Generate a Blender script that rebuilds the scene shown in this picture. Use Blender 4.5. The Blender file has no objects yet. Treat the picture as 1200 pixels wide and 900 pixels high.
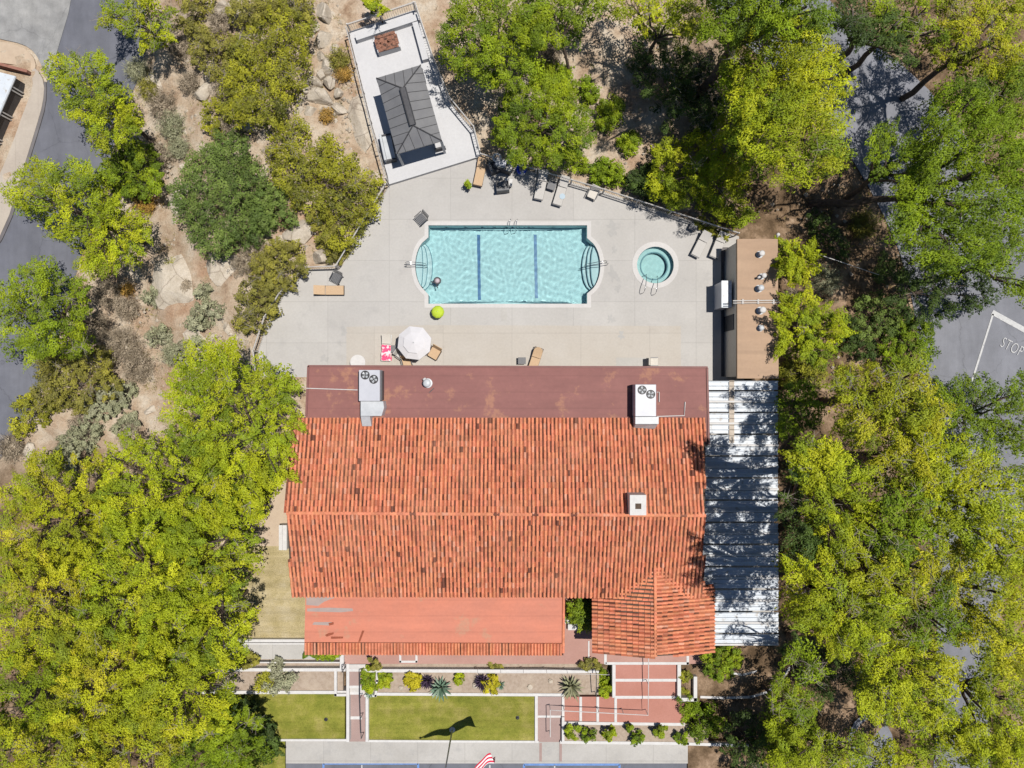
import bpy, bmesh, math, random
import numpy as np
from mathutils import Vector, Matrix
from mathutils.geometry import delaunay_2d_cdt

random.seed(7)
rng = np.random.default_rng(11)
S, H = 0.057, 47.0            # ground metres per photo unit at deck level, camera height

# ------------------------------------------------------------------ camera, sky, sun, exposure
sc = bpy.context.scene
C = sc.collection
cam_d = bpy.data.cameras.new('camera')
cam = bpy.data.objects.new('camera', cam_d)
C.objects.link(cam)
cam.location = (0, 0, H)
cam.rotation_euler = (0, 0, 0)
cam_d.sensor_width = 36
cam_d.lens = 18 / ((600 * S) / H)
cam_d.clip_start = 0.5
cam_d.clip_end = 3000
sc.camera = cam

SUN_DIR = Vector((0.27, 0.07, 1.0)).normalized()      # towards the sun
sun_el = math.asin(SUN_DIR.z)
sun_az = math.atan2(SUN_DIR.x, SUN_DIR.y)
wd = bpy.data.worlds.new('World')
sc.world = wd
wd.use_nodes = True
wn = wd.node_tree
bg = wn.nodes['Background']
sky = wn.nodes.new('ShaderNodeTexSky')
sky.sky_type = 'NISHITA'
sky.sun_disc = False
sky.sun_elevation = sun_el
sky.sun_rotation = sun_az
sky.air_density = 1.0
sky.dust_density = 0.2
sky.ozone_density = 4.0
wn.links.new(sky.outputs[0], bg.inputs[0])
bg.inputs[1].default_value = 0.06
sun_d = bpy.data.lights.new('sun', 'SUN')
sun_d.cycles.is_caustics_light = True
sun_d.energy = 4.9
sun_d.angle = math.radians(0.5)
sun_d.color = (1.0, 0.95, 0.88)
sun = bpy.data.objects.new('sun', sun_d)
C.objects.link(sun)
sun.rotation_euler = SUN_DIR.to_track_quat('Z', 'Y').to_euler()
sun.location = SUN_DIR * 80
vs = sc.view_settings
vs.view_transform = 'Standard'
vs.look = 'None'
vs.exposure = 0.06
vs.gamma = 1
sc.cycles.max_bounces = 6
sc.cycles.diffuse_bounces = 3
sc.cycles.glossy_bounces = 3
sc.cycles.transmission_bounces = 6
sc.cycles.transparent_max_bounces = 10
sc.cycles.caustics_reflective = False
sc.cycles.caustics_refractive = True


# ------------------------------------------------------------------ placing
def sm(t):
    t = np.clip(t, 0, 1)
    return t * t * (3 - 2 * t)


def hgv(x, y):
    """Terrain height (arrays): a flat hilltop that falls to a road on the west, a road on the east and the front garden."""
    z = -0.05 - 3.0 * sm((-15.5 - x) / 13.0) - 2.0 * sm((x - 18.8) / 9.0)
    gx = sm((x + 21) / 2.0) * sm((20 - x) / 3.0)
    z = z - 1.05 * sm((-17.6 - y) / 2.4) * (0.15 + 0.85 * gx)
    return z


def hg(x, y):
    return float(hgv(np.float64(x), np.float64(y)))


def W(px, py, z=0.0):
    k = 1 - z / H
    return Vector(((px - 600) * S * k, (450 - py) * S * k, z))


def WG(px, py, dz=0.0):
    z = 0.0
    for _ in range(6):
        p = W(px, py, z)
        z = hg(p.x, p.y) + dz
    return W(px, py, z)


def inpoly(x, y, poly):
    """Vectorised point in polygon."""
    x = np.asarray(x); y = np.asarray(y)
    c = np.zeros(x.shape, bool)
    n = len(poly)
    for i in range(n):
        x0, y0 = poly[i][0], poly[i][1]
        x1, y1 = poly[(i + 1) % n][0], poly[(i + 1) % n][1]
        if y0 == y1:
            continue
        cond = (y0 > y) != (y1 > y)
        c ^= cond & (x < (x1 - x0) * (y - y0) / (y1 - y0) + x0)
    return c


# ------------------------------------------------------------------ mesh builder
class MB:
    def __init__(self):
        self.v = []; self.f = []; self.c = []; self.m = []; self.col = (1, 1, 1); self.mi = 0

    def add(self, vs_, fs):
        o = len(self.v)
        self.v.extend([tuple(p) for p in vs_])
        for f in fs:
            self.f.append(tuple(i + o for i in f)); self.c.append(self.col); self.m.append(self.mi)

    def prism(self, pts, z0, z1, bottom=True):
        """pts: xy (ccw or cw); z1 may be a list of tops."""
        n = len(pts)
        a = sum(pts[i][0] * pts[(i + 1) % n][1] - pts[(i + 1) % n][0] * pts[i][1] for i in range(n))
        if a < 0:
            pts = pts[::-1]
            if isinstance(z1, (list, tuple)): z1 = list(z1)[::-1]
            if isinstance(z0, (list, tuple)): z0 = list(z0)[::-1]
        za = z0 if isinstance(z0, (list, tuple)) else [z0] * n
        zb = z1 if isinstance(z1, (list, tuple)) else [z1] * n
        vs_ = [(p[0], p[1], za[i]) for i, p in enumerate(pts)] + [(p[0], p[1], zb[i]) for i, p in enumerate(pts)]
        fs = [tuple(range(n, 2 * n))] + [(i, (i + 1) % n, n + (i + 1) % n, n + i) for i in range(n)]
        if bottom: fs.append(tuple(range(n - 1, -1, -1)))
        self.add(vs_, fs)

    def box(self, c, size, rz=0.0, rx=0.0):
        hx, hy, hz = size[0] / 2, size[1] / 2, size[2] / 2
        M = Matrix.Rotation(rz, 3, 'Z') @ Matrix.Rotation(rx, 3, 'X')
        c = Vector(c)
        vs_ = [c + M @ Vector((sx * hx, sy * hy, sz * hz)) for sz in (-1, 1) for sx, sy in ((-1, -1), (1, -1), (1, 1), (-1, 1))]
        self.add(vs_, [(3, 2, 1, 0), (4, 5, 6, 7), (0, 1, 5, 4), (1, 2, 6, 5), (2, 3, 7, 6), (3, 0, 4, 7)])

    def tube(self, pts, r, n=6, r1=None, cap=True):
        pts = [Vector(p) for p in pts]
        m = len(pts)
        rings = []
        for i, p in enumerate(pts):
            d = (pts[min(i + 1, m - 1)] - pts[max(i - 1, 0)])
            if d.length < 1e-6: d = Vector((0, 0, 1))
            d.normalize()
            a = d.cross(Vector((0, 0, 1)) if abs(d.z) < 0.95 else Vector((1, 0, 0))).normalized()
            b = d.cross(a)
            rr = r if r1 is None else r + (r1 - r) * i / max(1, m - 1)
            rings.append([p + (a * math.cos(2 * math.pi * k / n) + b * math.sin(2 * math.pi * k / n)) * rr for k in range(n)])
        vs_ = [q for R in rings for q in R]
        fs = []
        for i in range(m - 1):
            for k in range(n):
                fs.append((i * n + k, i * n + (k + 1) % n, (i + 1) * n + (k + 1) % n, (i + 1) * n + k))
        if cap:
            fs.append(tuple(range(n - 1, -1, -1))); fs.append(tuple((m - 1) * n + k for k in range(n)))
        self.add(vs_, fs)

    def lathe(self, c, prof, n=24, a0=0.0, open_top=False):
        """prof: list of (r, z)."""
        c = Vector(c)
        vs_ = []
        for r, z in prof:
            for k in range(n):
                t = a0 + 2 * math.pi * k / n
                vs_.append(c + Vector((r * math.cos(t), r * math.sin(t), z)))
        fs = []
        for i in range(len(prof) - 1):
            for k in range(n):
                fs.append((i * n + k, i * n + (k + 1) % n, (i + 1) * n + (k + 1) % n, (i + 1) * n + k))
        if not open_top: fs.append(tuple(range(n - 1, -1, -1)))
        fs.append(tuple((len(prof) - 1) * n + k for k in range(n)))
        self.add(vs_, fs)

    def torus(self, c, R, r, n=28, m=8, squash=1.0):
        vs_ = []; fs = []
        c = Vector(c)
        for i in range(n):
            t = 2 * math.pi * i / n
            for j in range(m):
                u = 2 * math.pi * j / m
                vs_.append(c + Vector(((R + r * math.cos(u)) * math.cos(t), (R + r * math.cos(u)) * math.sin(t), r * squash * math.sin(u))))
        for i in range(n):
            for j in range(m):
                fs.append((i * m + j, ((i + 1) % n) * m + j, ((i + 1) % n) * m + (j + 1) % m, i * m + (j + 1) % m))
        self.add(vs_, fs)

    def build(self, name, mats, parent=None, smooth=False, color=False, kind=None, bevel=0):
        me = bpy.data.meshes.new(name)
        me.from_pydata(self.v, [], self.f)
        if not isinstance(mats, (list, tuple)): mats = [mats]
        for m in mats: me.materials.append(m)
        if len(mats) > 1: me.polygons.foreach_set('material_index', self.m)
        if color:
            at = me.color_attributes.new('Col', 'FLOAT_COLOR', 'CORNER')
            arr = []
            for f, c in zip(self.f, self.c):
                arr.extend((c[0], c[1], c[2], 1.0) * len(f))
            at.data.foreach_set('color', arr)
        if smooth: me.polygons.foreach_set('use_smooth', [True] * len(self.f))
        me.update()
        o = bpy.data.objects.new(name, me)
        C.objects.link(o)
        if parent is not None:
            o.parent = parent
            o.matrix_parent_inverse = Matrix.Translation(parent.location).inverted() if parent.type == 'EMPTY' and parent.parent is None else Matrix()
        if kind: o['kind'] = kind
        if bevel:
            b = o.modifiers.new('bevel', 'BEVEL'); b.width = bevel; b.segments = 2; b.limit_method = 'ANGLE'
        return o


def tag(o, label=None, cat=None, group=None, kind=None):
    if label: o['label'] = label
    if cat: o['category'] = cat
    if group: o['group'] = group
    if kind: o['kind'] = kind
    return o


def thing(name, loc, label, cat, group=None, rz=0.0):
    o = bpy.data.objects.new(name, None)
    C.objects.link(o)
    o.location = loc
    o.rotation_euler = (0, 0, rz)
    o.empty_display_size = 0.2
    return tag(o, label, cat, group)


def part(root, name, mb, mat, smooth=False, color=False, label=None, bevel=0, world=False):
    o = mb.build(name, mat, None, smooth, color, bevel=bevel)
    o.parent = root
    if world:
        m = Matrix.Identity(4)
        r = root
        while r is not None:
            m = Matrix.LocRotScale(r.location, r.rotation_euler, r.scale) @ m
            r = r.parent
        o.matrix_parent_inverse = m.inverted()
    if label: o['label'] = label
    return o


def copy_tree(o, parent=None):
    c = o.copy()
    C.objects.link(c)
    c.parent = parent
    if parent is not None: c.matrix_parent_inverse = o.matrix_parent_inverse.copy()
    for ch in [x for x in sc.objects if x.parent == o]:
        copy_tree(ch, c)
    return c


# ------------------------------------------------------------------ materials
def nmat(name):
    m = bpy.data.materials.new(name)
    m.use_nodes = True
    nt = m.node_tree
    return m, nt, nt.nodes['Principled BSDF']


def N(nt, t, **kw):
    n = nt.nodes.new(t)
    for k, v in kw.items():
        setattr(n, k, v)
    return n


def noise_node(nt, scale, detail=6, rough=0.55, vec=None):
    n = N(nt, 'ShaderNodeTexNoise')
    n.inputs['Scale'].default_value = scale
    n.inputs['Detail'].default_value = detail
    n.inputs['Roughness'].default_value = rough
    if vec is not None: nt.links.new(vec, n.inputs['Vector'])
    return n


def ramp(nt, fac, stops, interp='LINEAR'):
    r = N(nt, 'ShaderNodeValToRGB')
    r.color_ramp.interpolation = interp
    el = r.color_ramp.elements
    while len(el) < len(stops): el.new(0.5)
    for e, (p, c) in zip(el, stops):
        e.position = p
        e.color = (c[0], c[1], c[2], 1) if isinstance(c, (tuple, list)) else (c, c, c, 1)
    nt.links.new(fac, r.inputs[0])
    return r.outputs[0]


def mixc(nt, fac, a, b, mode='MIX'):
    m = N(nt, 'ShaderNodeMix', data_type='RGBA', blend_type=mode)
    for sock, val in ((m.inputs[0], fac), (m.inputs[6], a), (m.inputs[7], b)):
        if hasattr(val, 'is_linked') or isinstance(val, bpy.types.NodeSocket):
            nt.links.new(val, sock)
        elif isinstance(val, (tuple, list)):
            sock.default_value = (val[0], val[1], val[2], 1)
        else:
            sock.default_value = val
    return m.outputs[2]


def bump(nt, bs, h, strength=0.3, dist=0.05):
    b = N(nt, 'ShaderNodeBump')
    b.inputs['Strength'].default_value = strength
    b.inputs['Distance'].default_value = dist
    nt.links.new(h, b.inputs['Height'])
    nt.links.new(b.outputs[0], bs.inputs['Normal'])


def geo(nt):
    return N(nt, 'ShaderNodeNewGeometry').outputs['Position']


def M2(name, c1, c2, scale=3.0, rough=0.8, detail=8, bmp=0.0, c3=None, scale3=0.4, thr3=(0.5, 0.7), metallic=0.0, spec=0.3):
    """Two-tone mottled surface with an optional blotchy third colour."""
    m, nt, bs = nmat(name)
    p = geo(nt)
    n = noise_node(nt, scale, detail, 0.62, p)
    col = ramp(nt, n.outputs[0], [(0.33, c1), (0.67, c2)])
    if c3 is not None:
        n3 = noise_node(nt, scale3, 7, 0.6, p)
        col = mixc(nt, ramp(nt, n3.outputs[0], [(thr3[0], 0.0), (thr3[1], 1.0)]), col, c3)
    nt.links.new(col, bs.inputs['Base Color'])
    bs.inputs['Roughness'].default_value = rough
    bs.inputs['Metallic'].default_value = metallic
    bs.inputs['Specular IOR Level'].default_value = spec
    if bmp: bump(nt, bs, n.outputs[0], bmp, 0.04)
    return m


def colour_attr_mat(name, rough=0.8, noise=0.25, scale=6.0, spec=0.25, bmp=0.0, fade=None):
    m, nt, bs = nmat(name)
    at = N(nt, 'ShaderNodeAttribute', attribute_name='Col')
    n = noise_node(nt, scale, 6, 0.65, geo(nt))
    k = ramp(nt, n.outputs[0], [(0.3, 1 - noise), (0.7, 1 + noise * 0.6)])
    col = mixc(nt, 1.0, at.outputs['Color'], k, 'MULTIPLY')
    if fade:
        f1 = noise_node(nt, 0.45, 5, 0.6, geo(nt)); f2 = noise_node(nt, 1.6, 6, 0.65, geo(nt))
        col = mixc(nt, ramp(nt, f1.outputs[0], [(0.48, 0.0), (0.7, 0.3)]), col, fade)
        col = mixc(nt, 1.0, col, ramp(nt, f2.outputs[0], [(0.34, 0.78), (0.6, 1.08)]), 'MULTIPLY')
    nt.links.new(col, bs.inputs['Base Color'])
    bs.inputs['Roughness'].default_value = rough
    bs.inputs['Specular IOR Level'].default_value = spec
    if bmp: bump(nt, bs, n.outputs[0], bmp, 0.03)
    return m


def leaf_mat():
    m, nt, bs = nmat('leaf')
    at = N(nt, 'ShaderNodeAttribute', attribute_name='Col')
    nt.links.new(at.outputs['Color'], bs.inputs['Base Color'])
    bs.inputs['Roughness'].default_value = 0.55
    bs.inputs['Specular IOR Level'].default_value = 0.18
    tr = N(nt, 'ShaderNodeBsdfTranslucent')
    nt.links.new(at.outputs['Color'], tr.inputs[0])
    mx = N(nt, 'ShaderNodeMixShader')
    mx.inputs[0].default_value = 0.07
    nt.links.new(bs.outputs[0], mx.inputs[1])
    nt.links.new(tr.outputs[0], mx.inputs[2])
    nt.links.new(mx.outputs[0], nt.nodes['Material Output'].inputs[0])
    return m


def concrete_mat(name, c1, c2, stain, joint=None, jdark=0.86, stain_amt=0.5):
    m, nt, bs = nmat(name)
    p = geo(nt)
    n1 = noise_node(nt, 0.35, 6, 0.6, p)
    n2 = noise_node(nt, 7.0, 8, 0.7, p)
    n3 = noise_node(nt, 0.9, 8, 0.65, p)
    col = ramp(nt, n1.outputs[0], [(0.35, c1), (0.65, c2)])
    col = mixc(nt, ramp(nt, n3.outputs[0], [(0.56, 0.0), (0.76, stain_amt)]), col, stain)
    col = mixc(nt, 1.0, col, ramp(nt, n2.outputs[0], [(0.3, 0.93), (0.7, 1.05)]), 'MULTIPLY')
    if joint:
        br = N(nt, 'ShaderNodeTexBrick')
        br.offset = 0.0
        br.inputs['Scale'].default_value = 1.0
        br.inputs['Brick Width'].default_value = joint[0]
        br.inputs['Row Height'].default_value = joint[1]
        br.inputs['Mortar Size'].default_value = 0.022
        br.inputs['Mortar Smooth'].default_value = 0.4
        br.inputs['Color1'].default_value = (1, 1, 1, 1)
        br.inputs['Color2'].default_value = (0.955, 0.955, 0.96, 1)
        br.inputs['Mortar'].default_value = (jdark, jdark, jdark, 1)
        nt.links.new(p, br.inputs['Vector'])
        col = mixc(nt, 1.0, col, br.outputs[0], 'MULTIPLY')
    nt.links.new(col, bs.inputs['Base Color'])
    bs.inputs['Roughness'].default_value = 0.85
    bs.inputs['Specular IOR Level'].default_value = 0.25
    bump(nt, bs, n2.outputs[0], 0.15, 0.01)
    return m


def ground_mat():
    m, nt, bs = nmat('hill_soil')
    p = geo(nt)
    big = noise_node(nt, 0.16, 5, 0.6, p)
    mid = noise_node(nt, 0.7, 8, 0.65, p)
    fine = noise_node(nt, 9.0, 8, 0.75, p)
    tan = ramp(nt, mid.outputs[0], [(0.30, (0.26, 0.175, 0.115)), (0.42, (0.385, 0.29, 0.205)), (0.55, (0.455, 0.375, 0.285)), (0.68, (0.51, 0.45, 0.37))])
    red = ramp(nt, mid.outputs[0], [(0.35, (0.22, 0.12, 0.07)), (0.6, (0.40, 0.24, 0.15)), (0.72, (0.42, 0.31, 0.21))])
    col = mixc(nt, ramp(nt, big.outputs[0], [(0.54, 0.0), (0.66, 0.75)]), tan, red)
    # leaf litter with crown shade darkened in, east wood and west grove
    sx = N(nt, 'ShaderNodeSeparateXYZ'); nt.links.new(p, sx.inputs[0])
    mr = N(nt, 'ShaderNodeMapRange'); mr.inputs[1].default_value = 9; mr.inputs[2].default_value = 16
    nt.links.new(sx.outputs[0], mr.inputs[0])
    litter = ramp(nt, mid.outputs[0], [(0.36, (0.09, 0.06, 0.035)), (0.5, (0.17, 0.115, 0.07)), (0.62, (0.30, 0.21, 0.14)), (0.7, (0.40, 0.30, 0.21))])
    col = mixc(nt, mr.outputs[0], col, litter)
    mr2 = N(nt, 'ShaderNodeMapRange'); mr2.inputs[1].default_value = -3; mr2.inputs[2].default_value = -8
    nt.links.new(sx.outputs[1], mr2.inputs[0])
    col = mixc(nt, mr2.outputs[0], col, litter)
    col = mixc(nt, 1.0, col, ramp(nt, fine.outputs[0], [(0.3, 0.62), (0.5, 1.0), (0.72, 1.22)]), 'MULTIPLY')
    nt.links.new(col, bs.inputs['Base Color'])
    bs.inputs['Roughness'].default_value = 0.95
    bs.inputs['Specular IOR Level'].default_value = 0.1
    bump(nt, bs, fine.outputs[0], 0.7, 0.08)
    return m


def rock_mat():
    m, nt, bs = nmat('granite')
    p = geo(nt)
    a = noise_node(nt, 1.1, 8, 0.7, p)
    f = noise_node(nt, 14, 8, 0.75, p)
    v = N(nt, 'ShaderNodeTexVoronoi', feature='DISTANCE_TO_EDGE')
    v.inputs['Scale'].default_value = 0.55
    w = noise_node(nt, 1.5, 5, 0.6, p)
    wp = mixc(nt, 0.35, p, w.outputs['Color'], 'ADD')
    nt.links.new(wp, v.inputs['Vector'])
    col = ramp(nt, a.outputs[0], [(0.28, (0.30, 0.25, 0.20)), (0.45, (0.45, 0.39, 0.31)), (0.62, (0.55, 0.49, 0.41)), (0.78, (0.46, 0.33, 0.23))])
    col = mixc(nt, 1.0, col, ramp(nt, f.outputs[0], [(0.3, 0.75), (0.7, 1.15)]), 'MULTIPLY')
    col = mixc(nt, ramp(nt, v.outputs[0], [(0.0, 0.65), (0.025, 0.0)]), col, (0.16, 0.12, 0.09))
    nt.links.new(col, bs.inputs['Base Color'])
    bs.inputs['Roughness'].default_value = 0.9
    bump(nt, bs, f.outputs[0], 0.6, 0.05)
    return m


def lawn_mat(name, a, b, c):
    m, nt, bs = nmat(name)
    p = geo(nt)
    n1 = noise_node(nt, 0.9, 6, 0.6, p)
    n2 = noise_node(nt, 12, 8, 0.8, p)
    mp = N(nt, 'ShaderNodeMapping'); mp.inputs['Scale'].default_value = (0.12, 2.2, 1)
    nt.links.new(p, mp.inputs[0])
    n3 = noise_node(nt, 1.0, 4, 0.6, mp.outputs[0])
    col = ramp(nt, n1.outputs[0], [(0.34, a), (0.5, b), (0.68, c)])
    col = mixc(nt, 1.0, col, ramp(nt, n3.outputs[0], [(0.38, 0.84), (0.6, 1.06)]), 'MULTIPLY')
    col = mixc(nt, 1.0, col, ramp(nt, n2.outputs[0], [(0.3, 0.55), (0.5, 1.0), (0.7, 1.25)]), 'MULTIPLY')
    nt.links.new(col, bs.inputs['Base Color'])
    bs.inputs['Roughness'].default_value = 0.9
    bs.inputs['Specular IOR Level'].default_value = 0.1
    bump(nt, bs, n2.outputs[0], 0.9, 0.06)
    return m


def flat_roof_mat(name, base, dark, blotch, blotch_thr, seam=1.0):
    """Coated roll roofing: seams every metre, weathering blotches and streaks."""
    m, nt, bs = nmat(name)
    p = geo(nt)
    n1 = noise_node(nt, 0.5, 7, 0.65, p)
    n2 = noise_node(nt, 5, 8, 0.7, p)
    mp = N(nt, 'ShaderNodeMapping'); mp.inputs['Scale'].default_value = (0.22, 1.5, 1)
    nt.links.new(p, mp.inputs[0])
    n3 = noise_node(nt, 1.0, 6, 0.6, mp.outputs[0])
    n4 = noise_node(nt, 0.55, 8, 0.68, p)
    col = ramp(nt, n1.outputs[0], [(0.35, dark), (0.65, base)])
    col = mixc(nt, 1.0, col, ramp(nt, n3.outputs[0], [(0.3, 0.9), (0.7, 1.08)]), 'MULTIPLY')
    col = mixc(nt, ramp(nt, n4.outputs[0], [(blotch_thr, 0.0), (blotch_thr + 0.07, 0.6), (blotch_thr + 0.12, 0.3)]), col, blotch)
    w = N(nt, 'ShaderNodeTexWave', wave_type='BANDS', bands_direction='Y', wave_profile='SIN')
    w.inputs['Scale'].default_value = 0.314 / seam
    w.inputs['Distortion'].default_value = 0.15
    nt.links.new(p, w.inputs['Vector'])
    col = mixc(nt, ramp(nt, w.outputs['Fac'], [(0.985, 0.0), (1.0, 0.25)]), col, (dark[0] * .55, dark[1] * .55, dark[2] * .55))
    col = mixc(nt, 1.0, col, ramp(nt, n2.outputs[0], [(0.3, 0.93), (0.7, 1.05)]), 'MULTIPLY')
    nt.links.new(col, bs.inputs['Base Color'])
    bs.inputs['Roughness'].default_value = 0.75
    bump(nt, bs, n2.outputs[0], 0.2, 0.01)
    return m


def asphalt_mat(name, a, b, patch=None):
    m, nt, bs = nmat(name)
    p = geo(nt)
    n1 = noise_node(nt, 0.22, 7, 0.62, p)
    n2 = noise_node(nt, 22, 8, 0.8, p)
    n3 = noise_node(nt, 1.3, 7, 0.62, p)
    col = ramp(nt, n1.outputs[0], [(0.35, a), (0.65, b)])
    col = mixc(nt, 1.0, col, ramp(nt, n3.outputs[0], [(0.3, 0.9 if patch is None else 0.72), (0.7, 1.08)]), 'MULTIPLY')
    col = mixc(nt, 1.0, col, ramp(nt, n2.outputs[0], [(0.3, 0.85), (0.7, 1.12)]), 'MULTIPLY')
    vo = N(nt, 'ShaderNodeTexVoronoi', feature='DISTANCE_TO_EDGE'); vo.inputs['Scale'].default_value = 0.2
    wp = noise_node(nt, 0.8, 6, 0.65, p)
    nt.links.new(mixc(nt, 0.9, p, wp.outputs['Color'], 'ADD'), vo.inputs['Vector'])
    n5 = noise_node(nt, 0.35, 5, 0.6, p)
    crack = mixc(nt, 1.0, ramp(nt, vo.outputs[0], [(0.0, 0.55), (0.007, 0.0)]), ramp(nt, n5.outputs[0], [(0.42, 0.0), (0.55, 1.0)]), 'MULTIPLY')
    col = mixc(nt, crack, col, (a[0] * .5, a[1] * .5, a[2] * .5))
    mp = N(nt, 'ShaderNodeMapping'); mp.inputs['Scale'].default_value = (1.1, 0.16, 1); mp.inputs['Rotation'].default_value = (0, 0, 0.35)
    nt.links.new(p, mp.inputs[0])
    n6 = noise_node(nt, 1.0, 5, 0.6, mp.outputs[0])
    col = mixc(nt, 1.0, col, ramp(nt, n6.outputs[0], [(0.35, 0.88), (0.65, 1.07)]), 'MULTIPLY')
    nt.links.new(col, bs.inputs['Base Color'])
    bs.inputs['Roughness'].default_value = 0.85
    bump(nt, bs, n2.outputs[0], 0.3, 0.01)
    return m


def refracting_water(name, tint):
    """Water that bends light: the sun comes through its ripples as caustics on the pool floor."""
    m, nt, bs = nmat(name)
    nt.nodes.remove(bs)
    r = N(nt, 'ShaderNodeBsdfRefraction'); r.inputs['IOR'].default_value = 1.33; r.inputs['Roughness'].default_value = 0.0
    r.inputs[0].default_value = (*tint, 1)
    nt.links.new(r.outputs[0], nt.nodes['Material Output'].inputs[0])
    return m


def metal_mat(name, c, rough=0.3):
    m, nt, bs = nmat(name)
    n = noise_node(nt, 9, 5, 0.6, geo(nt))
    nt.links.new(ramp(nt, n.outputs[0], [(0.3, tuple(x * 0.88 for x in c)), (0.7, c)]), bs.inputs['Base Color'])
    bs.inputs['Metallic'].default_value = 1.0
    bs.inputs['Roughness'].default_value = rough
    return m


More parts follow.
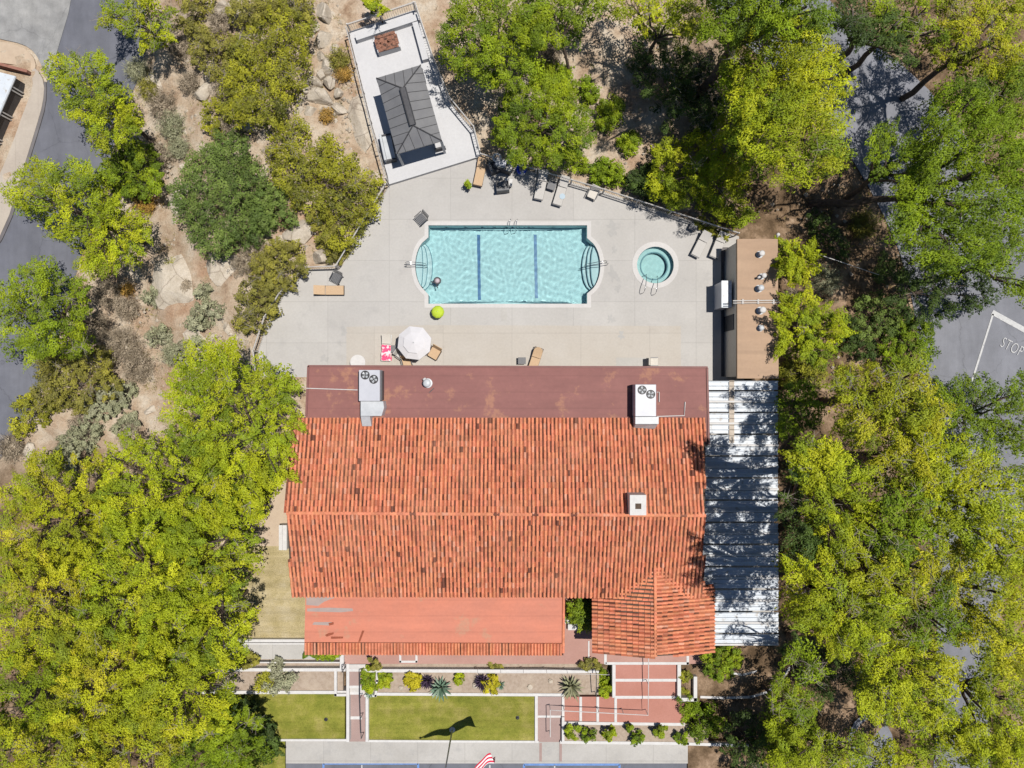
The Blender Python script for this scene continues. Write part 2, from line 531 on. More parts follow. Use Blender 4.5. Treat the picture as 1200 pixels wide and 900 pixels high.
Mt = {
    'soil': ground_mat(), 'granite': rock_mat(), 'leaf': leaf_mat(),
    'deck': concrete_mat('deck_concrete', (0.40, 0.385, 0.365), (0.44, 0.425, 0.405), (0.335, 0.325, 0.315), (4.1, 2.75), 0.82, 0.6),
    'deck_warm': concrete_mat('warm_concrete', (0.415, 0.38, 0.335), (0.44, 0.41, 0.37), (0.35, 0.315, 0.275), (4.6, 3.4), 0.84, 0.5),
    'deck_stain': concrete_mat('stained_concrete', (0.365, 0.355, 0.34), (0.395, 0.385, 0.37), (0.33, 0.32, 0.31), (4.1, 2.75), 0.82, 0.5),
    'white_slab': concrete_mat('white_plaster', (0.48, 0.48, 0.49), (0.515, 0.515, 0.525), (0.45, 0.45, 0.45), None, 1, 0.3),
    'walk': concrete_mat('sidewalk_concrete', (0.37, 0.355, 0.33), (0.44, 0.425, 0.40), (0.27, 0.27, 0.27), (3.2, 3.2), 0.8, 0.6),
    'walk_tan': concrete_mat('tan_concrete', (0.38, 0.33, 0.28), (0.45, 0.40, 0.34), (0.32, 0.28, 0.24), (1.6, 30), 0.85, 0.4),
    'pink': concrete_mat('pink_paving', (0.36, 0.205, 0.17), (0.41, 0.245, 0.205), (0.32, 0.18, 0.15), None, 1, 0.5),
    'pink_deep': concrete_mat('red_paving', (0.37, 0.165, 0.125), (0.42, 0.20, 0.16), (0.31, 0.15, 0.12), None, 1, 0.5),
    'mauve': concrete_mat('mauve_paving', (0.30, 0.21, 0.19), (0.34, 0.25, 0.23), (0.25, 0.18, 0.17), None, 1, 0.5),
    'drive': asphalt_mat('driveway_concrete', (0.26, 0.26, 0.26), (0.36, 0.355, 0.34), True),
    'asphalt': asphalt_mat('asphalt', (0.115, 0.12, 0.145), (0.14, 0.145, 0.17)),
    'asphalt_pale': asphalt_mat('worn_asphalt', (0.16, 0.165, 0.185), (0.195, 0.20, 0.225)),
    'alley': asphalt_mat('shaded_alley_floor', (0.13, 0.12, 0.125), (0.17, 0.16, 0.16)),  # tone darkened to carry the utility building's shadow
    'white': M2('white_paint', (0.50, 0.49, 0.48), (0.58, 0.57, 0.56), 4, 0.7),
    'white_worn': M2('worn_white_paint', (0.44, 0.42, 0.40), (0.54, 0.52, 0.50), 3, 0.8, c3=(0.45, 0.40, 0.35), scale3=2.5, thr3=(0.58, 0.75)),
    'line': M2('road_paint', (0.42, 0.42, 0.42), (0.52, 0.52, 0.51), 6, 0.7, c3=(0.3, 0.3, 0.31), scale3=5, thr3=(0.56, 0.7)),
    'blue_line': M2('blue_road_paint', (0.10, 0.19, 0.42), (0.15, 0.27, 0.55), 6, 0.7),
    'stucco': M2('stucco', (0.60, 0.54, 0.46), (0.66, 0.60, 0.52), 5, 0.9, bmp=0.3),
    'terracotta': colour_attr_mat('terracotta', 0.78, 0.22, 9.0, 0.2, 0.2, (0.52, 0.27, 0.17)),
    'mauve_roof': flat_roof_mat('mauve_roofing', (0.235, 0.098, 0.086), (0.205, 0.083, 0.074), (0.38, 0.185, 0.105), 0.555, 1.0),
    'salmon_roof': flat_roof_mat('salmon_roofing', (0.53, 0.185, 0.115), (0.475, 0.175, 0.115), (0.40, 0.235, 0.15), 0.60, 1.0),
    'tan_roof': flat_roof_mat('tan_roofing', (0.37, 0.25, 0.165), (0.345, 0.23, 0.15), (0.31, 0.21, 0.14), 0.66, 4.0),
    'grey_patch': M2('grey_membrane', (0.30, 0.25, 0.235), (0.36, 0.28, 0.25), 3, 0.8),
    'white_metal': M2('white_sheet_metal', (0.50, 0.54, 0.59), (0.58, 0.62, 0.66), 1.6, 0.5, c3=(0.37, 0.33, 0.28), scale3=3.0, thr3=(0.56, 0.72), spec=0.4),
    'unit_metal': M2('painted_steel', (0.40, 0.41, 0.45), (0.45, 0.46, 0.50), 2, 0.45, spec=0.5),
    'duct_metal': M2('galvanised_duct', (0.38, 0.40, 0.42), (0.48, 0.50, 0.52), 2, 0.45, spec=0.5),
    'dark': M2('dark_plastic', (0.02, 0.02, 0.022), (0.035, 0.035, 0.04), 8, 0.5),
    'iron': M2('dark_painted_iron', (0.05, 0.05, 0.055), (0.08, 0.08, 0.085), 8, 0.45, spec=0.5),
    'grey_roof': M2('grey_metal_roof', (0.15, 0.15, 0.157), (0.185, 0.185, 0.19), 1.2, 0.45, spec=0.5),
    'charcoal': M2('charcoal_trim', (0.05, 0.05, 0.055), (0.075, 0.075, 0.08), 5, 0.5),
    'grey_plastic': M2('grey_weave', (0.13, 0.13, 0.135), (0.19, 0.19, 0.195), 16, 0.7),
    'brick': M2('fire_brick', (0.20, 0.09, 0.06), (0.30, 0.15, 0.10), 9, 0.85, c3=(0.07, 0.04, 0.03), scale3=4, thr3=(0.5, 0.6)),
    'tan_fabric': M2('tan_sling', (0.45, 0.31, 0.19), (0.50, 0.36, 0.23), 12, 0.85),
    'cream_fabric': M2('cream_sling', (0.50, 0.47, 0.42), (0.56, 0.53, 0.48), 12, 0.85),
    'pale_fabric': M2('pale_sling', (0.42, 0.40, 0.38), (0.47, 0.455, 0.43), 12, 0.85),
    'umbrella': M2('umbrella_canvas', (0.54, 0.53, 0.545), (0.58, 0.57, 0.585), 3, 0.8),
    'lime': M2('lime_fabric', (0.38, 0.50, 0.03), (0.44, 0.56, 0.05), 5, 0.7),
    'pink_towel': M2('pink_towel', (0.75, 0.05, 0.14), (0.80, 0.10, 0.22), 3, 0.9, c3=(0.75, 0.60, 0.62), scale3=3.2, thr3=(0.50, 0.54)),
    'blue_plastic': M2('blue_plastic', (0.01, 0.04, 0.42), (0.02, 0.07, 0.55), 5, 0.4),
    'steel': metal_mat('stainless_steel', (0.55, 0.56, 0.58), 0.25),
    'plaster': M2('pool_plaster', (0.62, 0.79, 0.82), (0.68, 0.84, 0.86), 5.0, 0.8, c3=(0.58, 0.75, 0.78), scale3=7.0, thr3=(0.48, 0.6)),  # blotchy third tone painted in as rippling light on the pool floor
    'step_plaster': M2('step_plaster', (0.70, 0.78, 0.81), (0.75, 0.83, 0.85), 2.0, 0.8),
    'coping': concrete_mat('pool_coping', (0.50, 0.485, 0.47), (0.54, 0.525, 0.51), (0.46, 0.44, 0.42), (0.6, 0.6), 0.95, 0.3),
    'tile_blue': M2('blue_pool_tile', (0.01, 0.10, 0.30), (0.02, 0.15, 0.38), 9, 0.3, spec=0.5),
    'tile_trim': M2('teal_trim_tile', (0.12, 0.26, 0.32), (0.18, 0.32, 0.38), 9, 0.4),
    'water': refracting_water('pool_water', (0.84, 0.975, 0.98)),
    'bark': M2('pine_bark', (0.055, 0.040, 0.032), (0.13, 0.10, 0.08), 6, 0.95, bmp=0.5),
    'twig': M2('grey_dead_wood', (0.22, 0.19, 0.16), (0.36, 0.32, 0.28), 6, 0.95),
    'bed': M2('bed_soil', (0.29, 0.225, 0.17), (0.38, 0.31, 0.25), 5, 0.95, bmp=0.4, c3=(0.40, 0.33, 0.26), scale3=1.3, thr3=(0.5, 0.7)),
    'lawn': lawn_mat('watered_lawn', (0.165, 0.18, 0.028), (0.225, 0.225, 0.04), (0.30, 0.27, 0.075)),
    'dry_lawn': lawn_mat('dry_lawn', (0.34, 0.28, 0.14), (0.41, 0.34, 0.19), (0.48, 0.41, 0.27)),
    'dirt_path': M2('swept_dirt', (0.42, 0.33, 0.245), (0.47, 0.375, 0.28), 2.5, 0.95, bmp=0.3),
    'terra_pot': M2('clay_pot', (0.30, 0.13, 0.08), (0.36, 0.17, 0.10), 8, 0.8),
    'flag_red': M2('flag_red', (0.50, 0.02, 0.05), (0.58, 0.03, 0.07), 8, 0.8),
    'flag_white': M2('flag_white', (0.74, 0.72, 0.73), (0.78, 0.76, 0.77), 8, 0.8),
    'flag_blue': M2('flag_blue', (0.02, 0.04, 0.20), (0.03, 0.06, 0.26), 8, 0.8),
    'red_wall': M2('red_painted_wall', (0.24, 0.11, 0.08), (0.30, 0.15, 0.11), 5, 0.9),
    'glass': M2('window_glass', (0.02, 0.025, 0.03), (0.03, 0.035, 0.045), 1, 0.08, spec=0.6),
    'rust': M2('rust_flake', (0.20, 0.055, 0.03), (0.30, 0.09, 0.05), 10, 0.9),
    'wood_dark': M2('dark_wood', (0.06, 0.04, 0.03), (0.10, 0.07, 0.05), 6, 0.8),
}

# ------------------------------------------------------------------ draped sheets
def cdt(poly, holes=(), step=None, margin=0.0):
    """Triangulate an xy polygon with holes and inner points; returns (verts2d, tris)."""
    pts = [Vector((p[0], p[1])) for p in poly]
    edges = [(i, (i + 1) % len(poly)) for i in range(len(poly))]
    for h in holes:
        o = len(pts)
        pts += [Vector((p[0], p[1])) for p in h]
        edges += [(o + i, o + (i + 1) % len(h)) for i in range(len(h))]
    if step:
        xs = [p[0] for p in poly]; ys = [p[1] for p in poly]
        gx, gy = np.meshgrid(np.arange(min(xs) + .37, max(xs), step), np.arange(min(ys) + .29, max(ys), step))
        gx = gx.ravel(); gy = gy.ravel()
        ok = inpoly(gx, gy, poly)
        if margin:
            for dx, dy in ((margin, 0), (-margin, 0), (0, margin), (0, -margin)): ok &= inpoly(gx + dx, gy + dy, poly)
        for h in holes: ok &= ~inpoly(gx, gy, h)
        pts += [Vector((float(a), float(b))) for a, b in zip(gx[ok], gy[ok])]
    v, e, f, *_ = delaunay_2d_cdt(pts, edges, [], 1, 1e-4)
    out = []
    for t in f:
        cx = sum(v[i].x for i in t) / len(t); cy = sum(v[i].y for i in t) / len(t)
        if not inpoly(cx, cy, poly): continue
        if any(inpoly(cx, cy, h) for h in holes): continue
        out.append(tuple(t))
    return v, out


def smooth_poly(pts, it=2):
    for _ in range(it):
        q = []
        for i in range(len(pts)):
            a = pts[i]; b = pts[(i + 1) % len(pts)]
            q.append((a[0] * .75 + b[0] * .25, a[1] * .75 + b[1] * .25))
            q.append((a[0] * .25 + b[0] * .75, a[1] * .25 + b[1] * .75))
        pts = q
    return pts


def drape(name, pxs, mat, dz, kind='structure', smooth=0, step=1.0, parent=None):
    if smooth: pxs = smooth_poly(pxs, smooth)
    poly = [tuple(WG(*p)[:2]) for p in pxs]
    v, f = cdt(poly, (), step)
    mb = MB()
    mb.add([(p.x, p.y, hg(p.x, p.y) + dz) for p in v], f)
    o = mb.build(name, mat, parent)
    if kind: o['kind'] = kind
    return o


SLABS = []


def gnd(x, y):
    z = hg(x, y)
    for poly, zt in SLABS:
        if zt > z and inpoly(x, y, poly): z = zt
    return z


def flat(name, pxs, z, mat, thick=0.12, kind='structure', parent=None):
    mb = MB()
    SLABS.append(([tuple(W(p[0], p[1], z)[:2]) for p in pxs], z))
    mb.prism([tuple(W(p[0], p[1], z)[:2]) for p in pxs], z - thick, z)
    o = mb.build(name, mat, parent)
    if kind: o['kind'] = kind
    return o


def rect(x0, y0, x1, y1):
    return [(x0, y0), (x1, y0), (x1, y1), (x0, y1)]


# ------------------------------------------------------------------ ground, roads
ROAD_W = [(78, -60), (185, -60), (168, 20), (172, 72), (150, 120), (128, 190), (112, 260), (92, 310), (62, 420), (30, 490), (4, 535), (-60, 620), (-180, 620), (-150, 400), (-40, 330), (0, 290), (10, 262), (27, 208), (47, 135), (56, 96), (60, 66)]
DRIVE_W = [(-150, -60), (88, -60), (86, 0), (66, 66), (58, 96), (50, 78), (42, 62), (28, 52), (0, 46), (-150, 10)]
ROAD_E = [(815, -60), (835, 20), (900, 75), (960, 125), (985, 165), (1030, 240), (1060, 310), (1078, 400), (1074, 470), (1088, 560), (1098, 700), (1096, 800), (1092, 960), (1160, 960), (1160, 760), (1205, 600), (1330, 560), (1330, 240), (1180, 230), (1125, 150), (1075, 90), (985, 20), (930, -60)]

FLAT_P = [(300, 445), (300, 400), (320, 345), (345, 300), (400, 300), (440, 250), (450, 210), (405, 35), (400, 0), (500, -10), (530, 120), (570, 170), (710, 215), (920, 270), (920, 770), (860, 900), (260, 900), (270, 745), (330, 640), (330, 480)]


def build_ground():
    inner = np.arange(-40, 40.01, 0.4)
    outer = np.array([48, 60, 80, 120, 200, 400, 900])
    ax = np.concatenate([-outer[::-1], inner, outer])
    X, Y = np.meshgrid(ax, ax)
    Z = hgv(X, Y)
    n = np.zeros_like(X)
    r2 = np.random.default_rng(3)
    for k in range(28):
        fr = r2.uniform(0.25, 2.6); th = r2.uniform(0, 6.28); ph = r2.uniform(0, 6.28)
        n += np.sin(fr * (X * math.cos(th) + Y * math.sin(th)) + ph) / (1.0 + fr) * 0.11
    block = np.zeros(X.shape, bool)
    for P in (ROAD_W, DRIVE_W, ROAD_E, FLAT_P):
        poly = [tuple(WG(*p)[:2]) for p in P]
        for dx, dy in ((0, 0), (.8, 0), (-.8, 0), (0, .8), (0, -.8)):
            block |= inpoly(X + dx, Y + dy, poly)
    block |= (np.abs(X) > 39) | (np.abs(Y) > 39)
    Z += np.where(block, 0, n)
    a = W(478, 376); b = W(806, 250)
    Z = np.where((X > a.x) & (X < b.x) & (Y > a.y) & (Y < b.y), -3.0, Z)
    a = W(846, 440); b = W(864, 292)
    Z = np.where((X > a.x - .3) & (X < b.x + .6) & (Y > a.y) & (Y < b.y), -0.9, Z)
    nx = len(ax)
    V = np.stack([X, Y, Z], -1).reshape(-1, 3)
    i = np.arange(nx - 1); I, J = np.meshgrid(i, i)
    F = np.stack([J * nx + I, J * nx + I + 1, (J + 1) * nx + I + 1, (J + 1) * nx + I], -1).reshape(-1, 4)
    me = bpy.data.meshes.new('ground')
    me.from_pydata(V.tolist(), [], F.tolist())
    me.polygons.foreach_set('use_smooth', [True] * len(F))
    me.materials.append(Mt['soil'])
    o = bpy.data.objects.new('ground', me); C.objects.link(o); o['kind'] = 'structure'


build_ground()
drape('road', ROAD_W, Mt['asphalt'], 0.05, smooth=1)
drape('driveway', DRIVE_W, Mt['drive'], 0.08, smooth=1)
# sidewalk with a real kerb beside the west road
def kerbed(name, pxs, mat, h):
    poly = [tuple(WG(*p)[:2]) for p in smooth_poly(pxs, 1)]
    zs = [hg(*p) for p in poly]
    mb = MB(); mb.prism(poly, [z - .2 for z in zs], [z + h for z in zs])
    o = mb.build(name, mat); o['kind'] = 'structure'; return o
kerbed('sidewalk', [(38, 84), (44, 80), (54, 98), (52, 122), (44, 150), (27, 205), (8, 268), (-20, 310), (-70, 300), (-10, 232), (14, 176), (30, 130), (41, 104)], Mt['walk_tan'], 0.16)
kerbed('kerb', [(52.5, 96), (56, 97), (55, 124), (47, 152), (30, 207), (11, 270), (-17, 312), (-20, 310), (7, 268), (26, 205), (43, 150), (51, 122)], Mt['alley'], 0.13)
kerbed('sidewalk', [(-60, 46), (0, 49), (26, 55), (40, 66), (44, 80), (38, 84), (28, 78), (0, 74), (-60, 66)], Mt['dirt_path'], 0.12)

road_e = drape('road', ROAD_E, Mt['asphalt_pale'], 0.05, smooth=1)
drape('road', [(1004, 838), (1030, 832), (1050, 870), (1050, 960), (985, 960), (990, 870)], Mt['asphalt_pale'], 0.05, smooth=1)
def road_strip(name, p0, p1, w, parent):
    a = WG(*p0); b = WG(*p1)
    d = (b - a); d.z = 0; d.normalize(); s = Vector((-d.y, d.x, 0)) * w / 2
    mb = MB(); n = 14; vs_ = []
    for i in range(n + 1):
        q = a.lerp(b, i / n)
        for k in (-1, 1):
            r = q + s * k; vs_.append((r.x, r.y, hg(r.x, r.y) + 0.075))
    mb.add(vs_, [(2 * i, 2 * i + 1, 2 * i + 3, 2 * i + 2) for i in range(n)])
    o = mb.build(name, Mt['line']); o.parent = parent; return o
road_strip('lane_line', (1163, 368), (1131, 470), 0.13, road_e)
road_strip('stop_line', (1162, 366), (1222, 399), 0.36, road_e)
fc = bpy.data.curves.new('stop_lettering', 'FONT')
fc.body = 'STOP'; fc.size = 1.0; fc.extrude = 0.0; fc.offset = -0.012
fc.space_character = 1.12
so = bpy.data.objects.new('stop_lettering', fc); C.objects.link(so)
so.data.materials.append(Mt['line'])
so.parent = road_e
_p = WG(1170, 405.5)
so.location = (_p.x, _p.y, hg(_p.x, _p.y) + 0.10)
so.rotation_euler = (0, 0, math.radians(-27)); so.scale = (0.64, 1.05, 1)

def offset(poly, d):
    n = len(poly); out = []
    ar = sum(poly[i][0] * poly[(i + 1) % n][1] - poly[(i + 1) % n][0] * poly[i][1] for i in range(n))
    sgn = 1 if ar > 0 else -1
    for i in range(n):
        a = Vector(poly[i - 1]); b = Vector(poly[i]); c = Vector(poly[(i + 1) % n])
        d1 = (b - a).normalized(); d2 = (c - b).normalized()
        n1 = Vector((d1.y, -d1.x)) * sgn; n2 = Vector((d2.y, -d2.x)) * sgn
        m = (n1 + n2); m.normalize()
        k = 1 / max(0.5, m.dot(n1))
        q = b + m * d * k
        out.append((q.x, q.y))
    return out

# house corner by the driveway: white roof, dark lean-to with white rails
def Zs(px, py, h):
    return WG(px, py, h)
def house_corner():
    z = hg(*WG(10, 120)[:2])
    t = thing('house', WG(-20, 130), 'low white roofed building with dark openings between white posts beside the sidewalk', 'building')
    zt = z + 1.12
    q = [(-75, 66), (17.5, 89), (-26, 190), (-75, 170)]
    Q = [tuple(W(p[0], p[1], zt)[:2]) for p in q]
    mb = MB(); mb.prism(Q, zt - .1, zt); part(t, 'roof', mb, Mt['white_metal'], world=True)
    mb = MB(); mb.prism(offset(Q, -.08), z - .3, zt - .11); part(t, 'wall', mb, Mt['charcoal'], world=True)
    a = Vector((*Q[1], 0)); b = Vector((*Q[2], 0)); d = (b - a).normalized(); nn = Vector((-d.y, d.x, 0))
    if nn.x < 0: nn = -nn
    mb = MB()
    mb.prism([tuple((a + nn * .0)[:2]), tuple((b + nn * .0)[:2]), tuple((b + nn * .07)[:2]), tuple((a + nn * .07)[:2])], zt - .09, zt - .02)
    part(t, 'gutter', mb, Mt['duct_metal'], world=True)
    for u in (0.13, .42, .70, .97):
        for e in (-.11, .11):
            c = a.lerp(b, u) + d * e
            mb = MB(); mb.box((c.x - nn.x * .01, c.y - nn.y * .01, z + .45), (.09, .10, 1.1), math.atan2(d.y, d.x)); part(t, 'post', mb, Mt['white'], world=True)
house_corner()
def wall_run(name, label, cat, pts, w, h, mat, group=None, z=None, base=0.25):
    """A low wall along photo points; z None follows the ground, otherwise top height."""
    mb = MB()
    for a, b in zip(pts[:-1], pts[1:]):
        if z is None:
            A = WG(*a); B = WG(*b); za, zb = A.z + h, B.z + h
        else:
            A = W(a[0], a[1], z); B = W(b[0], b[1], z); za = zb = z
        d = B - A; d.z = 0
        if d.length < 1e-6: continue
        d.normalize(); s = Vector((-d.y, d.x, 0)) * w / 2
        e = d * (w / 2 - 0.004)
        A2 = A - e; B2 = B + e
        mb.prism([tuple((A2 - s)[:2]), tuple((B2 - s)[:2]), tuple((B2 + s)[:2]), tuple((A2 + s)[:2])], [za - h - base, zb - h - base, zb - h - base, za - h - base], [za, zb, zb, za])
    o = mb.build(name, mat, bevel=0.012)
    return tag(o, label, cat, group)
wall_run('garden_wall', 'low red wall between the sandy strip and white roof', 'wall', [(-40, 67), (0, 78), (38, 88)], 0.2, 0.7, Mt['red_wall'])

# ------------------------------------------------------------------ pool deck, terrace
def bay(cx0, y0, cx1, y1, bulge, n=16):
    """Arc from (cx0,y0) to (cx1,y1) that reaches x = bulge half way."""
    pts = []
    for i in range(n + 1):
        t = i / n
        y = y0 + (y1 - y0) * t
        xb = cx0 + (cx1 - cx0) * t
        pts.append((xb + (bulge - xb) * (1 - (2 * t - 1) ** 2) ** 0.62, y))
    return pts
PZ = 0.02
pool_px = [(502, 264), (688, 264), (688, 279)] + bay(690, 282, 690, 341, 703.5)[1:-1] + [(688, 344), (688, 356), (502, 356), (502, 345)] + bay(500, 341, 500, 281, 486.5)[1:-1] + [(502, 278)]
pool_xy = [tuple(W(p[0], p[1], 0)[:2]) for p in pool_px]
spa_c = W(768, 310.5, 0)
def circ(c, r, n=40):
    return [(c[0] + r * math.cos(2 * math.pi * i / n), c[1] + r * math.sin(2 * math.pi * i / n)) for i in range(n)]
SPA_R = 21.5 * S
deck_px = [(305, 442), (302, 412), (315, 372), (333, 345), (362, 316), (398, 316), (456, 218), (563, 184), (586, 190), (705, 224), (866, 277), (866, 290), (845, 290), (845, 452), (828, 452), (828, 460), (362, 460), (362, 442)]
deck_xy = [tuple(W(*p)[:2]) for p in deck_px]
cop_out = offset(pool_xy, 0.26)
spa_out = circ(spa_c, SPA_R + 0.33)
v, f = cdt(deck_xy, (cop_out, spa_out))
mb = MB(); mb.add([(p.x, p.y, 0) for p in v], f)
n = len(deck_xy)
mb.add([(p[0], p[1], 0) for p in deck_xy] + [(p[0], p[1], -.6) for p in deck_xy], [(i, (i + 1) % n, n + (i + 1) % n, n + i) for i in range(n)])
o = mb.build('pool_deck', Mt['deck']); o['kind'] = 'structure'
v, f = cdt([tuple(W(*p)[:2]) for p in [(406, 383), (500, 381), (798, 382), (798, 447), (406, 447)]], ())
mb = MB(); mb.add([(p.x, p.y, 0.004) for p in v], f)
o = mb.build('pool_deck', Mt['deck_warm']); o['kind'] = 'structure'
for k, (x0, y0, x1, y1) in enumerate([(722, 419, 757, 432), (587, 358, 594, 376)]):
    mb = MB(); pts = [tuple(W(*p)[:2]) for p in rect(x0, y0, x1, y1)]
    mb.add([(p[0], p[1], 0.008) for p in pts], [(3, 2, 1, 0)])
    o = mb.build('pool_deck', Mt['walk']); o['kind'] = 'structure'

def blot(cx, cy, r, seed, n=26):
    r3 = random.Random(seed); k = [(r3.uniform(.1, .35), i, r3.uniform(0, 6.28)) for i in (2, 3, 5, 7)]
    return [(cx + r * (1 + sum(a * math.sin(f * t + p) for a, f, p in k)) * math.cos(t), cy + r * 1.1 * (1 + sum(a * math.sin(f * t + p) for a, f, p in k)) * math.sin(t)) for t in [2 * math.pi * i / n for i in range(n)]]
for i_, (cx_, cy_, r_) in enumerate(((718, 268, 6.5), (720, 293, 3), (719, 322, 6), (724, 338, 3.5), (716, 374, 4), (728, 393, 3.5), (403, 388, 4), (380, 420, 4), (398, 402, 2.5), (541, 286, 0.1))):
    mb = MB(); pts = [tuple(W(p[0], p[1], 0)[:2]) for p in blot(cx_, cy_, r_, i_)]
    v, f = cdt(pts, ()); mb.add([(p.x, p.y, 0.012) for p in v], [t if (v[t[1]] - v[t[0]]).cross(v[t[2]] - v[t[0]]) > 0 else t[::-1] for t in f])
    o = mb.build('deck_stain', Mt['deck_stain']); o['kind'] = 'structure'
# swimming pool: coping, basin, steps, lane lines
pool = thing('swimming_pool', W(595, 310, 0), 'turquoise swimming pool with curved step bays and two lane lines', 'swimming pool')
v, f = cdt(cop_out, (offset(pool_xy, -0.02),))
def slab_ring(outer, inner, z0, z1, mat, name, root):
    v, f = cdt(outer, (inner,))
    mb = MB(); mb.add([(p.x, p.y, z1) for p in v], f)
    for ring in (outer, inner):
        n = len(ring); ar = sum(ring[i][0] * ring[(i + 1) % n][1] - ring[(i + 1) % n][0] * ring[i][1] for i in range(n))
        mb.add([(p[0], p[1], z1) for p in ring] + [(p[0], p[1], z0) for p in ring], [(i, (i + 1) % n, n + (i + 1) % n, n + i) for i in range(n)])
    return part(root, name, mb, mat, world=True)
slab_ring(cop_out, pool_xy, -0.14, PZ, Mt['coping'], 'coping', pool)
PD = -1.15
v, f = cdt(pool_xy, ())
mb = MB(); mb.add([(p.x, p.y, PD) for p in v], f)
n = len(pool_xy)
wl = offset(pool_xy, 0.01)
mb.add([(p[0], p[1], -.14) for p in wl] + [(p[0], p[1], PD - .02) for p in wl], [(i, (i + 1) % n, n + (i + 1) % n, n + i) for i in range(n)])
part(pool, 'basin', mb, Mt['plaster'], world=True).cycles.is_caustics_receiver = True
v, f = cdt(pool_xy, ())
ws = cdt(pool_xy, (), 0.075, 0.075)
wr_ = np.random.default_rng(5)
WK = [(wr_.uniform(0, 6.28), wr_.uniform(6, 23), wr_.uniform(0, 6.28)) for _ in range(26)]
def ripple(x, y):
    x2 = x + .12 * math.sin(1.7 * y + .8 * x); y2 = y + .12 * math.sin(1.9 * x - .6 * y)
    return sum(.0125 / f ** 1.1 * math.sin(f * (x2 * math.cos(t_) + y2 * math.sin(t_)) + ph) for t_, f, ph in WK)
mb = MB(); mb.add([(p.x, p.y, -0.115 + ripple(p.x, p.y)) for p in ws[0]], [t if (ws[0][t[1]] - ws[0][t[0]]).cross(ws[0][t[2]] - ws[0][t[0]]) > 0 else t[::-1] for t in ws[1]])
part(pool, 'water_surface', mb, Mt['water'], smooth=True, world=True).cycles.is_caustics_caster = True
def lens(wall_x, edge_x, y0, y1, yA, yB, xA):
    a = bay(xA, y0, xA, y1, wall_x); b = bay(xA, yB, xA, yA, edge_x)
    return a[1:-1] + b
for side in (0, 1):
    for k in range(3):
        if side == 0:
            ex = (495, 500, 505.5)[k]; xa = (493, 495, 497)[k]; wx = 486.6
            ys = (288 - k * 2, 334 + k * 2)
        else:
            ex = (693, 688.5, 683.5)[k]; xa = (697, 695, 693)[k]; wx = 703.4
            ys = (287 - k * 1.5, 335 + k * 1.5)
        zt = -0.32 - 0.26 * k
        edge = bay(xa, ys[0], xa, ys[1], ex)
        wall = [(p[0], p[1]) for p in (bay(500, 341, 500, 281, 486.8) if side == 0 else bay(690, 341, 690, 282, 703.2)) if ys[0] < p[1] < ys[1]]
        poly = edge + wall
        mb = MB(); mb.prism([tuple(W(p[0], p[1], 0)[:2]) for p in poly], PD - 0.01 - .004 * k, zt)
        st = part(pool, 'step', mb, Mt['step_plaster'], world=True); st.cycles.is_caustics_receiver = True
        mb = MB(); e = [W(p[0], p[1], 0) for p in edge]
        for a, b in zip(e[:-1], e[1:]):
            d = (b - a).normalized(); s = Vector((-d.y, d.x, 0)) * 0.028
            mb.add([(a + s)[:2] + (zt + .006,), (a - s)[:2] + (zt + .006,), (b - s)[:2] + (zt + .006,), (b + s)[:2] + (zt + .006,)], [(0, 1, 2, 3)])
        tr = mb.build('trim', Mt['tile_trim']); tr.parent = st; tr.cycles.is_caustics_receiver = True
for x, x2, y0, y1 in ((561, 562, 276, 352), (627, 628.5, 276, 350)):
    k = (H - PD) / H
    mb = MB(); a = W(x, y0, PD); b = W(x2, y1, PD)
    s = 0.105
    mb.add([(a.x - s, a.y, PD + .006), (b.x - s, b.y, PD + .006), (b.x + s, b.y, PD + .006), (a.x + s, a.y, PD + .006)], [(0, 1, 2, 3)])
    part(pool, 'lane_line', mb, Mt['tile_blue'], world=True).cycles.is_caustics_receiver = True

def rail_loop(name, label, group, base, ends, h, w=0.045):
    """Two bent grab tubes; ends: list of (start, end) photo points, start on the deck."""
    t = thing(name, W(*base), label, 'handrail', group)
    for a, b, zb in ends:
        A = W(*a); B = W(b[0], b[1], 0)
        mb = MB()
        m = A.lerp(B, 0.32)
        mb.tube([(A.x, A.y, -.02), (A.x, A.y, h * .7), (A.x * .9 + B.x * .1, A.y * .9 + B.y * .1, h), (m.x, m.y, h * 1.02), (B.x * .85 + A.x * .15, B.y * .85 + A.y * .15, h * .55), (B.x, B.y, h * .25), (B.x, B.y, zb)], 0.022, 7)
        part(t, 'tube', mb, Mt['steel'], smooth=True, world=True)
    return t
rail_loop('pool_handrail', 'steel grab rail over the steps of the bay near the pool float', None, (480, 310), [((476.5, 309.5), (499, 309.5), -.5), ((476.5, 312), (500, 311.8), -.5)], 0.85)
rail_loop('pool_handrail', 'steel grab rail over the steps of the bay facing the round spa', None, (710, 310), [((710, 308), (685, 311), -.5), ((711.5, 310.5), (684, 313), -.5)], 0.85)
rail_loop('pool_ladder', 'steel pool ladder at the pool edge below the chaises', None, (602, 262), [((598.5, 258.5), (596, 270), -.9), ((606, 258.5), (604, 270), -.9)], 0.65)

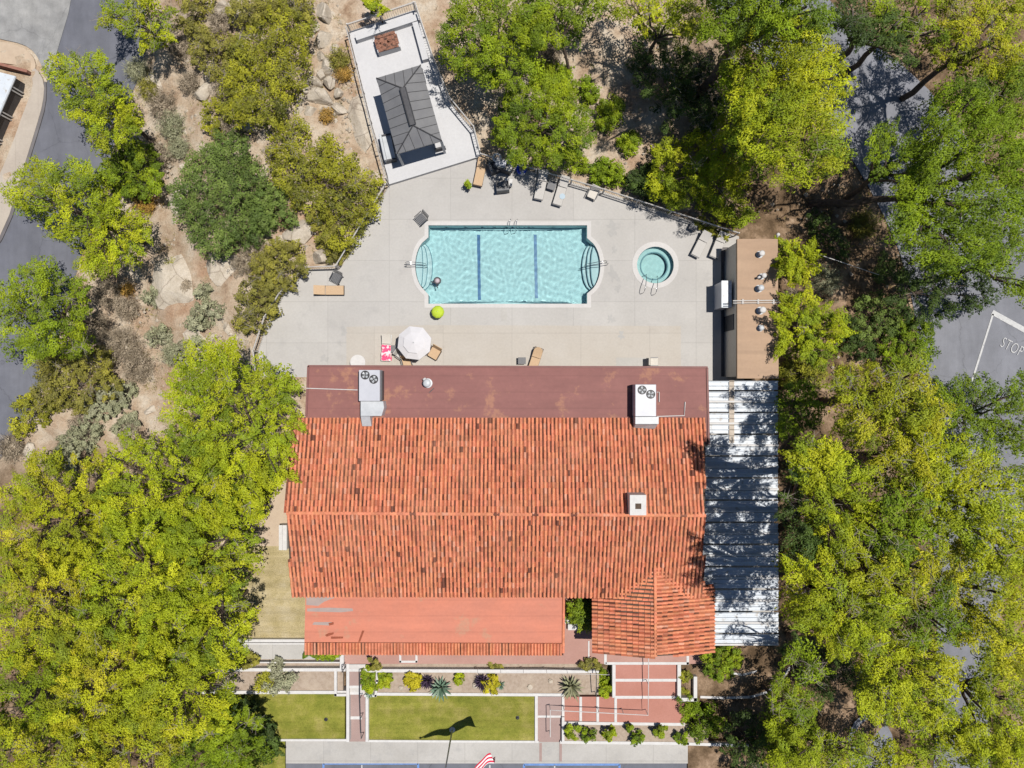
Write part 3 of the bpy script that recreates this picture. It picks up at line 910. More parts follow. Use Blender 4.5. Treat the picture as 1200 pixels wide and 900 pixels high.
spa = thing('spa_pool', spa_c, 'round aqua spa pool with steel rails beside the long pool', 'spa')
slab_ring(spa_out, circ(spa_c, SPA_R), -0.14, PZ, Mt['coping'], 'coping', spa)
mb = MB()
mb.lathe((0, 0, 0), [(SPA_R + .01, -.14), (SPA_R + .01, -.55), (SPA_R * .74, -.55), (SPA_R * .74, -1.0), (0.02, -1.0)], 40, open_top=True)
part(spa, 'basin', mb, M2('spa_liner', (0.58, 0.74, 0.735), (0.64, 0.80, 0.79), 5.0, 0.8)).cycles.is_caustics_receiver = True
mb = MB()
mb.torus((0, 0, -.545), SPA_R * .745, 0.045, 40, 6); mb.torus((0, 0, -.2), SPA_R * 1.0, 0.03, 40, 6); part(spa, 'trim', mb, Mt['tile_trim']).cycles.is_caustics_receiver = True
sv = cdt([(p[0] - spa_c.x, p[1] - spa_c.y) for p in circ(spa_c, SPA_R)], (), 0.075, 0.075)
mb = MB(); mb.add([(p.x, p.y, -.12 + .5 * ripple(p.x + 9, p.y)) for p in sv[0]], [t if (sv[0][t[1]] - sv[0][t[0]]).cross(sv[0][t[2]] - sv[0][t[0]]) > 0 else t[::-1] for t in sv[1]])
part(spa, 'water_surface', mb, Mt['water'], smooth=True).cycles.is_caustics_caster = True
t = rail_loop('spa_handrail', 'paired steel rails at the lower rim of the round spa', None, (763, 340), [((752.5, 344), (757, 322), -.4), ((766, 345.5), (770, 324), -.4)], 0.8)
fl = thing('pool_float', W(512.5, 329, -0.1), 'small round grey float with dark rim floating near the pool steps', 'pool float')
mb = MB(); mb.torus((0, 0, 0), 0.2, 0.06, 24, 8); part(fl, 'rim', mb, Mt['charcoal'], smooth=True)
mb = MB(); mb.lathe((0, 0, 0), [(0.17, -.03), (0.16, .05), (0.08, .10), (0.01, .11)], 18); part(fl, 'dome', mb, M2('float_plastic', (0.40, 0.33, 0.36), (0.50, 0.42, 0.45), 8, 0.5), smooth=True)
mb = MB()
mb.tube([(-.16, -.1, .02), (-.34, -.12, .03), (-.42, -.02, .02)], 0.03, 6); mb.tube([(-.05, -.2, .02), (-.02, -.38, .03), (.04, -.5, 0)], 0.03, 6)
part(fl, 'float_shadow', mb, Mt['charcoal'], smooth=True)  # dark tubes stand in for the float's cast shadow on the floor

# upper terrace
TZ = 0.35
ter_px = [(409, 37), (484, 12), (489, 11), (500, 45), (508, 72), (527, 120), (543, 140), (556, 154), (563, 183), (456, 216), (454, 205), (436, 145)]
flat('terrace', ter_px, TZ, Mt['white_slab'], 0.9)
wall_run('parapet_wall', 'low white parapet bench along the end of the gazebo terrace', 'wall', [(420, 42.5), (487, 20.5)], 0.42, 0.45, Mt['white_slab'], z=TZ + .45)
wall_run('parapet_wall', 'low white parapet along the terrace side nearest the leafy tree', 'wall', [(487.5, 29), (497.5, 66)], 0.42, 0.45, Mt['white_slab'], z=TZ + .45)
fp = thing('fire_pit', W(455, 54, TZ), 'rectangular red brick fire pit on white terrace', 'fire pit')
ang = math.radians(16)
mb = MB(); mb.box((0, 0, .28), (1.52, 1.05, .56), ang); part(fp, 'plinth', mb, Mt['white_slab'], bevel=.02)
mb = MB()
for k in range(10):
    for s in (-1, 1):
        M_ = Matrix.Rotation(ang, 3, 'Z')
        c = M_ @ Vector((-.62 + k * .138, s * .44, .6)); mb.box(c, (.125, .2, .085), ang)
for k in range(5):
    for s in (-1, 1):
        c = Matrix.Rotation(ang, 3, 'Z') @ Vector((s * .66, -.26 + k * .13, .6)); mb.box(c, (.2, .118, .085), ang)
part(fp, 'brick_rim', mb, Mt['brick'])
mb = MB(); mb.box((0, 0, .575), (1.1, .66, .03), ang)
for k in range(22):
    c = Matrix.Rotation(ang, 3, 'Z') @ Vector((random.uniform(-.5, .5), random.uniform(-.28, .28), .61)); mb.box(c, (.11, .08, .06), random.uniform(0, 3))
part(fp, 'lava_bed', mb, Mt['brick'])

# gazebo
gz_e, gz_r = TZ + 2.45, TZ + 3.25
gz = thing('gazebo', W(480, 128, TZ), 'grey metal hip roof gazebo on white terrace', 'gazebo')
cTL, cTR, cBR, cBL = [W(p[0], p[1], gz_e) for p in ((441, 91.5), (493, 76), (518, 165), (465, 180.5))]
rT, rB = W(472, 103.5, gz_r), W(484, 147, gz_r)
mb = MB()
mb.add([cTL, cTR, cBR, cBL, rT, rB], [(0, 4, 1), (1, 4, 5, 2), (2, 5, 3), (3, 5, 4, 0)])
mb.add([p - Vector((0, 0, .1)) for p in (cTL, cTR, cBR, cBL)] + [cTL, cTR, cBR, cBL], [(0, 1, 5, 4), (1, 2, 6, 5), (2, 3, 7, 6), (3, 0, 4, 7), (0, 1, 2, 3)])
roof = part(gz, 'roof', mb, Mt['grey_roof'], world=True)
mb = MB()
def seam(a, b, r=0.02):
    mb.tube([a + Vector((0, 0, .015)), b + Vector((0, 0, .015))], r, 4)
for a, b in ((cTL, rT), (cTR, rT), (cBR, rB), (cBL, rB)): seam(a, b, .04)
for i in range(1, 9):
    t_ = i / 9
    for e0, e1 in ((cTL, cBL), (cTR, cBR)):
        a = e0.lerp(e1, t_)
        if t_ < .26: b = e0.lerp(rT, t_ / .26) if False else (e0 + (rT - e0) * min(1, t_ / .28))
        elif t_ > .74: b = e1 + (rB - e1) * min(1, (1 - t_) / .28)
        else: b = rT.lerp(rB, (t_ - .28) / .44)
        seam(a, b, .016)
for i in range(1, 5):
    t_ = i / 5
    for e0, e1, r in ((cTL, cTR, rT), (cBL, cBR, rB)):
        a = e0.lerp(e1, t_)
        b = e0 + (r - e0) * min(1, t_ / .55) if t_ < .55 else e1 + (r - e1) * min(1, (1 - t_) / .45)
        seam(a, b, .016)
sm_ = mb.build('seam', Mt['charcoal']); sm_.parent = roof
mb = MB()
d = (rB - rT).normalized(); s = Vector((-d.y, d.x, 0))
for k in (-1, 1):
    mb.tube([rT + s * .17 * k + Vector((0, 0, .10)), rB + s * .17 * k + Vector((0, 0, .10))], .05, 4)
mb.add([rT - s * .17 + Vector((0, 0, .12)), rT + s * .17 + Vector((0, 0, .12)), rB + s * .17 + Vector((0, 0, .12)), rB - s * .17 + Vector((0, 0, .12))], [(0, 1, 2, 3)])
rv = mb.build('ridge_vent', Mt['charcoal']); rv.parent = roof
cen = (cTL + cTR + cBR + cBL) / 4
for cpt in (cTL, cTR, cBR, cBL):
    q = cpt.lerp(cen, .03)
    mb = MB(); mb.box((q.x, q.y, (TZ + gz_e - .1) / 2), (.16, .16, gz_e - .1 - TZ), ang); part(gz, 'post', mb, Mt['white_slab'], world=True)
# furniture under and beside the gazebo
def couch(px, py, ln, wd_, rz, z, label, matn, group=None):
    t = thing('outdoor_couch', W(px, py, z), label, 'couch', group, rz)
    mb = MB(); mb.box((0, 0, .2), (wd_, ln, .3)); part(t, 'base', mb, Mt['charcoal'])
    mb = MB(); mb.box((.05, 0, .42), (wd_ - .14, ln - .1, .14)); part(t, 'seat', mb, Mt[matn], bevel=.03)
    mb = MB(); mb.box((-wd_ / 2 + .08, 0, .58), (.16, ln, .5)); part(t, 'backrest', mb, Mt[matn], bevel=.03)
    for s in (-1, 1):
        mb = MB(); mb.box((.05, s * (ln / 2 - .05), .45), (wd_ - .1, .1, .28)); part(t, 'armrest', mb, Mt['charcoal'])
    return t
couch(456, 176, 1.75, .75, math.radians(12), TZ, 'pale grey couch at the near corner of the gazebo', 'duct_metal')
couch(515.5, 172, .62, .7, math.radians(196), TZ, 'short white seat under the gazebo edge facing the lawn chairs', 'white_slab')

# ------------------------------------------------------------------ fences
def fence(label, pts, zb, h=1.08, rail='white', picket='iron', spacing=0.115, group=None, post_every=2.2, name='picket_fence'):
    P = [W(p[0], p[1], zb) if zb is not None else WG(*p) for p in pts]
    t = thing(name, P[0], label, 'fence', group)
    pk = MB(); rl = MB()
    for a, b in zip(P[:-1], P[1:]):
        d = b - a; ln = d.length
        up = Vector((0, 0, 1))
        rl.tube([a + up * h, b + up * h], .035, 4); rl.tube([a + up * .1, b + up * .1], .022, 4)
        rl.tube([a + up * (h - .14), b + up * (h - .14)], .018, 4)
        nn = max(2, int(ln / spacing))
        for i in range(nn):
            q = a.lerp(b, (i + .5) / nn); pk.tube([q + up * .1, q + up * h], .011, 3, cap=False)
        m = max(1, round(ln / post_every))
        for i in range(m):
            q = a.lerp(b, i / m); mb = MB(); mb.box((q.x, q.y, q.z + (h + .06) / 2 - .1), (.07, .07, h + .26)); part(t, 'post', mb, Mt[rail], world=True)
    q = P[-1]; mb = MB(); mb.box((q.x, q.y, q.z + (h + .06) / 2 - .1), (.07, .07, h + .26)); part(t, 'post', mb, Mt[rail], world=True)
    part(t, 'rail', rl, Mt[rail], world=True); part(t, 'picket', pk, Mt[picket], world=True)
    return t
fence('metal picket fence along the pool deck behind the chaises', [(564, 186), (587, 193), (628, 204)], 0.02, rail='white_worn')
fence('long picket fence from the white chaises to the tan utility roof', [(631, 205), (706, 227), (860, 277)], 0.02, rail='white_worn', picket='white_worn')
fence('white picket fence along the gazebo terrace beside the leafy tree', [(489, 13), (509, 74), (528, 121), (556, 155), (563, 182)], TZ, rail='white', picket='iron', spacing=.16)
fence('white picket fence across the far end of the gazebo terrace', [(411, 38), (487, 13)], TZ, rail='white', picket='white', spacing=.15)
fence('wire fence along the terrace side facing the boulders', [(410, 42), (436, 145), (455, 214)], TZ, rail='white_worn', picket='iron', spacing=.3)
fence('picket fence on the slanted deck edge beside the yellow scrub', [(456, 219), (398, 314)], 0.02, rail='white_worn')
fence('short level fence above the tan sunlounger', [(397, 315), (363, 316)], 0.02, rail='white_worn', spacing=.16)
fence('picket fence at the deck corner above the bright grove', [(360, 318), (333, 346), (316, 373), (303, 412), (306, 440)], 0.02, rail='white_worn')

# ------------------------------------------------------------------ clubhouse
ZE, ZR, ZF, ZS = 3.45, 5.2, 3.55, 3.0
club = thing('clubhouse', W(590, 600, 0), 'large clubhouse with orange clay tile roof between pool and garden', 'building')
TC = (0.63, 0.23, 0.125)
def tile_colour(dark=0.1):
    r = random.random()
    k = random.uniform(.88, 1.1)
    if r < dark: return (.16 * k, .06 * k, .04 * k)
    if r < dark + .035: return (.50 * k, .17 * k, .10 * k)
    if r > .95: return (.62 * k, .29 * k, .19 * k)
    return (TC[0] * k, TC[1] * k * random.uniform(.92, 1.08), TC[2] * k)
def tile_slope(name, poly, root, pitch=.24, course=.36, up=None, dark=0.008, pan_dark=.52, label=None):
    """poly: world points of a planar roof face, first edge = eave. Barrel tiles run up the slope."""
    P = [Vector(p) for p in poly]
    O = P[0]; U = (P[1] - P[0]).normalized()
    nrm = (P[1] - P[0]).cross(P[2] - P[0]).normalized()
    if nrm.z < 0: nrm = -nrm
    Vv = nrm.cross(U).normalized()
    if Vv.z < 0 and abs(Vv.z) > 1e-5: Vv = -Vv
    uv = [((p - O).dot(U), (p - O).dot(Vv)) for p in P]
    mb = MB()
    u0 = min(p[0] for p in uv); u1 = max(p[0] for p in uv)
    nc = max(1, int(round((u1 - u0) / pitch))); pt = (u1 - u0) / nc
    runs = np.zeros(nc)
    for i in range(nc):
        u = u0 + (i + .5) * pt
        vsx = []
        n = len(uv)
        for a in range(n):
            (ua, va), (ub, vb) = uv[a], uv[(a + 1) % n]
            if (ua > u) != (ub > u): vsx.append(va + (vb - va) * (u - ua) / (ub - ua))
        if len(vsx) < 2: continue
        v0, v1 = min(vsx), max(vsx)
        nr = max(1, int(math.ceil((v1 - v0) / course - .1)))
        jit = random.uniform(-.012, .012)
        for j in range(nr):
            a = v0 + j * course - .05; b = min(v0 + (j + 1) * course + .03, v1)
            if b - a < .08: continue
            ra, rb = pt * .345, pt * .30
            lift = .045
            uo = u + jit + random.uniform(-.006, .006)
            du = random.uniform(-.008, .008)
            ring = []
            K = 5
            for (vv, rr, lf, uu) in ((a, ra, lift, uo + du), (b, rb, .0, uo)):
                for k in range(K + 1):
                    th = math.pi * k / K
                    q = O + U * (uu - rr * math.cos(th)) + Vv * vv + nrm * (.035 + lf + rr * .95 * math.sin(th))
                    ring.append(q)
            mb.col = tile_colour(dark)
            fs = [(k, k + 1, K + 2 + k, K + 1 + k) for k in range(K)] + [tuple(range(K + 1))]
            mb.add(ring, fs)
            # pan between this barrel and the next
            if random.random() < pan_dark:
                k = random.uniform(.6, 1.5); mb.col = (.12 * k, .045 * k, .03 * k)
            else:
                c = tile_colour(.05); mb.col = (c[0] * .6, c[1] * .5, c[2] * .48)
            pu0, pu1 = u + pt * .2, u + pt * .8
            um = u + pt * .5
            w = []
            for vv, lf in ((a, .028), (b, .004)):
                for uu, dz in ((pu0, .05), (um, .012), (pu1, .05)):
                    w.append(O + U * uu + Vv * vv + nrm * (dz + lf))
            mb.add(w, [(0, 1, 4, 3), (1, 2, 5, 4)])
    o = part(root, name, mb, Mt['terracotta'], smooth=False, color=True, label=label, world=True)
    return o
def roof_slab(poly, th, mat, name, root):
    mb = MB(); n = len(poly)
    top = [Vector(p) for p in poly]; bot = [p - Vector((0, 0, th)) for p in top]
    nrm = (top[1] - top[0]).cross(top[2] - top[0])
    if nrm.z < 0: top.reverse(); bot.reverse()
    mb.add(top + bot, [tuple(range(n)), tuple(range(2 * n - 1, n - 1, -1))] + [(i, n + i, n + (i + 1) % n, (i + 1) % n) for i in range(n)])
    return part(root, name, mb, mat, world=True)
def cap_run(a, b, root, name='ridge_cap', r=.12, step=.38):
    a = Vector(a); b = Vector(b); d = (b - a); ln = d.length; d.normalize()
    s = d.cross(Vector((0, 0, 1))).normalized(); up = s.cross(d)
    mb = MB(); n = int(ln / step)
    for i in range(n):
        p = a + d * (ln * i / n); q = a + d * (ln * (i + 1.12) / n)
        ring = []
        for (c, rr, lf) in ((p, r, .0), (q, r * .86, .022)):
            for k in range(7):
                th = math.pi * k / 6; ring.append(c + s * rr * math.cos(th) + up * (rr * .75 * math.sin(th) + .03 + lf))
        mb.col = tile_colour(.03)
        mb.add(ring, [(k, k + 1, 8 + k, 7 + k) for k in range(6)] + [tuple(range(7))])
    return part(root, name, mb, Mt['terracotta'], color=True, world=True)
nE0, nE1 = W(344, 491, ZF + .05), W(827, 491, ZF + .05)
r0, r1 = W(336, 601, ZR), W(826, 604, ZR)
sE0, sE1 = W(341.5, 698, ZE), W(821, 699, ZE)
north = [nE0, nE1, r1, r0]; south = [sE1, sE0, r0, r1]
roof_slab(north, .18, Mt['wood_dark'], 'roof_deck', club); roof_slab(south, .18, Mt['wood_dark'], 'roof_deck', club)
tile_slope('tile_roof', [nE1, nE0, r0, r1], club)
tile_slope('tile_roof', [sE0, sE1, r1, r0], club, pan_dark=.58, dark=.008)
cap_run(r0, r1, club)
mb = MB(); mb.prism([tuple(W(p[0], p[1], ZF)[:2]) for p in [(361, 428.5), (829, 430), (831, 521), (822, 521), (822, 500), (358, 495)]], ZF - .25, ZF)
part(club, 'flat_roof', mb, Mt['mauve_roof'], world=True)
mb = MB()
for a, b in (((361, 428.9), (829, 430.4)), ((361.4, 429), (359, 488)), ((828.6, 431), (830.6, 521))):
    A = W(a[0], a[1], ZF); B = W(b[0], b[1], ZF); d = (B - A).normalized(); s = Vector((-d.y, d.x, 0)) * .06
    mb.prism([tuple((A - s)[:2]), tuple((B - s)[:2]), tuple((B + s)[:2]), tuple((A + s)[:2])], ZF - .28, ZF + .07)
part(club, 'roof_edge', mb, M2('edge_metal', (0.17, 0.075, 0.068), (0.2, 0.09, 0.08), 3, .6), world=True)
# south porch roof
mb = MB(); mb.prism([tuple(W(p[0], p[1], ZS)[:2]) for p in [(358, 696), (660, 697), (660, 765), (356.5, 763.5)]], ZS - .25, ZS)
part(club, 'porch_roof', mb, Mt['salmon_roof'], world=True)
for pts in ([(359, 699), (396, 699), (380, 705), (373, 710), (359, 709)], [(360, 713), (385, 712), (413, 713), (414, 716), (400, 717.5), (360, 716.5)], [(368, 729), (389, 729), (386, 733), (366, 732)]):
    mb = MB(); mb.add([tuple(W(p[0], p[1], ZS)[:2]) + (ZS + .004,) for p in pts], [tuple(range(len(pts) - 1, -1, -1))])
    part(club, 'roof_patch', mb, Mt['grey_patch'], world=True)
pe0, pe1 = W(356.5, 765.5, ZS - .05), W(659, 766.5, ZS - .05)
pe2, pe3 = W(659, 753.5, ZS + .03), W(357, 752.5, ZS + .03)
tile_slope('eave_tile', [pe0, pe1, pe2, pe3], club, pitch=.2, course=.75, dark=0, pan_dark=.12)
cap_run(W(660, 765, ZS), W(660.5, 701, ZS), club, 'edge_cap', .09)
# wing
ZW = 3.95; ZWE = 3.0
wv = W(767.5, 664, ZW + .12); wr = W(768, 769, ZW)
wl0, wl1 = W(695, 763.5, ZWE), W(695, 700, ZWE + .02)
wr0, wr1 = W(836, 765, ZWE), W(836, 688, ZWE + .02)
kl = W(703, 700, 3.48); kr = W(818, 696, 3.5)
wl_poly = [wl1, wl0, wr, wv, kl]; wr_poly = [wr0, wr1, kr, wv, wr]
roof_slab([wl0, wr, wv, wl1], .15, Mt['wood_dark'], 'roof_deck', club)
roof_slab([wr0, wr1, wv, wr], .15, Mt['wood_dark'], 'roof_deck', club)
tile_slope('wing_roof', [wl1, wl0, wr, wv], club, pan_dark=.42, dark=.0)
tile_slope('wing_roof', [wr0, wr1, wv, wr], club, pan_dark=.26, dark=.0)
cap_run(wr, wv, club, r=.11)
# walls
def wall_box(pts, z0, z1, name='wall', label=None):
    mb = MB(); mb.prism([tuple(W(*p)[:2]) for p in pts], z0, z1); return part(club, name, mb, Mt['stucco'], world=True, label=label)
k = 1 - ZE / H
def under(px, py, z, inset): 
    p = W(px, py, z); return p
def poly_in(pts, z, inset):
    q = [tuple(W(p[0], p[1], z)[:2]) for p in pts]
    return offset(q, -inset)
for pts, z, zt, ins in (([(344, 495), (826, 495), (821, 690), (342, 690)], ZE, ZE - .24, .55), ([(361, 429), (829, 430), (830, 500), (360, 500)], ZF, ZF - .26, .5), ([(358, 690), (660, 690), (660, 764), (357, 763)], ZS, ZS - .26, .8), ([(697, 690), (834, 690), (834, 762), (697, 762)], ZWE, ZWE - .16, .55)):
    q = poly_in(pts, z, ins)
    mb = MB(); mb.prism(q, -.6, zt); part(club, 'wall', mb, Mt['stucco'], world=True)
# gable fill at west and east ends
for e0, rr, e1, sgn in ((nE0, r0, sE0, 1), (nE1, r1, sE1, -1)):
    i = Vector((.5 * sgn, 0, 0))
    zc = ZE - .3
    pts = [e0 + i, rr + i, e1 + i]
    a = [Vector((p.x, p.y, p.z - .22)) for p in pts]; b = [p + Vector((.12 * sgn, 0, 0)) for p in a]
    mb = MB(); mb.add(a + b, [(0, 1, 2), (5, 4, 3), (0, 3, 4, 1), (1, 4, 5, 2), (2, 5, 3, 0)]); part(club, 'gable_wall', mb, Mt['stucco'], world=True)
a_, b_, c_ = wl0 + Vector((.5, .5, -.17)), wr + Vector((0, .5, -.17)), wr0 + Vector((-.5, .5, -.17))
mb = MB(); o2 = Vector((0, .12, 0)); mb.add([a_, b_, c_, a_ + o2, b_ + o2, c_ + o2], [(0, 1, 2), (5, 4, 3), (0, 3, 4, 1), (1, 4, 5, 2), (2, 5, 3, 0)]); part(club, 'gable_wall', mb, Mt['stucco'], world=True)
# doors and windows under the eaves (pool side and garden side)
def opening(kind, x, y, w, h, z, face):
    t = MB(); t.box((x, y, z + h / 2), (w, .06, h)); o = part(club, kind, t, Mt['glass'], world=True)
    fr = MB()
    for s in (-1, 1): fr.box((x + s * (w / 2 + .035), y + face * .01, z + h / 2), (.07, .1, h + .14))
    fr.box((x, y + face * .01, z + h + .035), (w, .1, .07)); fr.box((x, y + face * .01, z - .035 if kind == 'window' else z + .02), (w, .1, .07 if kind == 'window' else .03))
    f = fr.build('frame', Mt['white']); f.parent = o
yN = poly_in([(361, 429), (829, 430), (830, 500), (360, 500)], ZF, .5)
yn = max(p[1] for p in yN)
for x in (-10, -4.6, 1.2, 6.8, 10.6): opening('door' if x in (-4.6, 6.8) else 'window', x, yn + .02, 1.8, 2.1 if x in (-4.6, 6.8) else 1.2, 0.02 if x in (-4.6, 6.8) else .9, 1)
yS = min(p[1] for p in poly_in([(358, 690), (660, 690), (660, 764), (357, 763)], ZS, .8))
for x in (-10.5, -6.8, -3, 0.6): opening('door' if x == -6.8 else 'window', x, yS - .02, 1.7, 2.05 if x == -6.8 else 1.2, .03 if x == -6.8 else .9, -1)
yW_ = min(p[1] for p in poly_in([(697, 690), (834, 690), (834, 762), (697, 762)], ZWE, .55))
opening('door', 9.0, yW_ - .02, 1.8, 2.1, .03, -1)
# chimney
cz = 5.95
mb = MB(); mb.prism([tuple(W(p[0], p[1], cz)[:2]) for p in rect(738, 580, 757.5, 604)], 4.2, cz)
ch = part(club, 'chimney', mb, Mt['white'], world=True, bevel=.02)
mb = MB(); mb.prism([tuple(W(p[0], p[1], cz)[:2]) for p in rect(744.5, 590, 751.5, 596.5)], cz - .2, cz + .012)
fo = mb.build('flue', Mt['wood_dark']); fo.parent = ch
# cracked flakes on the porch roof are loose debris
for k, (pts, lab) in enumerate((([(385, 730), (391, 729), (391, 731.5), (386, 733)], 'rusty flake on the salmon roof closest to the tile slope'), ([(381, 744), (385, 742), (391, 741), (391, 743), (383, 746)], 'rusty curled flake on the salmon roof beside the flat strip'), ([(388, 746), (402, 746), (402, 748), (388, 748.5)], 'flat rusty strip lying level on the salmon roof'), ([(420, 752), (422, 746), (424.5, 739), (427, 739), (424, 747), (422, 752)], 'tilted rusty strip on the salmon roof near the eave tiles'))):
    mb = MB(); mb.prism([tuple(W(p[0], p[1], ZS)[:2]) for p in pts], ZS + .006, ZS + .03); tag(mb.build('roof_debris', Mt['rust']), lab, 'debris', 'rusty flakes on the porch roof')

# roof equipment
def roof_unit(label, x0, y0, x1, y1, fans, duct):
    zt = ZF + 1.15
    base = W((x0 + x1) / 2, (y0 + y1) / 2, zt); base.z = ZF
    t = thing('air_conditioner', base, label, 'air conditioner', 'rooftop units on the flat roof')
    mb = MB(); mb.prism([tuple(W(p[0], p[1], zt)[:2]) for p in rect(x0, y0, x1, y1)], ZF + .12, zt); part(t, 'cabinet', mb, Mt['unit_metal'], world=True, bevel=.025)
    mb = MB(); q = offset([tuple(W(p[0], p[1], zt)[:2]) for p in rect(x0, y0, x1, y1)], -.1); mb.prism(q, ZF - .01, ZF + .119); part(t, 'curb', mb, Mt['charcoal'], world=True)
    for fx, fy in fans:
        c = W(fx, fy, zt)
        mb = MB(); mb.lathe((c.x, c.y, zt + .004), [(.27, 0), (.27, .03), (.235, .03), (.235, .005), (.01, .005)], 22); fn = part(t, 'fan', mb, Mt['dark'], world=True)
        mb = MB()
        for b in range(4):
            th = b * math.pi / 2 + fx
            v1 = Vector((math.cos(th - .32), math.sin(th - .32), 0)); v2 = Vector((math.cos(th + .32), math.sin(th + .32), 0))
            cc = Vector((c.x, c.y, zt + .02))
            mb.add([cc + v1 * .05, cc + v1 * .21, cc + v2 * .21 + Vector((0, 0, .03)), cc + v2 * .05], [(0, 1, 2, 3)])
        mb.torus((c.x, c.y, zt + .035), .15, .008, 20, 4); mb.torus((c.x, c.y, zt + .035), .08, .008, 20, 4)
        bl = mb.build('blade', Mt['duct_metal']); bl.parent = fn
    for i, (pts, z0, z1) in enumerate(duct):
        mb = MB(); mb.prism([tuple(W(p[0], p[1], max(z1) if isinstance(z1, list) else z1)[:2]) for p in pts], z0, z1); part(t, 'duct', mb, Mt['duct_metal'], world=True, bevel=.015)
    return t
z_ = ZF + 1.0
u = roof_unit('grey rooftop unit with long stepped duct beside the tan stained roofing', 420.5, 433.5, 445, 470, ((428, 439.5), (438, 444.5)), [([(422.5, 470.3), (449, 470.3), (450, 478), (447, 487.5), (422.5, 487.5)], ZF + .05, z_), ([(422.5, 487.8), (433.5, 487.8), (433.5, 500), (422.5, 500)], ZF + .05, [z_, z_, ZF + .55, ZF + .55])])
mb = MB(); mb.prism([tuple(W(p[0], p[1], ZF + .8)[:2]) for p in rect(445.4, 434.5, 448, 469)], ZF + .2, ZF + .8); part(u, 'side_panel', mb, Mt['charcoal'], world=True)
u = roof_unit('grey rooftop unit with square duct near the white panel canopy', 744.5, 450.5, 769, 488, ((752.5, 457), (762.5, 462)), [([(744.5, 488.4), (772, 488.4), (772, 497), (744.5, 497)], ZF + .05, z_), ([(744.8, 497.3), (771, 497.3), (770, 503.5), (745, 502)], ZF + .05, [z_, z_, ZF + .35, ZF + .35])])
def pipe(name, label, pts, z, r, mat, cat='pipe', group=None):
    mb = MB(); mb.tube([W(p[0], p[1], p[2] if len(p) > 2 else z) for p in pts], r, 6)
    return tag(mb.build(name, mat), label, cat, group)
pipe('conduit_pipe', 'thin white pipe crossing the mauve roof to the duct unit', [(359, 455), (419, 457)], ZF + .07, .03, Mt['white'])
pipe('conduit_pipe', 'bent white pipe on the mauve roof beside the square duct unit', [(769.5, 488), (802, 487), (803, 471)], ZF + .07, .03, Mt['white'])
pipe('conduit_pipe', 'short white pipe close to the fans of the square duct unit', [(769.5, 459.5), (772.5, 459.5), (772.5, 471)], ZF + .07, .025, Mt['white'])
def vent(label, px, py, zb, r=.13, h=.45, bend=None, cap='duct_metal', group='roof vents'):
    c = W(px, py, zb + h); t = thing('roof_vent', (c.x, c.y, zb), label, 'vent', group)
    mb = MB(); mb.lathe((0, 0, 0), [(r * 1.5, 0), (r * 1.5, .02), (r * .8, .04), (r * .8, h - .08)], 16); part(t, 'pipe', mb, Mt['duct_metal'], smooth=False)
    mb = MB(); mb.lathe((0, 0, 0), [(r * 1.15, h - .1), (r * 1.25, h - .05), (r * .8, h), (.01, h + .02)], 16); part(t, 'cap', mb, Mt[cap], smooth=True)
    if bend:
        mb = MB(); mb.tube([(0, 0, .1), (bend[0] * .6, bend[1] * .6, .3), (bend[0], bend[1], .32)], r * .55, 10); part(t, 'elbow', mb, Mt['white'], smooth=True)
    return t
vent('capped metal vent with white elbow alone on the mauve roof', 500, 449, ZF, .2, .5, (-.2, .3))
pipe('conduit_pipe', 'little dark rod beside the lone mauve roof vent', [(503, 460), (508.5, 455)], ZF + .05, .025, Mt['iron'])

# ------------------------------------------------------------------ tan utility building and alley
util = thing('utility_building', W(888, 360, 0), 'flat tan roofed utility building beside the dark alley', 'building')
zu = 2.8
mb = MB(); mb.prism([tuple(W(p[0], p[1], zu)[:2]) for p in [(864, 280), (911.5, 280), (912.5, 443.5), (864, 443.5)]], zu - .25, zu); part(util, 'roof', mb, Mt['tan_roof'], world=True)
mb = MB(); mb.prism(offset([tuple(W(p[0], p[1], zu)[:2]) for p in [(864, 280), (911.5, 280), (912.5, 443.5), (864, 443.5)]], -.12), -.95, zu - .26); part(util, 'wall', mb, Mt['stucco'], world=True)
for y in (12.2, 5.0):
    mb = MB(); x = W(864, 300, zu).x + .12; mb.box((x - .02, y - 1, .75), (.06, 1.0, 2.1)); part(util, 'door', mb, Mt['charcoal'], world=True)
flat('alley', [(845, 290), (870, 290), (870, 441), (845, 441)], -0.32, Mt['alley'], .2)  # dark strip: the building's shade is put into the floor colour
mb = MB()
for i in range(4):
    p = W(845.6, 290.5 + i * 5, 0); q = W(870, 295.4 + i * 5, 0)
    mb.prism([(p.x, p.y), (q.x, p.y), (q.x, q.y), (p.x, q.y)], -.45, -.06 - .065 * i)
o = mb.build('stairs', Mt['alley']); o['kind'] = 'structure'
flat('pool_deck', [(843, 441.3), (872, 441.3), (872, 449), (843, 449)], -0.004, Mt['deck'], .5)
cab = thing('equipment_cabinet', W(848, 346, 0), 'tall white equipment cabinet standing beside the tan utility building', 'cabinet')
zc_ = 1.75
mb = MB(); mb.prism([tuple(W(p[0], p[1], zc_)[:2]) for p in rect(846, 329.5, 856.5, 360)], -.3, zc_); part(cab, 'body', mb, Mt['unit_metal'], world=True, bevel=.02)
mb = MB(); mb.prism([tuple(W(p[0], p[1], zc_)[:2]) for p in rect(845.3, 329, 857.2, 360.5)], zc_ + .002, zc_ + .05); part(cab, 'lid', mb, Mt['white_metal'], world=True)
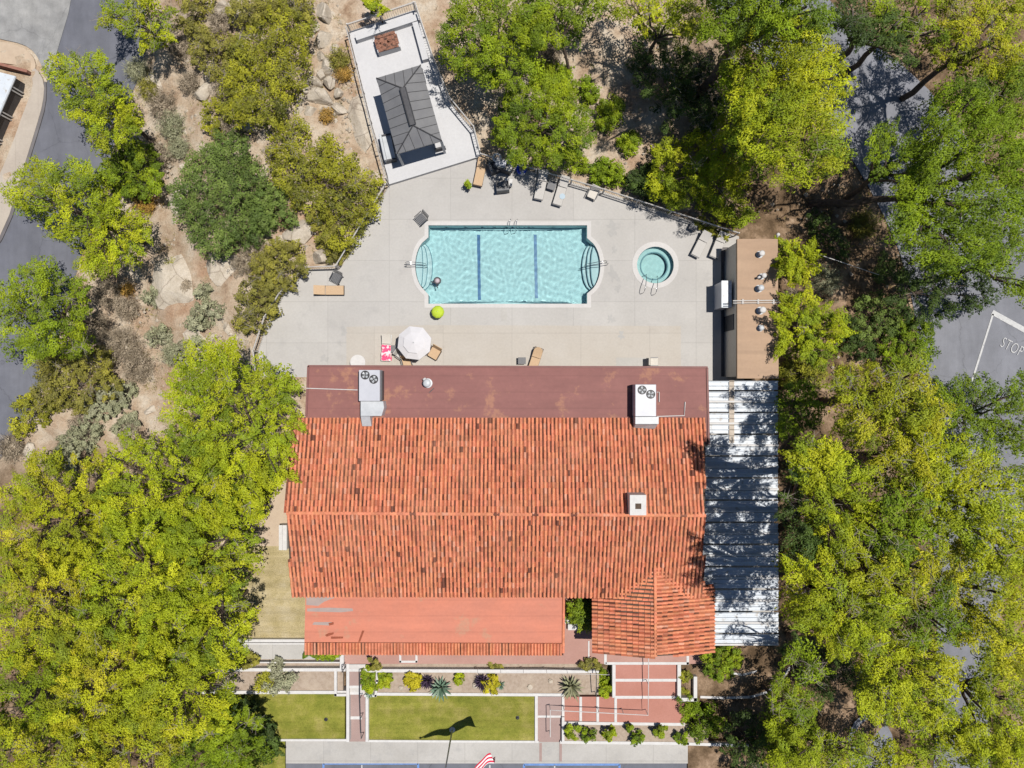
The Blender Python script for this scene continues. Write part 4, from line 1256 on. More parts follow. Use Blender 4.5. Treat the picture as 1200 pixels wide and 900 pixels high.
for lab, x, y, r, h, cap in (('white domed vent on the tan roof nearest the fence end', 893.5, 296.5, .15, .5, 'white'), ('white pipe vent with elbow on the tan roof above the conduit', 896, 322.5, .13, .55, 'white'), ('grey domed vent on the tan roof just above the conduit', 892.5, 337, .16, .5, 'duct_metal'), ('white capped vent on a square base below the conduit', 894.5, 363, .17, .55, 'white'), ('small grey vent under leaf shade on the tan roof', 893, 384, .14, .35, 'duct_metal')):
    vent(lab, x, y, zu, r, h, (-.35, -.12) if 'elbow' in lab else None, cap)
mb = MB(); mb.tube([W(859, 352.5, zu + .1), W(915, 352, zu + .1)], .04, 6); mb.tube([W(859, 355.2, zu + .1), W(915, 354.6, zu + .1)], .03, 6)
for x in (870, 888, 906): 
    p = W(x, 353.6, zu); mb.box((p.x, p.y, zu + .05), (.1, .3, .1))
tag(mb.build('conduit_pipe', Mt['white_worn']), 'pair of pale conduits crossing the tan utility roof', 'pipe')

# ------------------------------------------------------------------ white panel canopy
can = thing('patio_canopy', W(870, 600, 0), 'long white corrugated metal canopy beside the tiled clubhouse', 'canopy')
zc = 2.62
def corr(pts_x, y0, y1):
    """A corrugated sheet whose ribs run across; x edges and photo rows."""
    mb = MB(); a = W(pts_x[0], y0, zc); b = W(pts_x[1], y1, zc)
    nrib = max(2, int(round((a.y - b.y) / .36)))
    prof = []
    for i in range(nrib):
        y = a.y + (b.y - a.y) * i / nrib; st = (b.y - a.y) / nrib
        prof += [(y, 0), (y + st * .12, .09), (y + st * .22, .09), (y + st * .34, 0), (y + st * .66, .0), (y + st * .69, .015), (y + st * .72, 0)]
    prof.append((b.y, 0))
    vs_ = [(xx, p[0], zc + p[1]) for xx in (a.x, b.x) for p in prof]; n = len(prof)
    mb.add(vs_, [(i, i + 1, n + i + 1, n + i) for i in range(n - 1)])
    return mb
rows = [445, 470.5, 496, 521.6, 547, 573, 599, 625, 650.5, 677, 703.5, 729.5, 755]
for i, (a, b) in enumerate(zip(rows[:-1], rows[1:])):
    x0 = 829 if a < 520 else (822 if a < 690 else 835)
    m_ = (a + b) / 2
    for a2, b2 in ((a + 1.2, m_ - .9), (m_ + .9, b - 1.2)):
        part(can, 'roof_panel', corr((x0, 911.5 if a < 600 else 912), a2, b2), Mt['white_metal'], world=True)
    mb = MB(); p = W(x0, b, zc + .07); q = W(912, b, zc + .07); mb.box(((p.x + q.x) / 2, p.y, zc + .08), (q.x - p.x, .11, .14)); part(can, 'seam_beam', mb, Mt['white'], world=True)
for x in (856, 906):
    mb = MB(); p = W(x, 446, zc); q = W(x, 754, zc); mb.box((p.x, (p.y + q.y) / 2, zc - .1), (.12, p.y - q.y, .16)); part(can, 'beam', mb, Mt['white_worn'], world=True)
for y in (448, 510, 572, 634, 696, 752):
    p = W(907, y, zc); mb = MB(); mb.box((p.x, p.y, (zc - .18) / 2 - .3), (.12, .12, zc - .18 + .6)); part(can, 'post', mb, Mt['white_worn'], world=True)
mb = MB(); p = W(854, 446, zc); q = W(860, 519, zc)
mb.box(((p.x + q.x) / 2, (p.y + q.y) / 2, zc + .075), (q.x - p.x, p.y - q.y, .03)); part(can, 'bare_strip', mb, M2('bare_ply', (0.40, 0.34, 0.28), (0.5, 0.44, 0.37), 4, .8), world=True)
flat('patio_slab', [(826, 446), (905, 446), (905, 752), (826, 752)], 0.0, Mt['walk'], .3)

# ------------------------------------------------------------------ front garden
G1, G2, G3, G4 = -0.35, -0.62, -0.80, -0.95        # planting bed, lawn, sidewalk, road levels
flat('walkway', [(398, 757), (640, 757), (640, 690), (826, 690), (826, 778), (398, 778)], 0.0, Mt['pink'], .5)
flat('path', [(240, 752), (400, 752), (400, 772.5), (240, 772.5)], 0.0, Mt['walk'], .4)
flat('side_yard', [(250, 640), (362, 640), (362, 749), (250, 749)], 0.0, Mt['dry_lawn'], .2)
flat('side_yard', [(250, 560), (362, 560), (362, 648), (250, 648)], -0.004, Mt['dirt_path'], .2)
flat('planting_bed', [(260, 772), (402, 772), (402, 812), (260, 812)], G1, Mt['bed'], .3)
flat('planting_bed', [(424, 777), (702, 777), (702, 814), (424, 814)], G1, Mt['bed'], .3)
flat('planting_bed', [(660, 848), (830, 848), (830, 872), (660, 872)], G2 + .02, Mt['bed'], .3)
flat('planting_bed', [(797, 760), (862, 755), (915, 760), (927, 783), (917, 799), (901, 811), (880, 817.5), (850, 818.5), (820, 818), (815, 824), (797, 824)], G1, Mt['soil'], .6)
flat('lawn', [(240, 812), (404, 812), (404, 866), (240, 866)], G2, Mt['lawn'], .3)
flat('lawn', [(432, 814), (628, 814), (628, 868), (432, 868)], G2, Mt['lawn'], .3)
flat('front_sidewalk', [(335, 868), (806, 868), (806, 894), (335, 894)], G3, Mt['walk'], .3)
flat('lawn', [(240, 866), (334, 866), (334, 930), (240, 930)], G3 - .02, Mt['lawn'], .3)
flat('planting_bed', [(806, 868), (900, 868), (930, 880), (950, 930), (806, 930)], G3 - .01, Mt['soil'], .6)
front = flat('road', [(335, 893), (806, 893), (806, 960), (335, 960)], G4, Mt['asphalt'], .3)
def mark(pts, z, m, w, root, name='parking_line'):
    mb = MB()
    for a, b in zip(pts[:-1], pts[1:]):
        A = W(a[0], a[1], z); B = W(b[0], b[1], z); d = (B - A).normalized(); s = Vector((-d.y, d.x, 0)) * w / 2
        mb.add([A - s, B - s, B + s, A + s], [(0, 1, 2, 3)])
    o = mb.build(name, Mt[m]); o.parent = root; return o
mark([(379, 918), (379, 894.8), (490, 894.8), (490, 918)], G4 + .006, 'blue_line', .14, front)
mark([(614, 918), (614, 896), (726, 896), (726, 918)], G4 + .006, 'blue_line', .14, front)
for x in (424, 574, 650): mark([(x, 896.5), (x, 918)], G4 + .006, 'line', .09, front)
wall_run('kerb_stone', 'pale kerb between the front sidewalk and the parking strip', 'kerb', [(336, 893.6), (805, 893.6)], .14, .14, Mt['walk'], z=G3 + .012)
# walls, each one its own run
WALLS = [
    ('white wall along the dry side lawn above the grey path', [(240, 751), (356, 751)], .2, .35, .32),
    ('second thin white wall beside the dry side lawn', [(240, 754.5), (356, 754.5)], .1, .2, .14),
    ('thin white edging between the grey path and the narrow bed', [(240, 776.5), (400, 776.5)], .09, .35, .02),
    ('white wall behind the wide brown bed left of the small steps', [(230, 785), (403, 785)], .22, .5, .10),
    ('white wall between the wide brown bed and the shaded lawn', [(230, 811.5), (405, 811.5)], .22, .5, -.25),
    ('white edging under the shaded lawn by the sidewalk', [(230, 867.5), (407, 867.5)], .15, .3, -.55),
    ('short white pier at the hedge end by the walkway', [(400.5, 763), (400.5, 783)], .26, .5, .28),
    ('white side wall of the tiny bed left of the small steps', [(393, 787), (393, 814.5), (405, 814.5)], .18, .45, -.1),
    ('white cheek wall on the left of the small steps', [(407.5, 779), (407.5, 868)], .2, .6, -.05),
    ('white cheek wall on the right of the small steps', [(430, 815), (430, 868)], .2, .5, -.3),
    ('white kerb around the little planter right of the small steps', [(442, 787), (442, 798), (440, 815.5), (428, 815.5)], .16, .4, -.15),
    ('long white wall behind the agave bed', [(428, 786), (700, 787)], .22, .5, .08),
    ('long white wall between the agave bed and the flagpole lawn', [(442, 813.5), (660, 814.5)], .2, .5, -.28),
    ('long white edging under the flagpole lawn', [(431, 868.5), (630, 869.5)], .15, .3, -.55),
    ('white edging at the end of the flagpole lawn', [(628.5, 816), (628.5, 869)], .2, .3, -.5),
    ('white wall above the shrub bed below the wide stairs', [(660, 847.5), (801, 849)], .2, .5, -.38),
    ('white wall between the shrub bed and the front sidewalk', [(658, 870), (806, 871.5)], .2, .4, -.55),
    ('short white end wall of the shrub bed', [(660, 842), (660, 869)], .18, .4, -.4),
    ('white cheek wall on the left of the wide stairs', [(719.5, 781), (719.5, 816)], .22, .5, .0),
    ('white planter wall on the right of the wide stairs', [(796, 781), (796, 820), (815, 820), (815, 795)], .24, .5, .05),
    ('white walkway edging under the tiled wing', [(711, 777.5), (806, 777.5), (806, 765)], .18, .4, .03),
    ('thin white edging on the pink walkway beside the wing', [(690, 752), (690, 777)], .10, .3, .03),
    ('white edging at the corner of the tiled wing', [(709.5, 763), (709.5, 777)], .18, .3, .03),
    ('white square edging set into the pink walkway', [(469, 764), (469, 775.5), (488, 775.5), (488, 764)], .15, .3, .02),
    ('white block wall in the little courtyard by the leafy plant', [(660, 727.5), (671, 727.5)], .35, .3, .3),
    ('pale low plinth in the little courtyard', [(669, 735), (680, 735)], .4, .3, .35),
    ('straight white kerb from the stairs into the eastern shade', [(803, 871.8), (876, 874)], .2, .4, -.55),
    ('curved white path edging in the shade below the canopy', [(822, 817), (850, 818), (880, 817), (900, 811), (915, 799), (925, 783)], .16, .4, -.3),
    ('short curved white edging beside the round green bush', [(858, 789), (870, 791), (886, 787)], .14, .4, -.2),
]
for lab, pts, w, h, z in WALLS:
    wall_run('garden_wall', lab, 'wall', pts, w, h, Mt['white'], 'white garden walls', z=z)
def stair_flight(label, loc, treads, nos):
    t = thing('garden_steps', W(loc[0], loc[1], 0), label, 'stairs')
    for (x0, y0, x1, y1, z, m) in treads:
        mb = MB(); mb.prism([tuple(W(p[0], p[1], z)[:2]) for p in rect(x0, y0, x1, y1)], G4 - .2, z); part(t, 'tread', mb, Mt[m], world=True)
    for (x0, y0, x1, y1, z) in nos:
        mb = MB(); mb.prism([tuple(W(p[0], p[1], z)[:2]) for p in rect(x0, y0, x1, y1)], z - .14, z); part(t, 'nosing', mb, Mt['white'], world=True)
stair_flight('narrow mauve steps with white nosings between the two lawns', (416, 830),
       [(409, 778.5, 428, 786, .0, 'white_worn'), (409, 786, 427.5, 804, -.16, 'mauve'), (409, 804, 427.5, 813, -.3, 'white_worn'), (409, 813, 428.5, 841, -.46, 'mauve'), (409, 841, 428.5, 869, -.64, 'mauve')],
       [(409, 784, 426, 787, .004), (409, 803.5, 426, 806.5, -.156), (409, 811, 426, 814, -.296), (410.5, 839.5, 424, 843, -.455)])
stair_flight('wide red stairs with white bands below the tiled wing', (758, 815),
       [(720.5, 778.3, 795, 797, -.12, 'pink_deep'), (720.5, 797, 795, 817.5, -.26, 'pink_deep'), (720.5, 817.5, 802, 847, -.40, 'pink_deep')],
       [(720.5, 795.5, 795, 798.8, -.116), (720.5, 815.5, 795, 818.8, -.256)])
stair_flight('red landing steps with white bands beside the flagpole lawn', (680, 835),
       [(699.5, 816.5, 720.3, 846.5, -.44, 'pink_deep'), (679.5, 816.5, 699.5, 846.5, -.5, 'pink_deep'), (659.5, 816.5, 679.5, 846.5, -.56, 'pink_deep'), (630, 816.5, 659.5, 839.5, -.64, 'mauve'), (630, 839.5, 659, 869.5, -.74, 'mauve')],
       [(720, 818, 723, 846.5, -.396), (699, 816.7, 702, 846.4, -.436), (679, 816.7, 682, 846.4, -.496), (658.5, 816.7, 661.5, 846.3, -.556), (630, 838.5, 658, 841, -.636)])
for x in (632, 655.5):
    flat('path_edge', [(x, 870.8), (x + 3, 870.8), (x + 3, 893), (x, 893)], G3 + .006, Mt['mauve'], .1)
def handrail(label, pts, h, mat, r=.028, name='garden_handrail'):
    """pts: photo point of the foot plus ground height."""
    P = [W(p[0], p[1], p[2]) for p in pts]
    t = thing(name, P[0], label, 'handrail')
    mb = MB(); up = Vector((0, 0, h))
    mb.tube([P[0] + up * .75 + Vector((0, 0, 0))] + [p + up for p in P] + [P[-1] + up * .75], r, 6); part(t, 'rail', mb, Mt[mat], world=True)
    for a, b in zip(P[:-1], P[1:]):
        ln = (b - a).length; n = max(1, round(ln / 1.6))
        for i in range(n + (1 if b is P[-1] else 0)):
            q = a.lerp(b, i / n); mb = MB(); mb.tube([q + Vector((0, 0, -.05)), q + up], r * .85, 6); part(t, 'post', mb, Mt[mat], world=True)
    return t
handrail('white pipe handrail turning from the wide stairs to the lawn steps', [(757, 762, 0), (757, 796, -.14), (756.5, 831, -.4), (700, 828, -.45), (660, 826, -.58), (644, 825, -.64), (644, 856, -.74)], .88, 'white')
handrail('dark iron handrail along the narrow mauve steps', [(425, 783, 0), (425, 812, -.3), (426.5, 858, -.62)], .88, 'iron')
handrail('short dark rail at the top of the narrow mauve steps', [(404.5, 776, 0), (404.5, 782, 0)], .85, 'iron')
handrail('dark iron handrail at the shrub between agave bed and stairs', [(697, 783, -.1), (697, 810, -.35)], .85, 'iron')
handrail('thin white rail along the back of the agave bed', [(560, 783, .05), (640, 783, .05), (712, 785, .05)], .8, 'white', .014)

# flag on its pole
fpb = W(530, 855, G2)
fpo = thing('flagpole', fpb, 'slim grey flagpole standing on the garden lawn', 'flagpole')
pt_z = 7.3
mb = MB(); mb.tube([fpb, Vector((fpb.x, fpb.y, pt_z))], .055, 10, .035); part(fpo, 'pole', mb, Mt['duct_metal'], smooth=True, world=True)
mb = MB(); mb.lathe((fpb.x, fpb.y, pt_z), [(.02, 0), (.07, .04), (.085, .09), (.06, .15), (.01, .17)], 14); part(fpo, 'finial', mb, Mt['steel'], smooth=True, world=True)
mb = MB(); mb.lathe((fpb.x, fpb.y, G2), [(.2, .0), (.2, .03), (.1, .12), (.06, .14)], 16); part(fpo, 'base', mb, Mt['duct_metal'], world=True)
def flag():
    nx, nz = 60, 26
    a = Vector((fpb.x + .06, fpb.y, 0)); tip = W(580, 879, 4.0); d = Vector((tip.x - a.x, tip.y - a.y, 0)); ln = 3.3
    d = d.normalized(); s = Vector((-d.y, d.x, 0))
    vs_ = []
    for i in range(nx + 1):
        u = i / nx
        for j in range(nz + 1):
            v = j / nz
            wave = .16 * math.sin(u * 9 + v * 1.5) * min(1, u * 3) + .07 * math.sin(u * 21 + v * 4) * u
            fl_ = min(v, .42); hang = max(0, v - .42)               # the upper stripes lie open to the sky, the rest hang below
            p = a + d * (u * ln * .90) + s * (wave * .8 + (.24 - fl_ * 1.35) * min(1, .25 + u * 1.3))
            z = 7.05 - fl_ * .35 - hang * 1.6 - fl_ * 1.2 * (1 - min(1, .25 + u * 1.3)) - 2.2 * u ** 1.1 + .08 * math.cos(u * 11 + v)
            vs_.append((p.x, p.y, z))
    me = MB()
    fs = []; mi = []
    for i in range(nx):
        for j in range(nz):
            fs.append((i * (nz + 1) + j, (i + 1) * (nz + 1) + j, (i + 1) * (nz + 1) + j + 1, i * (nz + 1) + j + 1))
            st = int(j / 2)
            if i < nx * .4 and st < 7:
                mi.append(1 if (i % 4 == 2 and j % 3 == 1) else 2)
            else: mi.append(0 if st % 2 == 0 else 1)
    me.v = vs_; me.f = fs; me.m = mi; me.c = [(1, 1, 1)] * len(fs)
    o = me.build('flag', [Mt['flag_red'], Mt['flag_white'], Mt['flag_blue']], smooth=True)
    sol = o.modifiers.new('thickness', 'SOLIDIFY'); sol.thickness = .006
    tag(o, 'red and white striped flag with starred blue canton flying from the pole', 'flag')
flag()
for lab, x, y in (('small sprinkler head in the middle of the shaded lawn', 382, 843), ('sprinkler head at the stairs end of the flagpole lawn', 606.5, 841)):
    c = W(x, y, G2); t = thing('sprinkler', c, lab, 'sprinkler')
    mb = MB(); mb.lathe((0, 0, 0), [(.13, -.02), (.13, .02), (.05, .03), (.04, .10), (.06, .11), (.06, .14), (.01, .15)], 14); part(t, 'body', mb, Mt['dark'])

# white bench box beside the west wall
bx = thing('storage_bench', W(332, 630, 0), 'narrow white storage bench against the west wall of the clubhouse', 'bench')
mb = MB(); p = W(331.5, 630, .8); mb.box((p.x, p.y, .38), (.52, 1.6, .76)); part(bx, 'body', mb, Mt['white_worn'], world=True, bevel=.02)
mb = MB(); mb.box((p.x - .15, p.y, .79), (.22, 1.64, .05)); mb.box((p.x + .12, p.y, .79), (.26, 1.64, .05)); part(bx, 'lid', mb, Mt['white'], world=True)

# ------------------------------------------------------------------ deck furniture
def lounger(label, px, py, rz, fabric, frame='iron', ln=1.95, wd_=.62, back=.36, group='sunloungers on the pool deck', rounded=False, h=.34):
    t = thing('sun_lounger', W(px, py, 0), label, 'sun lounger', group, rz)
    mb = MB()
    for s in (-1, 1): mb.box((0, s * (wd_ / 2 - .02), h), (ln, .045, .05))
    for x in (-ln / 2 + .02, ln / 2 - .02, ln * .12): mb.box((x, 0, h), (.045, wd_ - .085, .045))
    part(t, 'frame', mb, Mt[frame])
    for sx in (-.36, .36):
        for s in (-1, 1):
            mb = MB(); mb.box((sx * ln, s * (wd_ / 2 - .04), h / 2 - .012), (.045, .045, h - .025)); part(t, 'leg', mb, Mt[frame])
    hx = ln * (.5 - back)
    mb = MB(); mb.box(((-ln / 2 + hx) / 2 + .02, 0, h + .05), (ln / 2 + hx - .05, wd_ - .02, .07)); part(t, 'seat', mb, Mt[fabric], bevel=.02)
    mb = MB(); bl = ln * back; n = 6
    vs_ = []
    for i in range(n + 1):
        u = i / n
        wv_ = (wd_ / 2 - .01) * (1 if not rounded or u < .6 else math.sqrt(max(.05, 1 - ((u - .6) / .42) ** 2)))
        x = hx + .02 + u * bl * .97; z = h + .06 + .26 * u ** 1.3
        vs_ += [(x, -wv_, z), (x, wv_, z), (x, -wv_, z + .07), (x, wv_, z + .07)]
    fs = [(0, 1, 3, 2)[::-1], (4 * n, 4 * n + 1, 4 * n + 3, 4 * n + 2)]
    for i in range(n):
        o = 4 * i; fs += [(o + 2, o + 3, o + 7, o + 6)[::-1], (o, o + 1, o + 5, o + 4), (o, o + 4, o + 6, o + 2), (o + 1, o + 3, o + 7, o + 5)]
    mb.add(vs_, fs); part(t, 'backrest', mb, Mt[fabric])
    return t
R_ = math.radians
lounger('tan sun lounger lying level near the left deck fence', 388, 341, R_(180), 'tan_fabric', 'wood_dark', rounded=False)
lounger('tan sun lounger with rounded head at the gazebo terrace corner', 563.3, 203, R_(78), 'tan_fabric', 'wood_dark', rounded=True)
lounger('pale sun lounger without towel right of the fence clutter', 634, 219, R_(78), 'pale_fabric')
lw = lounger('pale sun lounger with round blue towel beside the wicker chair', 657, 226, R_(73), 'pale_fabric')
mb = MB(); mb.lathe((.0, 0, 0), [(.19, 0), (.19, .02), (.01, .022)], 20)
o = mb.build('towel', M2('light_blue_towel', (.36, .45, .52), (.42, .50, .56), 6, .9)); p = W(659, 230, .45); o.location = (p.x, p.y, .43); tag(o, 'round light blue towel on the pale lounger', 'towel')
lounger('pale sun lounger by the fence end, the one closer to the spa', 819.5, 288, R_(63), 'pale_fabric', ln=1.75)
lounger('pale sun lounger by the fence end, the one closer to the alley stairs', 840, 289, R_(68), 'pale_fabric', ln=1.75)
lp = lounger('cream sun lounger under a pink towel beside the white umbrella', 454, 408, R_(87), 'cream_fabric', 'white', ln=1.75)
mb = MB(); nx, ny = 10, 14; vs_ = []
for i in range(nx + 1):
    for j in range(ny + 1):
        x = -.36 + .72 * i / nx; y = -.62 + 1.02 * j / ny
        z = .44 + .012 * math.sin(i * 1.7 + j) - (.22 * max(0, abs(x) - .31) / .05 if abs(x) > .31 else 0) + (0.03 * max(0, y))
        vs_.append((x + .02 * math.sin(j * .9), y + .02 * math.sin(i * 1.3), z))
mb.add(vs_, [(i * (ny + 1) + j, (i + 1) * (ny + 1) + j, (i + 1) * (ny + 1) + j + 1, i * (ny + 1) + j + 1) for i in range(nx) for j in range(ny)])
o = mb.build('beach_towel', Mt['pink_towel'], smooth=True); p = W(452.5, 411.5, .4); o.location = (p.x, p.y, 0.0); o.rotation_euler = (0, 0, R_(-4)); tag(o, 'pink and white patterned beach towel on the cream lounger', 'towel')
lounger('tan sun lounger pushed up against the mauve roof edge', 626.5, 424, R_(72), 'tan_fabric', 'wood_dark', rounded=True)

def chair(label, px, py, rz, seat='tan_fabric', frame='iron', sz=.58, slats=False, group='chairs on the pool deck'):
    t = thing('patio_chair', W(px, py, 0), label, 'chair', group, rz)
    for sx in (-1, 1):
        for sy in (-1, 1):
            mb = MB(); mb.box((sx * (sz / 2 - .03), sy * (sz / 2 - .03), .205), (.04, .04, .41)); part(t, 'leg', mb, Mt[frame])
    if slats:
        mb = MB()
        for i in range(6): mb.box((-sz / 2 + .05 + i * (sz - .1) / 5, 0, .43), (.07, sz, .03))
        part(t, 'seat', mb, Mt[seat])
        mb = MB()
        for i in range(6): mb.box((-sz / 2 + .05 + i * (sz - .1) / 5, sz / 2 + .08, .62), (.07, .03, .42), 0, R_(-24))
        part(t, 'backrest', mb, Mt[seat])
    else:
        mb = MB(); mb.box((0, 0, .43), (sz, sz, .06)); part(t, 'seat', mb, Mt[seat], bevel=.02)
        mb = MB(); mb.box((0, sz / 2 + .08, .66), (sz, .05, .5), 0, R_(-22)); part(t, 'backrest', mb, Mt[seat], bevel=.02)
    for s in (-1, 1):
        mb = MB(); mb.box((s * (sz / 2 + .02), .02, .62), (.05, sz, .035)); part(t, 'armrest', mb, Mt[frame])
    return t
chair('dark slatted chair beside the level tan lounger', 396, 327, R_(-28), 'grey_plastic', 'charcoal', .62, True)
chair('dark slatted chair at the upper left pool corner', 494.5, 258, R_(-48), 'grey_plastic', 'charcoal', .62, True)
chair('wicker armchair by the picket fence with legs in shadow', 694, 229.5, R_(-25), 'cream_fabric', 'iron', .6)
chair('tan chair at the lower right of the white umbrella', 510, 414.5, R_(-30), 'tan_fabric', 'wood_dark', .68)
chair('tan chair below the white umbrella, half under the roof edge', 478, 424.5, R_(15), 'tan_fabric', 'iron', .58)
chair('dark framed pale chair at the lower left of the white umbrella', 471.5, 416, R_(55), 'pale_fabric', 'iron', .52)
chair('cream armchair standing alone by the mauve roof edge', 765, 424, R_(90), 'cream_fabric', 'iron', .5)
def table(label, px, py, sx, sy, h, top, rz=0, group='small tables on the pool deck', legs='iron'):
    t = thing('side_table', W(px, py, 0), label, 'table', group, rz)
    mb = MB(); mb.box((0, 0, h), (sx, sy, .045)); part(t, 'table_top', mb, Mt[top], bevel=.015)
    for a in (-1, 1):
        for b in (-1, 1):
            mb = MB(); mb.box((a * (sx / 2 - .05), b * (sy / 2 - .05), h / 2 - .012), (.04, .04, h - .024)); part(t, 'leg', mb, Mt[legs])
    return t
table('grey woven side table between the two pale loungers', 646, 219.5, .55, .55, .42, 'grey_plastic', R_(-18))
table('grey side table between the pink towel and the umbrella', 463.5, 409.5, .46, .5, .45, 'grey_plastic', R_(-4))
table('grey square side table left of the tan lounger at the roof edge', 611.5, 423, .52, .45, .42, 'grey_plastic')
table('grey woven side table under the fence near the spa', 811, 267, .5, .5, .42, 'grey_plastic', R_(-25))
rt = thing('round_table', W(422, 425, 0), 'round white table half hidden by the mauve roof edge', 'table')
mb = MB(); mb.lathe((0, 0, 0), [(.24, 0), (.24, .03), (.04, .05), (.04, .68), (.5, .70), (.5, .735), (.01, .736)], 26); part(rt, 'top', mb, Mt['white'])
# white octagonal umbrella
um = thing('patio_umbrella', W(490.5, 404, 0), 'large white octagonal patio umbrella with vented top', 'umbrella')
mb = MB(); Ru = 1.12; n = 8; a0 = R_(16)
vs_ = [(0, 0, 2.38)]
for R1, z in ((.5, 2.27), (Ru, 2.0)):
    for k_ in range(n): vs_.append((R1 * math.cos(a0 + k_ * math.pi / 4), R1 * math.sin(a0 + k_ * math.pi / 4), z))
for k_ in range(n): vs_.append((Ru * math.cos(a0 + k_ * math.pi / 4) * 1.002, Ru * math.sin(a0 + k_ * math.pi / 4) * 1.002, 1.9))
fs = [(0, 1 + k_, 1 + (k_ + 1) % n) for k_ in range(n)] + [(1 + k_, 9 + k_, 9 + (k_ + 1) % n, 1 + (k_ + 1) % n) for k_ in range(n)] + [(9 + k_, 17 + k_, 17 + (k_ + 1) % n, 9 + (k_ + 1) % n) for k_ in range(n)]
mb.add(vs_, fs); part(um, 'canopy', mb, Mt['umbrella'])
mb = MB(); vs_ = [(0, 0, 2.47)] + [(.7 * math.cos(a0 + k_ * math.pi / 4), .7 * math.sin(a0 + k_ * math.pi / 4), 2.30) for k_ in range(n)]
mb.add(vs_, [(0, 1 + k_, 1 + (k_ + 1) % n) for k_ in range(n)]); part(um, 'vent', mb, Mt['umbrella'])
mb = MB(); mb.lathe((0, 0, 0), [(.03, 0), (.03, 2.46), (.045, 2.48), (.02, 2.54)], 10); part(um, 'pole', mb, Mt['duct_metal'])
mb = MB(); mb.lathe((0, 0, 0), [(.26, 0), (.26, .05), (.06, .1)], 18); part(um, 'base', mb, Mt['charcoal'])
for k_ in range(n):
    th = a0 + k_ * math.pi / 4; mb = MB(); mb.tube([(.05 * math.cos(th), .05 * math.sin(th), 2.33), (Ru * .98 * math.cos(th), Ru * .98 * math.sin(th), 1.97)], .012, 4); part(um, 'rib', mb, Mt['charcoal'])
lu = thing('small_parasol', W(514.5, 367, 0), 'small lime green parasol at the lower left pool corner', 'umbrella')
mb = MB(); prof = [(.43, .78), (.41, .86), (.33, .95), (.2, 1.01), (.02, 1.04)]
mb.lathe((0, 0, 0), prof, 10); part(lu, 'canopy', mb, Mt['lime'], smooth=False)
mb = MB(); mb.lathe((0, 0, 0), [(.02, 0), (.02, 1.1), (.005, 1.12)], 8); part(lu, 'pole', mb, Mt['white'])
mb = MB(); mb.lathe((0, 0, 0), [(.2, 0), (.2, .05), (.04, .09)], 14); part(lu, 'base', mb, Mt['charcoal'])
# clutter by the fence
gr = thing('barbecue_grill', W(590, 196, 0), 'dark barbecue grill with grey hood in the fence shade', 'grill', rz=R_(-18))
mb = MB(); mb.box((0, -.1, .42), (1.25, .62, .84)); part(gr, 'cabinet', mb, Mt['charcoal'], bevel=.02)
mb = MB(); mb.lathe((0, 0, 0), [(.001, 0), (.001, .001)], 3)
mb = MB(); K = 8; vs_ = []
for x in (-.5, .2):
    for k_ in range(K + 1): vs_.append((x, .0 + .27 * math.cos(math.pi * k_ / K), .87 + .26 * math.sin(math.pi * k_ / K)))
mb.add(vs_, [(k_, k_ + 1, K + 2 + k_, K + 1 + k_) for k_ in range(K)] + [tuple(range(K, -1, -1)), tuple(range(K + 1, 2 * K + 2))]); part(gr, 'hood', mb, Mt['unit_metal'])
mb = MB(); mb.tube([(-.4, -.32, .95), (.1, -.32, .95)], .018, 6); part(gr, 'handle', mb, Mt['steel'])
mb = MB(); mb.box((.48, -.15, .87), (.35, .5, .04)); part(gr, 'shelf', mb, Mt['cream_fabric'])
couch(579, 199, .7, .62, R_(20), 0, 'low dark cushioned seat beside the rounded tan lounger', 'grey_plastic')
bl = thing('beach_toy', W(611, 200, 0), 'bright blue plastic float leaning by the picket fence', 'pool toy')
mb = MB(); mb.torus((0, 0, .3), .26, .1, 20, 8); part(bl, 'ring', mb, Mt['blue_plastic'], smooth=True)
mb = MB(); mb.lathe((.05, -.22, .12), [(.1, 0), (.19, .08), (.19, .2), (.1, .28), (.01, .3)], 14); part(bl, 'pillow', mb, Mt['white'], smooth=True)
lb = W(582.5, 186, .9); o = thing('life_ring', (lb.x, lb.y, 1.12), 'white life ring hung on the picket fence above the grill', 'life ring')
mb = MB(); mb.torus((0, 0, .02), .24, .075, 24, 8, .8); part(o, 'ring', mb, Mt['white'], smooth=True)
couch(589, 221, .85, .7, R_(96), 0, 'grey two seat bench standing in front of the barbecue grill', 'grey_plastic')
table('small white table beside the grey two seat bench', 596, 216, .5, .5, .46, 'white', R_(-8), legs='white')
# overhead wire through the eastern shrubs
mb = MB(); pts = []
for i in range(15):
    u = i / 14; px = 956 + (1030 - 956) * u; py = 297 + (322 - 297) * u; pts.append(W(px, py, 1.9 - .5 * 4 * u * (1 - u)))
mb.tube(pts, .022, 5); tag(mb.build('overhead_cable', Mt['white']), 'thin white cable sagging between the shrubs east of the tan roof', 'cable')
c_ = W(910.5, 277.5, zu); o = thing('corner_lamp', (c_.x, c_.y, zu), 'little white floodlight on the corner of the tan roof', 'lamp')
mb = MB(); mb.lathe((0, 0, 0), [(.05, 0), (.05, .12)], 10); part(o, 'bracket', mb, Mt['duct_metal'])
mb = MB(); mb.lathe((0, .1, .12), [(.06, 0), (.12, .06), (.10, .14), (.01, .17)], 12); part(o, 'lamp_head', mb, Mt['white'], smooth=True)


